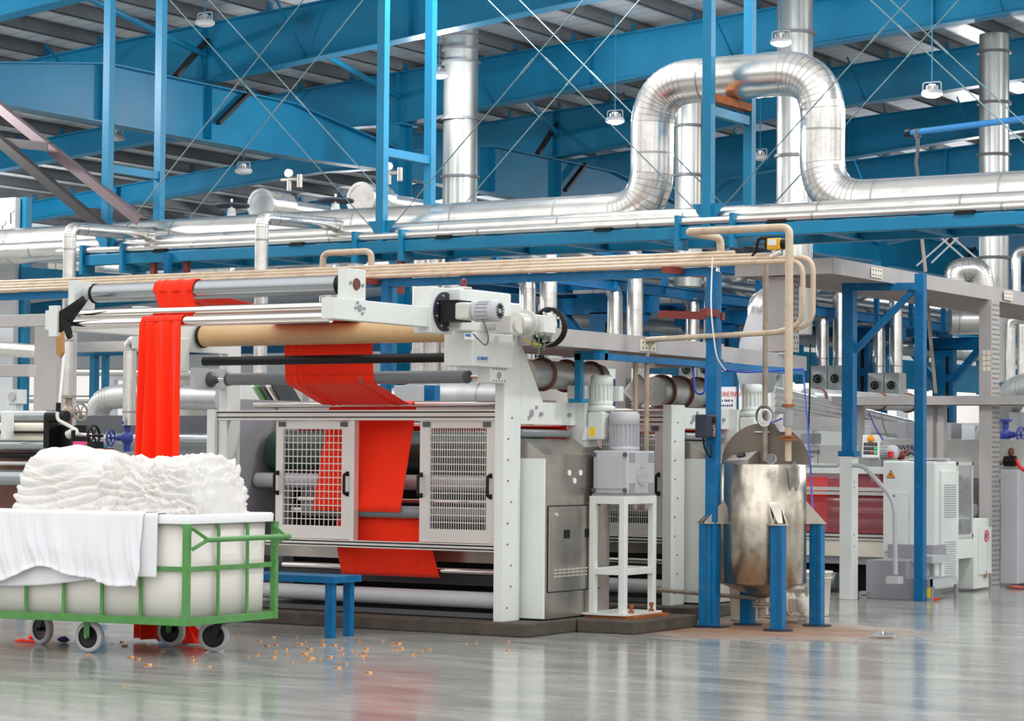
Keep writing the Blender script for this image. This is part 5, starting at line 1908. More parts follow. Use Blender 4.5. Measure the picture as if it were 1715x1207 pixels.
# white post with the handrail
wp = P(1417, 1004, Z=0)
wz = P(1417, 764, Y=wp.y).z
t = T('rail_post', (wp.x, wp.y, 0), 'white square post at the steps with a bent grey handrail', 'post')
G().box(wp.x - 0.07, wp.x + 0.055, wp.y, wp.y + 0.15, 0, wz).build('post', 'pale', t, bevel=0.006)
g = G()
for v in (806, 816, 895, 915):
    c = P(1423, v, Y=wp.y)
    g.cyl((wp.x + 0.055, wp.y + 0.05, c.z), (wp.x + 0.06, wp.y + 0.05, c.z), 0.009, n=8)
g.build('post_bolts', 'midgrey', t)
yh = wp.y - 0.02
pts = [P(u, v, Y=yh) for u, v in ((1428, 779), (1446, 780), (1498, 836), (1500, 962))]
G().tube(fillet(pts, 0.14, 7), 0.021, 10).build('handrail', 'greypaint', t)
a, b = P(1352, 779, Y=wp.y + 0.1), P(1404, 779, Y=wp.y + 0.1)
G().cyl((a.x - 0.4, wp.y + 0.1, a.z), (b.x, wp.y + 0.1, a.z), 0.02, n=10).build('handrail', 'greypaint', t)
c = P(1497, 965, Y=yh)
G().box(c.x - 0.06, c.x + 0.06, yh - 0.04, yh + 0.08, c.z - 0.065, c.z).build('rail_foot', 'greypaint', t)

# blue portal
px0, px1 = wp.x - 0.005, P(1541, 1006, Z=0)
pt = P(1480, 478, Y=px1.y).z
t = T('portal_frame', (px1.x, px1.y, 0), 'blue portal frame with a diagonal, one leg on the white post', 'frame')
y = px1.y
G().box(px0 - 0.055, px0 + 0.055, wp.y + 0.02, wp.y + 0.13, wz + 0.012, pt + 0.08).build('post', 'blue2', t, bevel=0.005)
G().box(px0 - 0.08, px0 + 0.08, wp.y, wp.y + 0.15, wz, wz + 0.05).build('foot_plate', 'blue2', t)
G().box(px1.x - 0.045, px1.x + 0.045, y - 0.045, y + 0.045, 0, pt + 0.1).build('post', 'blue2', t, bevel=0.005)
G().bar((px0, wp.y + 0.075, pt - 0.02), (px1.x, y, pt - 0.02), 0.06, 0.07).build('beam', 'blue2', t)
a = P(1418, 602, Y=wp.y + 0.075)
b = P(1532, 484, Y=y)
G().bar(a, b, 0.05, 0.06, (0, 1, 0)).build('diagonal', 'blue2', t)

# steps
s0 = P(1431, 1003, Y=wp.y + 0.06)
sx1 = P(1543, 1006, Y=wp.y + 0.06).x
z1 = P(1470, 940, Y=wp.y + 0.1).z
z2 = P(1560, 972, Y=wp.y + 0.1).z
ys = max(wp.y + 0.16, px1.y + 0.055)
t = T('step_platform', (sx1, ys, 0), 'grey steel steps in front of the white cabinet with a yellow sticker', 'steps')
xe = P(1517, 940, Y=ys).x
G().box(s0.x, xe, ys, ys + 0.6, 0, z1).build('upper_block', 'midgrey', t, bevel=0.005)
G().box(s0.x - 0.01, P(1562, 935, Y=ys + 0.55).x, ys + 0.55, ys + 0.9, z1 - 0.03, z1 + 0.13).build('kick_plate', 'midgrey', t)
G().box(xe, P(1562, 935, Y=ys + 0.15).x, ys + 0.15, ys + 0.55, z1 - 0.02, z1 + 0.045).build('tread', 'greypaint', t)
G().box(xe, sx1 + 0.005, ys + 0.0, ys + 0.02, 0, z2).build('cheek_plate', 'midgrey', t)
G().box(sx1 - 0.02, sx1 + 0.01, ys, ys + 0.62, z2 - 0.07, z2).build('tread_edge', 'greypaint', t)
G().box(xe, sx1, ys + 0.02, ys + 0.62, z2 - 0.03, z2).build('tread', 'greypaint', t)
G().box(sx1 - 0.02, sx1 + 0.008, ys + 0.60, ys + 0.64, 0, z2 - 0.03).build('rear_leg', 'midgrey', t)
G().box(sx1 - 0.05, sx1 - 0.015, ys - 0.002, ys, z2 - 0.17, z2 - 0.08).build('sticker', 'yellow', t)
c = P(1470, 1000, Z=0.0)
g = G()
bx = P(1443, 1001, Z=0)
by = P(1484, 1001, Z=0)
g.lathe((bx.x, bx.y - 0.06, 0.035), (by - bx), [(0, 0), (0.03, 0.004), (0.035, 0.02), (0.033, 0.06), (0.035, 0.1), (0.033, 0.14), (0.02, 0.18), (0.014, 0.2), (0.014, 0.22), (0, 0.22)], 16)
tag(g.build('plastic_bottle', 'bottle'), 'clear plastic water bottle lying in front of the grey steps', 'bottle')

# white cabinet
Yc = 6.75
cx0, cx1 = P(1478, 850, Y=Yc).x, P(1566, 850, Y=Yc).x
cz = P(1540, 772, Y=Yc).z
fy = lambda u, x=None: P(u, 880, X=cx1 if x is None else x).y
y1, y2, y3, y4 = fy(1603), fy(1630), fy(1638), fy(1656)
t = T('machine_cabinet', (cx1, Yc, 0), 'white machine cabinet with hazard triangles and a vented side door', 'cabinet')
G().box(cx0, cx1, Yc, y1, 0.06, cz).build('body', 'pale', t, bevel=0.02)
a, b = P(1481, 823, Y=Yc), P(1522, 925, Y=Yc)
d = G().box(a.x, b.x, Yc - 0.012, Yc, b.z, a.z).build('door', 'pale', t, bevel=0.004)
c = P(1498, 830, Y=Yc)
G().cyl((c.x, Yc - 0.02, c.z), (c.x, Yc - 0.012, c.z), 0.01, n=8).build('lock', 'darkgrey', d)


def hazard(c, ex, ez, n, s, parent, tri='orange'):
    c, ex, ez, n = Vector(c), Vector(ex), Vector(ez), Vector(n)
    o = G().poly([c + n * 0.002 - ex * s - ez * s * 0.8, c + n * 0.002 + ex * s - ez * s * 0.8, c + n * 0.002 + ez * s], n * 0.001).build('hazard_sticker', 'black', parent)
    G().poly([c + n * 0.003 - ex * s * 0.82 - ez * s * 0.7, c + n * 0.003 + ex * s * 0.82 - ez * s * 0.7, c + n * 0.003 + ez * s * 0.78], n * 0.001).build('sticker_face', tri, o)
    G().poly([c + n * 0.0045 - ex * s * 0.1 + ez * s * 0.3, c + n * 0.0045 - ex * s * 0.25 - ez * s * 0.25, c + n * 0.0045 + ex * s * 0.02 - ez * s * 0.15, c + n * 0.0045 - ex * s * 0.02 - ez * s * 0.5,
              c + n * 0.0045 + ex * s * 0.26 - ez * s * 0.02, c + n * 0.0045 + ex * s * 0.02 - ez * s * 0.05], n * 0.001).build('sticker_bolt', 'black', o)


c = P(1492, 794, Y=Yc)
hazard((c.x, Yc, c.z), (1, 0, 0), (0, 0, 1), (0, -1, 0), 0.045, t)
zt, zb = P(1590, 788, X=cx1).z, 0.1
sd = G().box(cx1, cx1 + 0.02, Yc + 0.12, y1 - 0.01, zb, zt).build('side_door', 'pale', t, bevel=0.004)
g = G()
ya, yb_ = Yc + 0.2, y1 - 0.09
for i in range(11):
    for k in range(15):
        yy = ya + (yb_ - ya) * i / 10
        zz = zt - 0.14 - 0.022 * k
        g.box(cx1 + 0.02, cx1 + 0.0215, yy - 0.011, yy + 0.011, zz - 0.006, zz + 0.006)
g.build('vent_grille', 'midgrey', sd)
g = G()
for k in range(16):
    zz = 0.16 + 0.023 * k
    g.box(cx1 + 0.02, cx1 + 0.022, ya, yb_, zz - 0.004, zz + 0.004)
g.build('vent_louvers', 'midgrey', sd)
# glazed bay
zw0, zw1 = P(1615, 900, X=cx1).z, P(1615, 774, X=cx1).z
wn = G()
wn.box(cx1 - 0.03, cx1, y1, y1 + 0.03, zw0, zw1).box(cx1 - 0.03, cx1, y2 - 0.03, y2, zw0, zw1).box(cx1 - 0.03, cx1, y1, y2, zw1 - 0.03, zw1).box(cx1 - 0.03, cx1, y1, y2, zw0, zw0 + 0.03)
w = wn.build('window_frame', 'alu', t)
G().box(cx1 - 0.018, cx1 - 0.012, y1 + 0.03, y2 - 0.03, zw0 + 0.03, zw1 - 0.03).build('pane', 'bottle', w)
G().box(cx0, cx1 - 0.01, y1, y2, P(1615, 935, X=cx1).z, zw0).build('lower_bay', 'pale', t)
g = G()
for k, (z, h) in enumerate(((zw0 + 0.05, 0.1), (zw0 + 0.25, 0.05), (zw0 + 0.42, 0.04), (zw0 + 0.55, 0.06))):
    g.box(cx0 + 0.1, cx1 - 0.1, y1 + 0.06, y2 - 0.06, z, z + h)
g.build('inner_shelf', 'darkgrey', t)
t2 = T('slim_cabinet', (cx1, y3, 0), 'slim white electrical cabinet with a round prohibition sign, beside the perforated column', 'cabinet')
zs = P(1645, 868, X=cx1 + 0.02).z
G().box(cx0 + 0.2, cx1 + 0.01, y2, y4 - 0.02, 0.02, zs).build('body', 'pale', t2, bevel=0.01)
G().box(cx1 + 0.01, cx1 + 0.03, y3 - 0.03, y4, 0.16, zs - 0.09).build('door', 'pale', t2, bevel=0.004)
ym = (y3 + y4) / 2
c = P(1640, 898, X=cx1 + 0.03)
G().torus((cx1 + 0.032, ym, c.z), (1, 0, 0), 0.052, 0.008, 24, 5).build('prohibition_ring', 'redbtn', t2)
G().box(cx1 + 0.031, cx1 + 0.033, ym - 0.015, ym + 0.015, c.z - 0.025, c.z + 0.025).build('prohibition_mark', 'black', t2)
c = P(1646, 962, X=cx1 + 0.03)
hazard((cx1 + 0.03, ym, c.z), (0, 1, 0), (0, 0, 1), (1, 0, 0), 0.04, t2)
# papers on the cabinet
g = G()
p0 = Vector((cx0 + 0.06, Yc + 0.05, cz + 0.003))
g.surf(8, 3, lambda i, j: p0 + Vector((0.5 * i, 0.3 * j, 0.008 + 0.05 * max(0, i - 0.75))))
tag(g.build('paper_sheet', 'paper', solid=0.002), 'curled white paper sheets lying on the white cabinet', 'paper')
g = G()
g.hexa([(cx1 - 0.3, Yc + 0.1, cz), (cx1 - 0.02, Yc + 0.1, cz), (cx1 - 0.02, Yc + 0.45, cz), (cx1 - 0.3, Yc + 0.45, cz),
        (cx1 - 0.3, Yc + 0.1, cz + 0.03), (cx1 - 0.02, Yc + 0.1, cz + 0.03), (cx1 - 0.02, Yc + 0.45, cz + 0.03), (cx1 - 0.3, Yc + 0.45, cz + 0.03)])
tag(g.build('folder', 'greypaint'), 'grey folder of papers at the corner of the white cabinet top', 'folder')

# glazed machine front between the tank and the cabinet
Yg = 6.9
gx0, gx1 = -1.6, cx0 - 0.01
t = T('glazed_machine', (gx0, Yg, 0), 'machine front with red tinted windows and aluminium rails, left of the white cabinet', 'textile machine')


def band(name, v0, v1, m, yo=0.0, th=0.08):
    za, zb2 = P(1440, v1, Y=Yg).z, P(1440, v0, Y=Yg).z
    return G().box(gx0, gx1, Yg + yo, Yg + yo + th, za, zb2).build(name, m, t)


band('top_rail', 781, 793, 'pale')
band('upper_window', 793, 816, 'glasspink', 0.03, 0.01)
G().box(P(1395, 800, Y=Yg).x, gx1, Yg + 0.2, Yg + 0.22, P(1440, 818, Y=Yg).z, P(1440, 790, Y=Yg).z).build('inner_screen', 'darkglass', t)
band('window_rail', 816, 822, 'alu')
band('window_rail', 823.5, 829, 'alu', -0.01)
band('red_window', 832, 893, 'glasspink', 0.03, 0.01)
band('window_rail', 895, 899, 'alu')
band('window_rail', 901, 905, 'alu', -0.01)
band('apron_panel', 906, 932, 'offwhite')
band('plinth_gap', 945, 1000, 'blackpit', 0.2)
band('sill', 932, 945, 'midgrey', 0.02)
za = P(1440, 860, Y=Yg).z
for k, (dz, m, r) in enumerate(((0.02, 'rollsteel', 0.04), (-0.1, 'rollgrey', 0.05), (0.12, 'alu', 0.02))):
    G().cyl((gx0, Yg + 0.35, za + dz), (gx1, Yg + 0.35, za + dz), r, n=16).build('inner_roll', m, t)
G().box(gx0, gx1, Yg + 0.5, Yg + 0.52, 0.2, 1.1).build('inner_sheet', 'darkred', t)
G().box(gx0, P(1388, 860, Y=Yg + 0.3).x, Yg + 0.25, Yg + 0.27, P(1440, 893, Y=Yg).z, P(1440, 800, Y=Yg).z).build('inner_cloth', 'red', t)
p = P(1390, 972, Y=Yg - 0.1)
G().cyl((gx0, Yg - 0.1, p.z), (P(1403, 972, Y=Yg - 0.1).x, Yg - 0.1, p.z), 0.085, n=20).build('floor_roll', 'rollgrey', t)

# operator panel
p = P(1458, 747, Y=7.0)
t = T('operator_panel', p - Vector((0, 0, 0.3)), 'tilted white operator panel with rows of buttons and an orange knob', 'control panel')
n = Vector((0.25, -0.95, 0.25)).normalized()
ex = Vector((0.95, 0.25, 0.0)).normalized()
ez = n.cross(ex)
if ez.z < 0:
    ez = -ez
W, Hh, Dp = 0.082, 0.115, 0.1
g = G()
cs = [p + ex * (sx * W) + ez * (sz * Hh) + n * dn for dn in (-Dp, 0.0) for sx, sz in ((-1, -1), (1, -1), (1, 1), (-1, 1))]
g.hexa(cs)
bd = g.build('case', 'pale', t, bevel=0.006)
G().lathe(p + ez * 0.075 + n * 0.0, n, [(0.036, 0), (0.036, 0.012), (0.03, 0.03), (0, 0.03)], 18).build('emergency_knob', 'orange', bd)
for r_ in range(3):
    for k in range(4):
        c = p + ex * (-0.052 + 0.034 * k) + ez * (0.02 - 0.043 * r_)
        m = 'black'
        if r_ == 1 and k == 3:
            m = 'greenled'
        if r_ == 2 and k == 2:
            m = 'redbtn'
        if r_ == 2 and k == 3:
            m = 'greenled'
        g = G()
        g.bar(c + n * 0.002 - ez * 0.0165, c + n * 0.002 + ez * 0.0165, 0.03, 0.004, n)
        b0 = g.build('button_plate', 'black', bd)
        G().cyl(c + n * 0.004, c + n * 0.014, 0.011, n=10).build('push_button', m if m != 'black' else 'darkgrey', bd)
G().box(p.x - 0.01, p.x + 0.06, p.y + 0.02, p.y + 0.09, p.z - 0.35, p.z - 0.1).build('stalk', 'midgrey', t)

# small motor and fittings next to the panel
p = P(1484, 757, Y=7.3)
t = T('small_motor', p - Vector((0, 0, 0.08)), 'small pale green motor with a red cap behind the white cabinet', 'motor')
motor_body(t, p - Vector((0.1, 0, 0)), p + Vector((0.12, -0.02, 0)), 0.07, m='greypaint')
c = P(1492, 766, Y=7.2)
G().cyl(c, c + Vector((0, 0, 0.06)), 0.03, n=12).build('signal_cap', 'redbtn', t)
p = P(1509, 763, Y=7.6)
g = G()
g.lathe(p, (0, -1, 0), [(0.045, 0), (0.05, 0.02), (0.03, 0.05), (0, 0.05)], 16)
tag(g.build('end_plug', 'oxide'), 'round dark red plug behind the papers on the cabinet', 'plug')
tag(G().tube(fillet([P(1518, 762, Y=7.5), P(1525, 755, Y=7.5), P(1535, 763, Y=7.5)], 0.03), 0.02, 8).build('pipe_bend', 'darkgrey'), 'short dark pipe bend behind the papers on the cabinet', 'pipe')

# long lettered panel of the machine behind
Yp = 9.0
pz0, pz1 = P(1560, 800, Y=Yp).z, P(1560, 735, Y=Yp).z
xr = 1.6
t = T('stenter_machine', (0, Yp, pz0), 'long pale machine cover lettered POWER with a red swoosh', 'machine cover')
xs = [P(u, 760, Y=Yp).x for u in (1478, 1571)] + [xr]
for i, (a, b) in enumerate(zip(xs, xs[1:])):
    G().box(a + 0.004, b - 0.004, Yp, Yp + 0.1, pz0, pz1).build('cover_panel', 'pale', t, bevel=0.004)
G().box(xs[0] - 0.3, xr - 0.05, Yp + 0.1, Yp + 1.6, 0, pz1 - 0.04).build('machine_body', 'greypaint', t)
c = P(1491.5, 753.5, Y=Yp)
text('POWER', (c.x, Yp - 0.002, c.z), (1, 0, 0), (0, 0, 1), 0.078, 'bluetext', t, 'power_lettering', xs=1.0, bold=0.001)
c = P(1515, 762.5, Y=Yp)
text('Frames', (c.x, Yp - 0.002, c.z), (1, 0, 0.12), (-0.12, 0, 1), 0.058, 'redtext', t, 'frames_lettering', shear=0.3, xs=0.8)
a, b, d = P(1497, 757, Y=Yp), P(1516, 760, Y=Yp), P(1534, 751, Y=Yp)
g = G()
pts = [a.lerp(b, k / 6) * (1 - k / 6) + b.lerp(d, k / 6) * (k / 6) for k in range(7)]
for k, (q, r) in enumerate(zip(pts, pts[1:])):
    hgt = 0.006 + 0.008 * math.sin(math.pi * k / 5)
    g.hexa([(q.x, Yp - 0.003, q.z - hgt), (r.x, Yp - 0.003, r.z - hgt), (r.x, Yp - 0.001, r.z - hgt), (q.x, Yp - 0.001, q.z - hgt),
            (q.x, Yp - 0.003, q.z + hgt), (r.x, Yp - 0.003, r.z + hgt), (r.x, Yp - 0.001, r.z + hgt), (q.x, Yp - 0.001, q.z + hgt)])
g.build('swoosh', 'redtext', t)
Yq = 8.2
t = T('stenter_machine', (-1.5, Yq, 1.2), 'pale machine cover with a small POWER mark, right behind the tank lid', 'machine cover')
qz0, qz1 = P(1390, 780, Y=Yq).z, P(1390, 745, Y=Yq).z
for u0, u1 in ((1300, 1369.5), (1370.5, 1432)):
    G().box(P(u0, 760, Y=Yq).x, P(u1, 760, Y=Yq).x, Yq, Yq + 0.1, qz0, qz1).build('cover_panel', 'pale', t, bevel=0.004)
G().box(P(1300, 760, Y=Yq).x, P(1432, 760, Y=Yq).x, Yq + 0.1, Yq + 0.7, 0, qz1 - 0.03).build('machine_body', 'greypaint', t)
c = P(1349.5, 760, Y=Yq)
text('POWER', (c.x, Yq - 0.002, c.z), (1, 0, 0), (0, 0, 1), 0.06, 'bluetext', t, 'power_lettering', xs=0.8)
c = P(1353, 765, Y=Yq)
G().bar((c.x, Yq - 0.002, c.z - 0.01), (c.x + 0.07, Yq - 0.002, c.z + 0.012), 0.003, 0.01).build('swoosh', 'redtext', t)

# perforated columns
def perf_column(x, y, z0, z1, wx, wy, label, rows=None):
    t = T('perforated_column', (x, y, z0), label, 'column')
    G().box(x - wx, x, y, y + wy, z0, z1).build('shaft', 'traygrey', t)
    g = G()
    nz = int((z1 - z0) / 0.05)
    for k in range(nz):
        for i in range(4):
            yy = y + wy * (0.16 + 0.22 * i) + (0.02 if k % 2 else 0)
            zz = z0 + 0.03 + 0.05 * k
            g.add([(x + 0.0008, yy + 0.012 * math.cos(a), zz + 0.012 * math.sin(a)) for a in [2 * PI * q / 8 for q in range(8)]], [tuple(range(8))])
    g.build('perforations', 'black', t)
    return t


pc = P(1660, 985, Z=0)
perf_column(pc.x, pc.y, 0, 2.93, 0.13, 0.24, 'tall grey perforated column standing on the floor at the right, under the raised walkway')
G_ = P(1652, 613, Y=pc.y)
t = bpy.data.objects[[o.name for o in bpy.data.objects if o.name.startswith('perforated_column')][-1]]
g = G()
for k in range(8):
    g.box(pc.x - 0.09 + 0.045 * (k % 2), pc.x - 0.055 + 0.045 * (k % 2), pc.y - 0.006, pc.y, G_.z - 0.05 + 0.055 * (k // 2), G_.z - 0.005 + 0.055 * (k // 2))
g.build('bolt_plate', 'offwhite', t)
tag(G().box(pc.x - 0.05, pc.x + 0.14, pc.y + 0.4, pc.y + 0.9, 0.03, 1.2).build('grey_enclosure', 'greypaint', bevel=0.01), 'plain grey enclosure right behind the tall perforated column', 'enclosure')
tag(G().box(pc.x - 0.6, pc.x + 1.2, pc.y + 1.25, pc.y + 1.35, 0.95, 1.35).build('machine_rail', 'greypaint', bevel=0.01), 'broad grey machine rail at the right edge of the view', 'rail')
tag(G().box(pc.x + 0.34, pc.x + 1.2, pc.y + 1.5, pc.y + 1.6, 0.18, 0.95).build('side_casing', 'pinkcloth'), 'dusty red machine casing low at the right edge', 'casing')
tag(G().box(P(1712, 960, Z=0).x - 0.02, P(1712, 960, Z=0).x + 0.1, pc.y + 1.0, pc.y + 1.1, 0, 0.85).build('blue_post', 'blue2'), 'short dark blue post at the right edge beside the red panel', 'post')

# wheel with belt behind the glazed bay
p = P(1632, 835, Y=8.6)
t = T('belt_pulley', p, 'dark belt pulley with a small hub between the glazed bay and the perforated column', 'pulley')
G().lathe(p, (0, -1, 0), [(0.0, 0), (0.19, 0.0), (0.2, 0.02), (0.2, 0.08), (0.17, 0.09), (0.0, 0.07)], 28).build('wheel', 'darkgrey', t)
G().lathe(p + Vector((0.02, -0.1, -0.12)), (0.5, -1, 0), [(0.0, 0), (0.07, 0.0), (0.075, 0.05), (0.04, 0.06), (0, 0.05)], 20).build('hub', 'midgrey', t)

# valves at the right edge
def flanged_valve(u, v, y, m, label, s=1.0, wheel='x', parts=True):
    p = P(u, v, Y=y)
    t = T('globe_valve', p - Vector((0, 0, 0.16 * s)), label, 'valve')
    g = G()
    g.cyl(p - Vector((0, 0, 0.14 * s)), p + Vector((0, 0, 0.14 * s)), 0.032 * s, n=14)
    g.cyl(p - Vector((0, 0, 0.15 * s)), p - Vector((0, 0, 0.125 * s)), 0.062 * s, n=16)
    g.cyl(p + Vector((0, 0, 0.125 * s)), p + Vector((0, 0, 0.15 * s)), 0.062 * s, n=16)
    g.lathe(p - Vector((0, 0, 0.06 * s)), (0, 0, 1), [(0.03 * s, 0), (0.055 * s, 0.03 * s), (0.055 * s, 0.09 * s), (0.03 * s, 0.12 * s)], 16)
    ax = {'x': Vector((1, -0.2, 0)).normalized(), '-x': Vector((-1, -0.2, 0)).normalized(), 'z': Vector((0, 0, 1))}[wheel]
    g.cyl(p, p + ax * 0.1 * s, 0.03 * s, n=12)
    g.cyl(p + ax * 0.1 * s, p + ax * 0.19 * s, 0.012 * s, n=8)
    g.build('body', m, t)
    g = G()
    handwheel(g, p + ax * 0.17 * s, ax, 0.075 * s, 0.01 * s)
    g.build('handwheel', m if m != 'alu' else 'black', t)
    return t


flanged_valve(1684, 728, 9.6, 'valveblue', 'blue globe valve at the upper right of the perforated column', 1.1)
flanged_valve(1683, 755, 9.5, 'valveblue', 'lower blue globe valve just right of the perforated column', 0.9)
p = P(1692, 772, Y=8.9)
t = T('hose_coupling', p, 'black coupling with a red lever and bent pipe right of the perforated column', 'coupling')
G().cyl(p - Vector((0.06, 0, 0)), p + Vector((0.06, 0, 0)), 0.055, n=16).build('coupling', 'black', t)
G().tube(fillet([p - Vector((0.06, 0, 0)), p - Vector((0.14, 0, 0.03)), p - Vector((0.17, 0, 0.25)), p - Vector((0.16, 0, 0.5))], 0.08), 0.026, 8).build('pipe_bend', 'rustpipe', t)
G().tube(fillet([p + Vector((0.06, 0, 0.02)), p + Vector((0.1, 0, -0.06)), p + Vector((0.16, 0, -0.1)), p + Vector((0.2, 0, -0.06))], 0.03), 0.02, 8).build('lever', 'redbtn', t)
G().lathe(p + Vector((0.0, 0, 0.055)), (0.2, 0, 1), [(0.02, 0), (0.035, 0.03), (0.03, 0.07), (0, 0.09)], 14).build('cap', 'copper', t)


# walkways
def walkway(name, pts, w, z0, z1, side, label):
    """Grey edged walkway along a horizontal polyline; side gives the direction it extends from the visible edge."""
    t = T(name, (pts[0][0], pts[0][1], z0), label, 'walkway')
    for (a, b) in zip(pts, pts[1:]):
        a, b = Vector((a[0], a[1], 0)), Vector((b[0], b[1], 0))
        s = Vector(side)
        for o in (0.0, w):
            g = G()
            g.bar(a + s * o + Vector((0, 0, (z0 + z1) / 2)), b + s * o + Vector((0, 0, (z0 + z1) / 2)), 0.012, z1 - z0)
            g.build('edge_channel', 'traygrey', t)
        g = G()
        q = [a, b, b + s * w, a + s * w]
        g.hexa([(p.x, p.y, z0 + 0.015) for p in q] + [(p.x, p.y, z0 + 0.03) for p in q])
        g.build('deck', 'deck', t)
        g = G()
        n_ = int((b - a).length / 0.06)
        for k in range(n_):
            c = a.lerp(b, (k + 0.5) / n_)
            g.bar(c + Vector((0, 0, z0 + 0.012)) + s * 0.01, c + s * (w - 0.01) + Vector((0, 0, z0 + 0.012)), 0.012, 0.008)
        g.build('deck_ribs', 'traygrey', t)
    for (e, f) in ((pts[0], None), (pts[-1], None)):
        e = Vector((e[0], e[1], (z0 + z1) / 2))
        G().bar(e, e + Vector(side) * w, 0.012, z1 - z0).build('end_channel', 'traygrey', t)
    return t


def bolt_plates(t, spots, x):
    for y, z in spots:
        o = G().box(x, x + 0.004, y - 0.13, y + 0.13, z - 0.045, z + 0.045).build('joint_plate', 'offwhite', t)
        g = G()
        for i in range(4):
            for k in (-1, 1):
                g.cyl((x + 0.004, y - 0.09 + 0.06 * i, z + 0.022 * k), (x + 0.007, y - 0.09 + 0.06 * i, z + 0.022 * k), 0.009, n=6)
        g.build('plate_bolts', 'darkgrey', o)


w2 = walkway('raised_walkway', [(0.4, 4.45), (0.36, 14.5)], 0.95, 2.93, 3.07, (-1, 0, 0), 'high grey walkway with a brown perforated underside, running off to the right')
bolt_plates(w2, [(5.4, 3.0), (8.9, 3.0)], 0.41)
w1 = walkway('raised_walkway', [(0.0, 0.25), (0.0, 3.1)], 0.95, 2.13, 2.26, (-1, 0, 0), 'grey walkway with a brown underside beginning behind the motor head')
bolt_plates(w1, [(1.75, 2.19)], 0.008)
e = P(1350, 597, Z=2.24)
walkway('raised_walkway', [(0.0, 3.1), (e.x, e.y)], 0.8, 2.11, 2.24, (-0.9, -0.1, 0), 'grey walkway section between the blue post and the upper perforated column')
c = P(1322, 500, Y=4.6)
perf_column(c.x, 4.55, 2.26, 2.93, 0.22, 0.26, 'short grey perforated column between the two walkways, above the tank')
# supports of the near walkway
t = T('walkway_support', (-0.45, 0.6, 1.73), 'blue support frame under the near walkway standing on the machine beam', 'support frame')
a = P(969, 672, Y=1.0)
G().box(a.x - 0.025, a.x + 0.025, 0.98, 1.03, a.z, 2.1).build('post', 'blue', t)
G().box(a.x - 0.06, a.x + 0.06, 0.95, 1.06, a.z - 0.01, a.z + 0.02).build('foot_plate', 'blue', t)
G().box(a.x - 0.03, 0.05, 0.98, 1.03, 2.05, 2.12).build('cross_beam', 'blue', t)
G().box(0.0, 0.05, 0.9, 4.6, 2.05, 2.10).build('long_beam', 'blue2', t)
# low grey walkway at right
e0, e1 = P(1400, 668, Y=8.4), P(1730, 668, Y=8.4)
walkway('raised_walkway', [(e0.x, 8.3), (1.6, 8.3)], 0.5, 1.86, 1.95, (0, 1, 0), 'low grey walkway beam passing behind the blue portal frame')
for u in (1440, 1560, 1578):
    q = P(u, 700, Y=8.5)
    tag(G().box(q.x - 0.035, q.x + 0.035, 8.45, 8.55, 1.2, 1.86).build('walkway_prop', 'traygrey'), 'short grey prop under the low walkway, ' + {1440: 'behind the operator panel', 1560: 'left of the paired props past the blue portal', 1578: 'right one of the pair past the blue portal'}[u], 'prop')
# ================================================================== background: stenter line, pipe bridge, ducts
def DD(u):          # depth of the k-th stenter chamber along its line of valve boxes
    return 42.0 * (1 / (3300 - u)) / (1 / (3300 - 1480.0))


BOX = [(725, 572), (890, 597), (1037, 606), (1167, 618), (1283, 630), (1385, 634), (1480, 645)]
ORDN = ['first pair of galvanised valve boxes, just over the tan roller', 'second pair of galvanised valve boxes, behind the near motor head',
        'third pair of galvanised valve boxes, behind the near walkway', 'fourth pair of galvanised valve boxes, left of the blue tank post',
        'fifth pair of galvanised valve boxes, behind the white cone', 'sixth pair of galvanised valve boxes, left of the blue portal frame',
        'seventh pair of galvanised valve boxes, inside the blue portal frame']
for (u, v), lb in zip(BOX, ORDN):
    D = DD(u)
    c = P(u, v, D=D)
    t = T('valve_box', c - Vector((0, 0, 0.25)), lb, 'valve box')
    for s in (-1, 1):
        x = c.x + s * 0.155
        b = G().box(x - 0.148, x + 0.148, c.y, c.y + 0.3, c.z - 0.24, c.z + 0.22).build('box', 'galv', t, bevel=0.006)
        g = G()
        handwheel(g, (x, c.y - 0.05, c.z), (0, 1, 0), 0.062, 0.013)
        g.cyl((x, c.y - 0.06, c.z), (x, c.y, c.z), 0.018, n=8)
        g.build('handwheel', 'black', b)
    zt = c.z + 0.22
    zl, zr = {725: (3.9, 4.25)}.get(u, (3.72, 4.25))
    pL = [(c.x - 0.155, c.y + 0.15, zt), (c.x - 0.155, c.y + 0.15, zl), (c.x - 1.15, c.y + 0.15, zl), (c.x - 1.6, c.y + 0.15, zl + 0.05)]
    pR = [(c.x + 0.155, c.y + 0.17, zt), (c.x + 0.155, c.y + 0.17, zr), (c.x - 1.4, c.y + 0.17, zr + 0.03)]
    pipe(pL, 0.112, 'clad', 'riser_pipe', lb.replace('pair of galvanised valve boxes', 'lower elbowed silver riser'), fil=0.2, seams=1.1, n=18, gore=True)
    pipe(pR, 0.118, 'clad', 'riser_pipe', lb.replace('pair of galvanised valve boxes', 'taller silver riser'), fil=0.2, seams=1.1, n=18, gore=True)

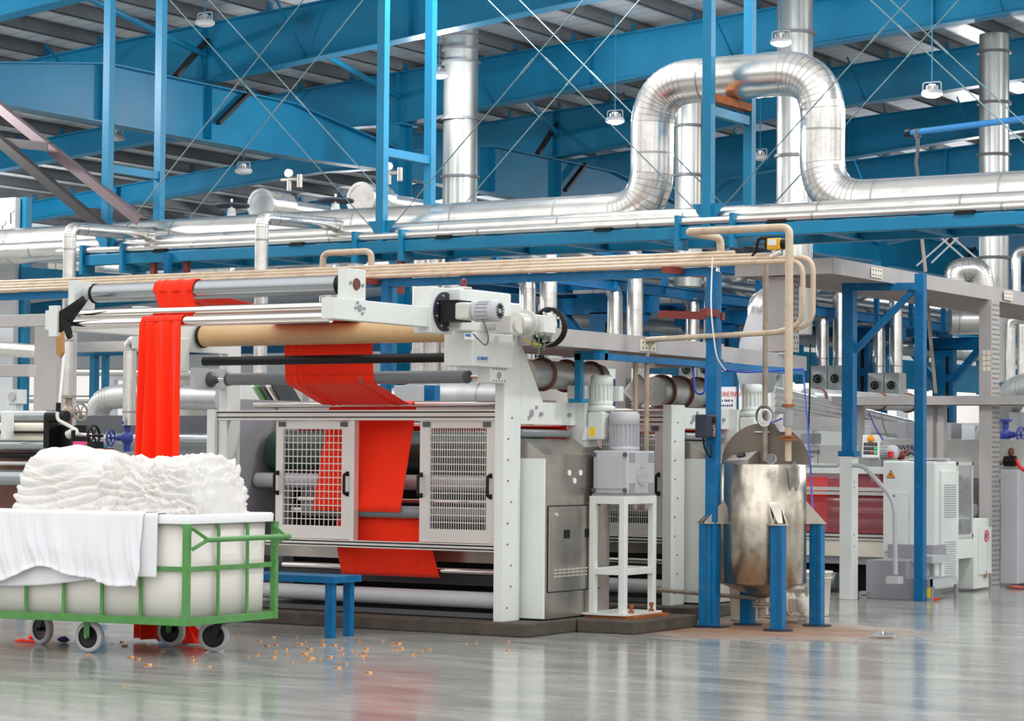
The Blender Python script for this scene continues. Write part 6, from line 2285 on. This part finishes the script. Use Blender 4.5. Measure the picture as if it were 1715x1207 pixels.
# stenter body: long insulated chambers under the boxes
p1, p2 = P(725, 700, D=DD(725) + 0.4), P(1480, 700, D=DD(1480) + 0.4)
XS_ = (p1.x + p2.x) / 2
t = T('stenter_oven', (XS_, p1.y, 0), 'long grey stenter frame running away behind the dyeing machines', 'textile machine')
for k in range(3, 9):
    y0 = p1.y - 6 + 2.4 * k
    o = G().box(XS_ - 1.8, XS_ + 0.35, y0, y0 + 2.36, 0.3, 1.95).build('chamber', 'greypaint', t, bevel=0.02)
    G().box(XS_ + 0.35, XS_ + 0.36, y0 + 0.1, y0 + 1.1, 0.5, 1.8).build('chamber_door', 'pale', o, bevel=0.004)
    G().box(XS_ + 0.35, XS_ + 0.36, y0 + 1.25, y0 + 2.26, 0.5, 1.8).build('chamber_door', 'pale', o, bevel=0.004)

# pipe bridge on braced blue columns
cols = [(1013, 35.2), (1213, 38.0), (1440, 43.2), (1582, 46.5)]
CL_ = ['first blue braced column of the pipe bridge, left of the paired silver risers', 'second blue slotted column of the pipe bridge, behind the blue tank post',
       'third blue braced column of the pipe bridge, behind the blue portal frame', 'fourth blue braced column of the pipe bridge, right of the blue portal frame']
cpos = []
for (u, D), lb in zip(cols, CL_):
    c = P(u, 600, D=D)
    cpos.append(c)
    t = T('bridge_pylon', (c.x, c.y, 0), lb, 'column', 'columns of the pipe bridge')
    w = 0.21
    G().box(c.x - w, c.x + w, c.y - 0.1, c.y + 0.1, 0, 3.4).build('shaft', 'blue2', t)
    g = G()
    for k in range(6):
        g.box(c.x + 0.06, c.x + 0.13, c.y - 0.103, c.y - 0.1, 0.4 + 0.5 * k, 0.75 + 0.5 * k)
    g.build('slots', 'blackpit', t)
    for s in (-1, 1):
        G().bar((c.x + s * 0.1, c.y, 2.7), (c.x + s * 0.7, c.y, 3.38), 0.12, 0.14, (0, 1, 0)).build('knee_brace', 'blue2', t)
    G().box(c.x - 0.85, c.x + 0.85, c.y - 0.1, c.y + 0.1, 3.38, 3.62).build('crosshead', 'blue2', t)
t = T('pipe_bridge', (cpos[1].x, cpos[1].y, 3.6), 'blue beams of the pipe bridge running away on the braced columns', 'pipe bridge')
d = (cpos[-1] - cpos[0])
d.z = 0
d.normalize()
a0 = cpos[0] - d * 5
a1 = cpos[-1] + d * 0.4
for off, z in ((-0.8, 3.7), (0.0, 3.7), (0.75, 3.72), (0.75, 4.2)):
    p, q = a0 + Vector((off, 0, 0)), a1 + Vector((off, 0, 0))
    g = G()
    g.ibeam((p.x, p.y, z), (q.x, q.y, z), 0.16, 0.12)
    g.build('long_beam', 'blue2', t)
n_ = 12
for k in range(n_):
    p = a0.lerp(a1, (k + 0.5) / n_)
    G().box(p.x + 0.71, p.x + 0.79, p.y - 0.04, p.y + 0.04, 3.78, 4.14).build('upright', 'blue2', t)
    G().box(p.x - 0.85, p.x + 0.8, p.y - 0.05, p.y + 0.05, 3.66, 3.76).build('cross_beam', 'blue2', t)
for off, z, r, lb in ((-0.45, 4.02, 0.2, 'wide silver pipe lying on the pipe bridge, outer side'), (0.3, 4.0, 0.18, 'silver pipe lying on the pipe bridge, beside the wide one'),
                      ):
    p, q = a0 + Vector((off, 0, 0)), a1 + Vector((off, 0, 0))
    pipe([(p.x, p.y, z), (q.x, q.y, z)], r, 'clad', 'bridge_pipe', lb, seams=1.6, n=20)
# second bridge, deeper and lower, at the right
p, q = P(1420, 620, D=44), P(1760, 655, D=52)
t = T('pipe_bridge', (p.x, p.y, p.z), 'deep blue girder of a farther pipe bridge under dim silver pipes', 'pipe bridge')
dirn = (q - p)
dirn.z = 0
p0, q0 = p - dirn * 1.0, p + dirn * 1.15
G().bar((p0.x, p0.y, p.z), (q0.x, q0.y, p.z), 0.1, 0.55).build('girder', 'blue', t)
for k in range(9):
    c = p0.lerp(q0, k / 8.0)
    G().box(c.x - 0.05, c.x + 0.05, c.y - 0.1, c.y + 0.06, p.z - 0.3, p.z + 0.9).build('upright', 'blue', t)
G().bar((p0.x, p0.y - 0.1, p.z + 0.9), (q0.x, q0.y - 0.1, p.z + 0.9), 0.08, 0.14).build('top_beam', 'blue', t)
for k in range(3):
    pipe([(p0.x - 0.3 * k, p0.y + 0.2, p.z + 0.48 + 0.16 * k), (q0.x - 0.3 * k, q0.y + 0.2, p.z + 0.48 + 0.16 * k)], 0.12, 'galv', 'bridge_pipe',
         ['lowest dim silver pipe on the farther bridge', 'middle dim silver pipe on the farther bridge', 'top dim silver pipe on the farther bridge'][k], n=14)

# duct drums with brown flanges over the machine backs
def drum_duct(u, v, x, L, r, rings, label):
    p = P(u, v, X=x)
    t = T('air_drum', p, label, 'duct')
    G().cyl(p, p + Vector((0, L, 0)), r, n=30).build('sheet_drum', 'galv', t)
    for k in rings:
        G().lathe(p + Vector((0, k, 0)), (0, 1, 0), [(r, 0), (r + 0.022, 0), (r + 0.022, 0.025), (r, 0.025)], 30).build('flange', 'copper', t)
    return p


drum_duct(878, 625, -0.45, 1.15, 0.108, (0.25, 0.62, 1.0), 'silver air drum with brown flanges behind the near machine beam')
drum_duct(1095, 655, -0.6, 0.95, 0.125, (0.12, 0.45, 0.8), 'silver air drum with brown flanges behind the second machine, left of the blue tank post')
drum_duct(1352, 665, P(1352, 665, D=29).x, 3.6, 0.11, (0.3, 1.2, 2.2, 3.2), 'silver air drum with brown flanges behind the supply pipe, under the sixth valve boxes')
tag(G().lathe(P(1072, 655, X=-0.62), (0, -1, 0), [(0.0, 0), (0.14, 0), (0.14, 0.05), (0.09, 0.055), (0, 0.055)], 4).build('square_fan', 'pale'), 'pale square fan housing on the end of the second air drum', 'fan')
# bundle of silver pipes sloping off to the right behind the tank
for k in range(4):
    a, b = P(1290, 652 + 11 * k, D=27), P(1590, 726 + 6 * k, D=36)
    pipe([a, b], 0.06, 'clad', 'low_pipe', ['topmost', 'second', 'third', 'lowest'][k] + ' of the silver pipes sloping away behind the tank lid towards the cabinet', n=12)
a, b = P(1290, 705, D=26), P(1500, 716, D=32)
tag(G().bar(a, b, 0.1, 0.16).build('grey_beam', 'traygrey'), 'grey beam under the sloping silver pipes behind the tank lid', 'beam')
a, b = P(1340, 733, D=25), P(1395, 734, D=25.4)
tag(G().box(min(a.x, b.x), max(a.x, b.x), a.y, a.y + 0.25, a.z - 0.06, a.z + 0.05).build('grey_trough', 'midgrey', bevel=0.006), 'small grey trough beside the tank lid', 'trough')
# assorted grey machine tops in the gap between panel and low walkway
for k, (u0, u1, v0, v1, D, m, lb) in enumerate([
        (1502, 1520, 706, 740, 30, 'midgrey', 'grey upright case standing on the lettered machine, left of the blue portal leg'),
        (1522, 1545, 716, 740, 31, 'traygrey', 'low pale case on the lettered machine, right of the grey upright case'),
        (1560, 1600, 708, 742, 32, 'midgrey', 'broad grey case on the lettered machine between walkway legs'),
        (1600, 1640, 712, 742, 33, 'greypaint', 'pale case on the lettered machine left of the perforated column'),
        (1690, 1715, 690, 742, 31, 'midgrey', 'grey case at the right edge above the lettered machine'),
        (1425, 1440, 712, 745, 29, 'greypaint', 'narrow pale case behind the operator panel')]):
    a, b = P(u0, v1, D=D), P(u1, v0, D=D)
    tag(G().box(a.x, b.x, a.y, a.y + 0.4, 0, b.z).build('machine_case', m, bevel=0.008), lb, 'machine case')
p = P(1715, 690, D=30)
pipe([P(1655, 735, D=33), P(1668, 705, D=32), P(1700, 655, D=31), P(1760, 640, D=30)], 0.2, 'galv', 'elbow_duct', 'wide silver elbow duct at the right edge past the perforated column', fil=0.3, seams=0.4, n=24, gore=True)
for k, (u, y0, y1) in enumerate(((1692, 535, 690), (1712, 525, 690), (1702, 420, 520))):
    a, b = P(u, y0, D=32 + k), P(u, y1, D=32 + k)
    pipe([(a.x, a.y, b.z), (a.x, a.y, a.z), (a.x + 0.8, a.y, a.z + 0.02)], 0.07, 'clad', 'riser_pipe', ['thin silver riser at the right edge, nearest the perforated column', 'second thin silver riser at the right edge', 'short silver pipe above the walkway at the right edge'][k], fil=0.12, n=14)
# big elbowed silver pipes over the high walkway at the right
pipe([P(1600, 480, D=33), P(1600, 452, D=33), P(1640, 448, D=33), P(1650, 500, D=33)], 0.16, 'clad', 'insulated_pipe', 'silver elbow pipe standing on the high walkway beside the tall duct', fil=0.2, seams=0.5, n=22, gore=True)
pipe([P(1360, 470, D=40), P(1530, 490, D=46), P(1590, 500, D=48)], 0.23, 'clad', 'insulated_pipe', 'wide silver pipe seen under the high walkway', seams=1.2, n=22)
pipe([P(1400, 520, D=42), P(1600, 545, D=47)], 0.2, 'clad', 'insulated_pipe', 'second wide silver pipe under the high walkway, in the blue beams', seams=1.2, n=22)
pipe([P(1590, 535, D=38), P(1730, 535, D=38)], 0.24, 'clad', 'insulated_pipe', 'wide level silver pipe crossing behind the perforated column', seams=1.0, n=22)
# silver cone and stack
c = P(1268, 640, D=24.2)
t = T('cone_hood', c, 'tapering pale cone hood behind the beige pipes, over the tank', 'hood')
zt = P(1275, 528, D=24.2).z
G().lathe((c.x, c.y, c.z - 0.0), (0, 0, 1), [(0.16, -0.1), (0.17, -0.08), (0.21, 0.1), (0.18, 0.4), (0.1, zt - c.z), (0.1, zt - c.z + 0.02)], 24).build('cone', 'greypaint', t)
G().tube(fillet([(c.x, c.y, zt), (c.x, c.y, zt + 0.12), (c.x + 0.12, c.y + 0.3, zt + 0.3), (c.x + 0.12, c.y + 0.3, zt + 0.8)], 0.12), 0.1, 20).build('throat', 'clad', t)

# notice board with red heading behind the second machine
a, b = P(1170, 648, D=24.5), P(1252, 700, D=24.5)
t = T('notice_board', ((a.x + b.x) / 2, a.y, b.z), 'white notice board with a red heading behind the blue tank post', 'sign')
G().box(a.x, b.x, a.y, a.y + 0.02, b.z - 0.03, a.z).build('board', 'white', t)
text('PRINTER MACHINE FINISHING SECTION', (a.x + 0.03, a.y - 0.002, a.z - 0.1), (1, 0, 0), (0, 0, 1), 0.075, 'redtext', t, 'heading', xs=0.5)
for k in range(4):
    g = G()
    x = a.x + 0.04
    rnd = random.Random(k)
    z = a.z - 0.15 - 0.05 * k
    while x < b.x - 0.05:
        w = rnd.uniform(0.008, 0.02)
        g.box(x, x + w, a.y - 0.002, a.y, z, z + rnd.choice((0.014, 0.02)))
        g.box(x + w * 0.3, x + w * 0.55, a.y - 0.002, a.y, z, z + 0.026)
        x += w + rnd.choice((0.006, 0.008, 0.018))
    g.build('text_line', 'bluetext', t)
# things standing behind the second machine
p = P(1160, 690, D=22.6)  # plain rounded stand-in for an unclear brown, hair-like tuft
tag(G().lathe(p - Vector((0, 0, 0.08)), (0, 0, 1), [(0.06, 0), (0.11, 0.04), (0.12, 0.09), (0.08, 0.14), (0, 0.155)], 18).build('brown_tuft', 'copper'), 'round dark brown tuft seen over the second machine, left of the blue tank post', 'bundle')
a, b = P(1054, 690, D=21.5), P(1079, 652, D=21.5)
t = T('printed_sheet', ((a.x + b.x) / 2, a.y, a.z), 'printed sheet with dark branches on white, behind the grey gear unit', 'print')
G().box(a.x, b.x, a.y, a.y + 0.01, a.z, b.z).build('sheet', 'white', t)
g = G()
rn = random.Random(5)
for k in range(26):
    x, z = rn.uniform(a.x, b.x - 0.02), rn.uniform(a.z, b.z - 0.04)
    g.bar((x, a.y - 0.002, z), (min(b.x, x + rn.uniform(-0.03, 0.06)), a.y - 0.002, z + rn.uniform(0.02, 0.05)), 0.003, rn.uniform(0.005, 0.012), (1, 0, 0))
g.build('branch_print', 'navy', t)
p = P(1096, 680, D=22)
t = T('radio_box', p - Vector((0, 0, 0.07)), 'small black box with an aerial on the second machine', 'box')
G().box(p.x - 0.035, p.x + 0.035, p.y, p.y + 0.05, p.z - 0.07, p.z + 0.05).build('case', 'black', t)
G().cyl((p.x - 0.02, p.y + 0.02, p.z + 0.05), (p.x - 0.02, p.y + 0.02, p.z + 0.16), 0.005, n=6).build('aerial', 'black', t)
# grey channel and post behind the near machine beam
a, b = P(862, 606, Y=3.3), P(1190, 606, Y=3.3)
tag(G().box(a.x - 0.6, b.x + 0.2, 3.3, 3.36, P(1000, 617, Y=3.3).z, P(1000, 598, Y=3.3).z).build('channel_beam', 'traygrey'), 'grey channel beam crossing behind the near gear motor', 'beam')
a = P(1044, 640, Y=3.25)
tag(G().box(a.x - 0.05, a.x + 0.05, 3.2, 3.3, 1.3, P(1044, 598, Y=3.25).z).build('channel_post', 'traygrey'), 'grey post under the channel beam, behind the grey gear unit', 'post')
# blue bracket hanging behind the blue post
a = P(1216, 630, D=24.8)
b = P(1216, 688, D=24.8)
tag(G().box(a.x - 0.055, a.x + 0.055, a.y, a.y + 0.06, b.z - 0.1, a.z + 0.05).build('blue_strut', 'blue2'), 'short blue strut in front of the notice board', 'strut')

# -------------------------------------------------- left background
def col(name, u0, u1, v0, v1, y, m, label, th=0.12, cat='column', z0=None):
    a, b = P(u0, v0, Y=y), P(u1, v1, Y=y)
    return tag(G().box(min(a.x, b.x), max(a.x, b.x), y, y + th, b.z if z0 is None else z0, a.z).build(name, m, bevel=0.004), label, cat)


col('grey_column', 58, 93, 545, 760, 3.3, 'traygrey', 'broad grey column at the left, behind the crank unit', 0.3, z0=0)
col('grey_column', -20, 7, 690, 800, 1.4, 'midgrey', 'grey column at the very left edge', 0.2, z0=0)
col('grey_beam', -20, 46, 611, 630, 1.5, 'traygrey', 'short grey beam with four bolts at the left edge', 0.12, 'beam')
col('grey_beam', -20, 95, 528, 545, 3.0, 'traygrey', 'pale grey beam at the left edge meeting the roller arm', 0.1, 'beam')
col('grey_beam', 118, 330, 573, 586, 6.0, 'traygrey', 'long grey beam behind the hanging red drop', 0.12, 'beam')
col('cross_beam', 122, 240, 587, 594, 6.2, 'blue', 'blue crossbeam under the long grey beam', 0.1, 'beam')
for u0, u1, lb in ((150, 158, 'blue post under the crossbeam, left of the silver drop pipe'), (170, 175, 'thin blue post under the crossbeam'), (93, 98, 'thin blue post left of the valve riser')):
    col('slim_post', u0, u1, 594, 680, 6.2, 'blue', lb, 0.08, 'post', z0=0)
col('white_fan_box', 10, 30, 652, 676, 1.6, 'pale', 'small white fan box at the left edge', 0.12, 'fan')
p = P(20, 664, Y=1.59)
tag(G().cyl(p, p + Vector((0, -0.01, 0)), 0.042, n=18).build('fan_grille', 'greypaint'), 'round grey grille on the small white fan box', 'grille')
tag(G().box(p.x - 0.06, p.x + 0.02, 1.62, 1.72, 0.6, p.z - 0.05).build('fan_post', 'pale'), 'white post under the small fan box', 'post')
# roller stack at the left edge
t = T('roller_stand', P(45, 840, Y=0.9), 'stand of long pale and dark rollers at the left edge behind the cloth heap', 'textile machine')
x0, x1 = P(-40, 740, Y=0.9).x, P(78, 740, Y=0.9).x
for v, r, m in ((697, 0.055, 'rollsteel'), (715, 0.04, 'offwhite'), (722, 0.018, 'black'), (733, 0.05, 'offwhite'), (745, 0.045, 'rollsteel'), (762, 0.03, 'black'), (776, 0.02, 'alu'), (800, 0.07, 'rollsteel')):
    z = P(40, v, Y=0.9).z
    G().cyl((x0, 0.9 + 0.02 * (v % 7), z), (x1, 0.9 + 0.02 * (v % 7), z), r, n=20).build('roller', m, t)
G().box(x0, x1, 1.2, 1.22, 0.3, 1.6).build('back_sheet', 'copper', t)
G().box(P(8, 740, Y=0.8).x, P(16, 740, Y=0.8).x, 0.75, 0.85, 1.42, 1.66).build('end_plate', 'pale', t)
# crank unit
c = P(110, 725, Y=0.9)
t = T('crank_unit', (c.x, 0.9, 1.2), 'black crank unit with a pale crank arm and handwheel, above the cloth heap', 'crank unit')
def q(u, v, y=0.9):
    return P(u, v, Y=y)
a, b = q(75, 750), q(85, 693)
G().box(a.x, b.x, 0.88, 1.0, a.z, b.z).build('side_plate', 'black', t)
G().poly([q(90, 712, 1.0), q(143, 712, 1.0), q(150, 750, 1.0), q(90, 750, 1.0)], (0, 0.04, 0)).build('back_plate', 'black', t)
a, b = q(73, 755, 0.8), q(205, 750, 0.8)
G().box(a.x, b.x, 0.8, 1.3, a.z - 0.12, a.z).build('bed', 'midgrey', t)
G().cyl(q(80, 697), q(112, 697), 0.05, n=14).build('roll_end', 'black', t)
g = G()
g.tube(fillet([q(96, 690, 0.85), q(97, 703, 0.85), q(125, 718, 0.85), q(127, 726, 0.85)], 0.05), 0.018, 8)
g.build('crank_arm', 'alu', t)
G().cyl(q(114, 728, 0.84), q(127, 722, 0.84), 0.038, n=14).build('crank_hub', 'alu', t)
G().cyl(q(123, 720, 0.8), q(122, 748, 0.8), 0.02, n=10).build('crank_grip', 'black', t)
G().cyl(q(128, 727, 0.86), q(158, 729, 0.86), 0.016, n=8).build('spindle', 'alu', t)
g = G()
handwheel(g, q(157, 729, 0.86), (1, 0.1, 0), 0.085, 0.012)
g.cyl(q(157, 729, 0.86), q(172, 730, 0.86), 0.013, n=8)
g.build('handwheel', 'black', t)
hazard(q(93, 720, 0.998), (1, 0, 0), (0, 0, 1), (0, -1, 0), 0.03, t)
G().cyl(q(93, 729.5, 0.999), q(93, 729.5, 0.996), 0.03, n=16).build('warning_sign', 'redbtn', t)
tag(G().cyl(q(109, 575, 1.0), q(98, 692, 0.9), 0.012, n=8).build('white_rod', 'white'), 'slim white rod leaning above the crank unit', 'rod')
tag(G().cyl(q(98, 674, 0.9), q(97, 695, 0.9), 0.022, n=10).build('rod_grip', 'black'), 'black grip at the lower end of the white rod', 'grip')
g = G()
g.poly([q(93, 545, 0.4), q(104, 549, 0.4), q(105, 590, 0.4), q(100, 599, 0.4), q(94, 592, 0.4)], (0, 0.03, 0))
tag(g.build('leather_flap', 'brown'), 'hanging brown leather flap at the end of the roller arm', 'flap')
# pink box on the bed
a, b = q(122, 752, 0.75), q(146, 739, 0.75)
t = T('parts_box', ((a.x + b.x) / 2, 0.75, a.z), 'small pink and black box lying on the crank unit bed', 'box')
G().box(a.x, b.x, 0.75, 0.87, a.z, b.z).build('carton', 'pinkcloth', t)
m_pink = mat('magenta_print', lin(230, 70, 140), 0.5, var=0)
M['magenta'] = m_pink
G().box(a.x, a.x + (b.x - a.x) * 0.85, 0.748, 0.75, a.z + 0.01, b.z).build('print', 'magenta', t)
G().box(b.x, b.x + 0.08, 0.75, 0.87, a.z, b.z).build('black_end', 'black', t)
tag(G().bar(q(146, 752, 0.7), q(187, 751, 0.7), 0.06, 0.012).build('red_tool', 'oxide'), 'flat red tool lying beside the pink box', 'tool')
# valves under the branch pipes
t = flanged_valve(115, 690, 2.9, 'rustpipe', 'flanged valve with a dark handwheel under the branch pipe, above the crank unit', 1.1)
p = P(217, 735, Y=2.0)
zt = P(217, 572, Y=2.0).z
xx = P(217, 650, Y=2.0).x
pipe([(xx, 2.0, P(217, 712, Y=2.0).z), (xx, 2.0, zt), (xx + 0.6, 2.0, zt + 0.02)], 0.062, 'clad', 'branch_pipe', 'silver drop pipe beside the hanging red cloth, ending over the blue valve', fil=0.08, seams=0.7, n=16, gore=True)
flanged_valve(213, 733, 2.0, 'valveblue', 'dark blue valve under the silver drop pipe, left of the hanging red cloth', 1.0, '-x')
# silver duct elbow and long ducts at the left
pipe([P(158, 720, Y=5.0), P(168, 668, Y=5.0), P(215, 662, Y=5.0), P(372, 668, Y=5.0)], 0.13, 'galv', 'elbow_duct', 'galvanised elbow duct running behind the hanging red cloth', fil=0.3, seams=0.45, n=22, gore=True)
pipe([P(640, 700, Y=4.0), P(655, 672, Y=4.0), P(700, 660, Y=4.0), P(850, 662, Y=4.0)], 0.12, 'galv', 'elbow_duct', 'galvanised elbow duct seen under the guide roller, right of the red cloth', fil=0.3, seams=0.45, n=22, gore=True)
pipe([P(-30, 582, Y=3.6), P(85, 590, Y=3.6)], 0.075, 'clad', 'insulated_pipe', 'white clad pipe entering at the left edge above the fan box', n=16)
for v, r, lb in ((622, 0.05, 'upper thin silver pipe along the far wall, left of the red drop'), (668, 0.05, 'lower thin silver pipe along the far wall, left of the red drop')):
    a, b = P(40, v, Y=8), P(330, v + 2, Y=8)
    pipe([a, b], r, 'clad', 'wall_pipe', lb, n=12)
a, b = P(118, 697, Y=4.4), P(365, 722, Y=4.4)
tag(G().box(a.x, b.x, 4.4, 4.6, b.z - 0.02, b.z + 0.16).build('grey_bed', 'darkgrey'), 'dark grey machine bed behind the hanging red cloth', 'machine bed')
tag(G().cyl((a.x, 4.3, b.z - 0.09), (b.x, 4.3, b.z - 0.09), 0.07, n=18).build('long_roll', 'rollsteel'), 'long steel roll under the dark grey bed', 'roll')
tag(G().box(a.x + 0.3, b.x + 0.1, 4.7, 4.9, 0.2, b.z - 0.1).build('grey_cabinet', 'greypaint'), 'pale grey cabinet front low behind the hanging red cloth', 'cabinet')
# frame and pale sheets behind the near machine, seen between its rollers
for k, (u0, u1, v0, v1, y, m, lb) in enumerate([
        (403, 470, 640, 700, 2.6, 'pale', 'pale cover plate seen below the guide roller, left of the red cloth'),
        (660, 700, 645, 690, 3.0, 'greypaint', 'grey cabinet seen below the guide roller, right of the red cloth'),
        (703, 727, 645, 690, 3.2, 'blue2', 'blue column base seen below the guide roller'),
        (392, 404, 640, 800, 1.3, 'pale', 'narrow pale post at the far end of the near machine')]):
    col('cover_plate', u0, u1, v0, v1, y, m, lb, 0.1, 'panel', z0=0 if m != 'pale' else None)
# slanted stack of boards
for k in range(5):
    a, b = P(432 + 9 * k, 640, Y=2.2), P(452 + 9 * k, 674, Y=2.2)
    m = ('paper', 'green', 'darkgrey', 'offwhite', 'black')[k]
    tag(G().bar(a, b, 0.012, 0.3, (0, 1, 0)).build('leaning_board', m), ['pale', 'green edged', 'dark grey', 'cream', 'black'][k] + ' board leaning in the row below the guide roller', 'board', 'leaning boards')
# broad silver ducts below the rack at the left
pipe([P(100, 438, Y=6.0), P(190, 452, Y=6.0), P(360, 470, Y=6.6)], 0.2, 'clad', 'insulated_pipe', 'wide silver pipe under the rack at the left, behind the short posts', seams=1.0, n=22)
pipe([P(180, 425, Y=7.5), P(420, 452, Y=7.5)], 0.26, 'clad', 'insulated_pipe', 'wider silver duct under the rack, far behind the top roller', seams=1.2, n=24)
pipe([P(395, 470, Y=6.5), P(400, 442, Y=6.5), P(460, 440, Y=6.8)], 0.1, 'clad', 'riser_pipe', 'short silver elbow riser left of the middle branch pipe', fil=0.15, n=16)
for u, lb in ((560, 'left silver elbow riser behind the beige pipe loop'), (598, 'right silver elbow riser behind the beige pipe loop')):
    pipe([P(u - 8, 600, Y=5.4), P(u - 8, 446, Y=5.4), P(u + 40, 442, Y=5.9)], 0.105, 'clad', 'riser_pipe', lb, fil=0.18, seams=0.8, n=16, gore=True)
for u, lb in ((706, 'first wide silver stack below the rack, over the motor head'), (728, 'second wide silver stack below the rack, over the motor head'), (754, 'third wide silver stack below the rack, over the motor head')):
    a = P(u, 420, Y=8)
    b = P(u, 560, Y=8)
    pipe([(a.x, 8, 0.0), (a.x, 8, a.z + 0.4)], 0.1, 'clad', 'riser_pipe', lb, seams=0.9, n=16)
a, b = P(40, 462, Y=5.0), P(250, 478, Y=5.0)
tag(G().bar(a, b, 0.1, 0.2).build('blue_beam', 'blue'), 'blue beam below the silver pipes at the left, behind the beige pipes', 'beam')
tag(G().box(P(32, 440, Y=5).x, P(42, 440, Y=5).x, 5, 5.1, 0, P(38, 330, Y=5).z).build('blue_post', 'blue'), 'blue post at the left edge behind the gauges', 'post')
# grey board with gauges
a, b = P(-20, 440, Y=4.9), P(26, 330, Y=4.9)
t = T('gauge_board', ((a.x + b.x) / 2, 4.9, a.z), 'pale grey board with two dial gauges at the left edge', 'gauge board')
G().box(a.x, b.x, 4.9, 4.98, 0, b.z).build('board', 'greypaint', t)
for u, v in ((17, 350), (3, 372)):
    c = P(u, v, Y=4.6)
    gg = G().cyl(c, c + Vector((0, 0.04, 0)), 0.04, n=20).build('gauge', 'white', t)
    G().cyl(c + Vector((0, 0.01, 0)), c + Vector((0, 0.012, -0.16)), 0.008, n=6).build('gauge_stem', 'copper', gg)
# wall portal: bright blue pipe with a sprayer at the upper right
a, b = P(1527, 222, D=27), P(1760, 193, D=25)
t = T('water_pipe', a, 'bright blue water pipe with a black end cap in front of the far right duct', 'pipe')
G().cyl(a, b, 0.035, n=14).build('pipe_run', 'skyblue', t)
G().cyl(a - (b - a).normalized() * 0.08, a, 0.05, n=14).build('end_cap', 'black', t)
g = G()
c = P(1537, 220, D=26.9)
g.cyl(c, c - Vector((0, 0, 0.22)), 0.022, n=10)
g.cyl(c + Vector((0, 0, 0.03)), c - Vector((0, 0, 0.07)), 0.04, n=10)
g.tube([c - Vector((0, 0, 0.22)), c - Vector((0.02, 0, 0.35)), c - Vector((-0.01, 0, 0.55))], 0.02, 8)
g.build('drop_valve', 'darkgrey', t)
# cross bracing in the far bay at the right
for u1, v1, u2, v2, lb in ((1535, 445, 1600, 388, 'white brace rod rising right, over the high walkway'), (1560, 440, 1612, 390, 'second white brace rod rising right, over the high walkway'),
                           (1585, 388, 1650, 445, 'white brace rod falling right, over the high walkway'), (1565, 388, 1640, 455, 'second white brace rod falling right, over the high walkway')):
    tag(G().cyl(P(u1, v1, D=45), P(u2, v2, D=45), 0.02, n=6).build('brace_rod', 'white'), lb, 'brace rod')
tag(G().cyl(P(1542, 380, D=26), P(1550, 455, D=26), 0.02, n=8).build('hanger_rod', 'rustpipe'), 'grey hanger rod dropping to the high walkway', 'rod')
tag(G().tube([P(1553, 492, D=25), P(1558, 560, D=25), P(1567, 658, D=25)], 0.018, 8).build('slanted_rod', 'rustpipe'), 'thin pale rod leaning behind the blue portal leg', 'rod')
# hoses behind the tank
for pts, m, lb in (([(1345, 620, 24), (1352, 700, 23), (1358, 790, 22), (1362, 880, 21)], 'cableblue', 'thin blue hose hanging right of the tank'),
                   ([(1357, 575, 25), (1356, 660, 25), (1354, 730, 25)], 'black', 'thin black cable hanging right of the supply pipe'),
                   ([(1160, 612, 19.5), (1165, 660, 19.3), (1180, 660, 19.2), (1183, 610, 19.4)], 'cableblue', 'loop of blue hose beside the blue tank post'),
                   ([(1210, 618, 19.5), (1245, 624, 19.4), (1300, 620, 19.4), (1345, 618, 19.6)], 'cableblue', 'blue hose lying along the beam above the tank'),
                   ([(1455, 690, 27), (1465, 715, 27), (1480, 738, 27)], 'cableblue', 'blue hose drooping to the operator panel'),
                   ([(1476, 690, 28), (1480, 715, 28), (1488, 733, 28)], 'cablegrey', 'grey hose drooping beside the blue hose at the panel'),
                   ([(1193, 430, 18.3), (1190, 520, 18.3), (1200, 600, 18.4), (1215, 620, 18.5)], 'white', 'thin white cord hanging along the blue post')):
    o = G().tube(fillet([P(u, v, D=D) for u, v, D in pts], 0.15), 0.006 if m == 'white' else 0.0085, 6).build('hose', m)
    tag(o, lb, 'hose')
# white pipes of light beyond: bright windows lie behind the low walkway
for k in range(5):
    u = 1300 + 70 * k
tag(G().box(-4.5, -4.3, 22, 22.3, 0, 2.3).build('far_cabinet', 'midgrey'), 'dim grey cabinet far behind under the pipe bridge', 'cabinet')
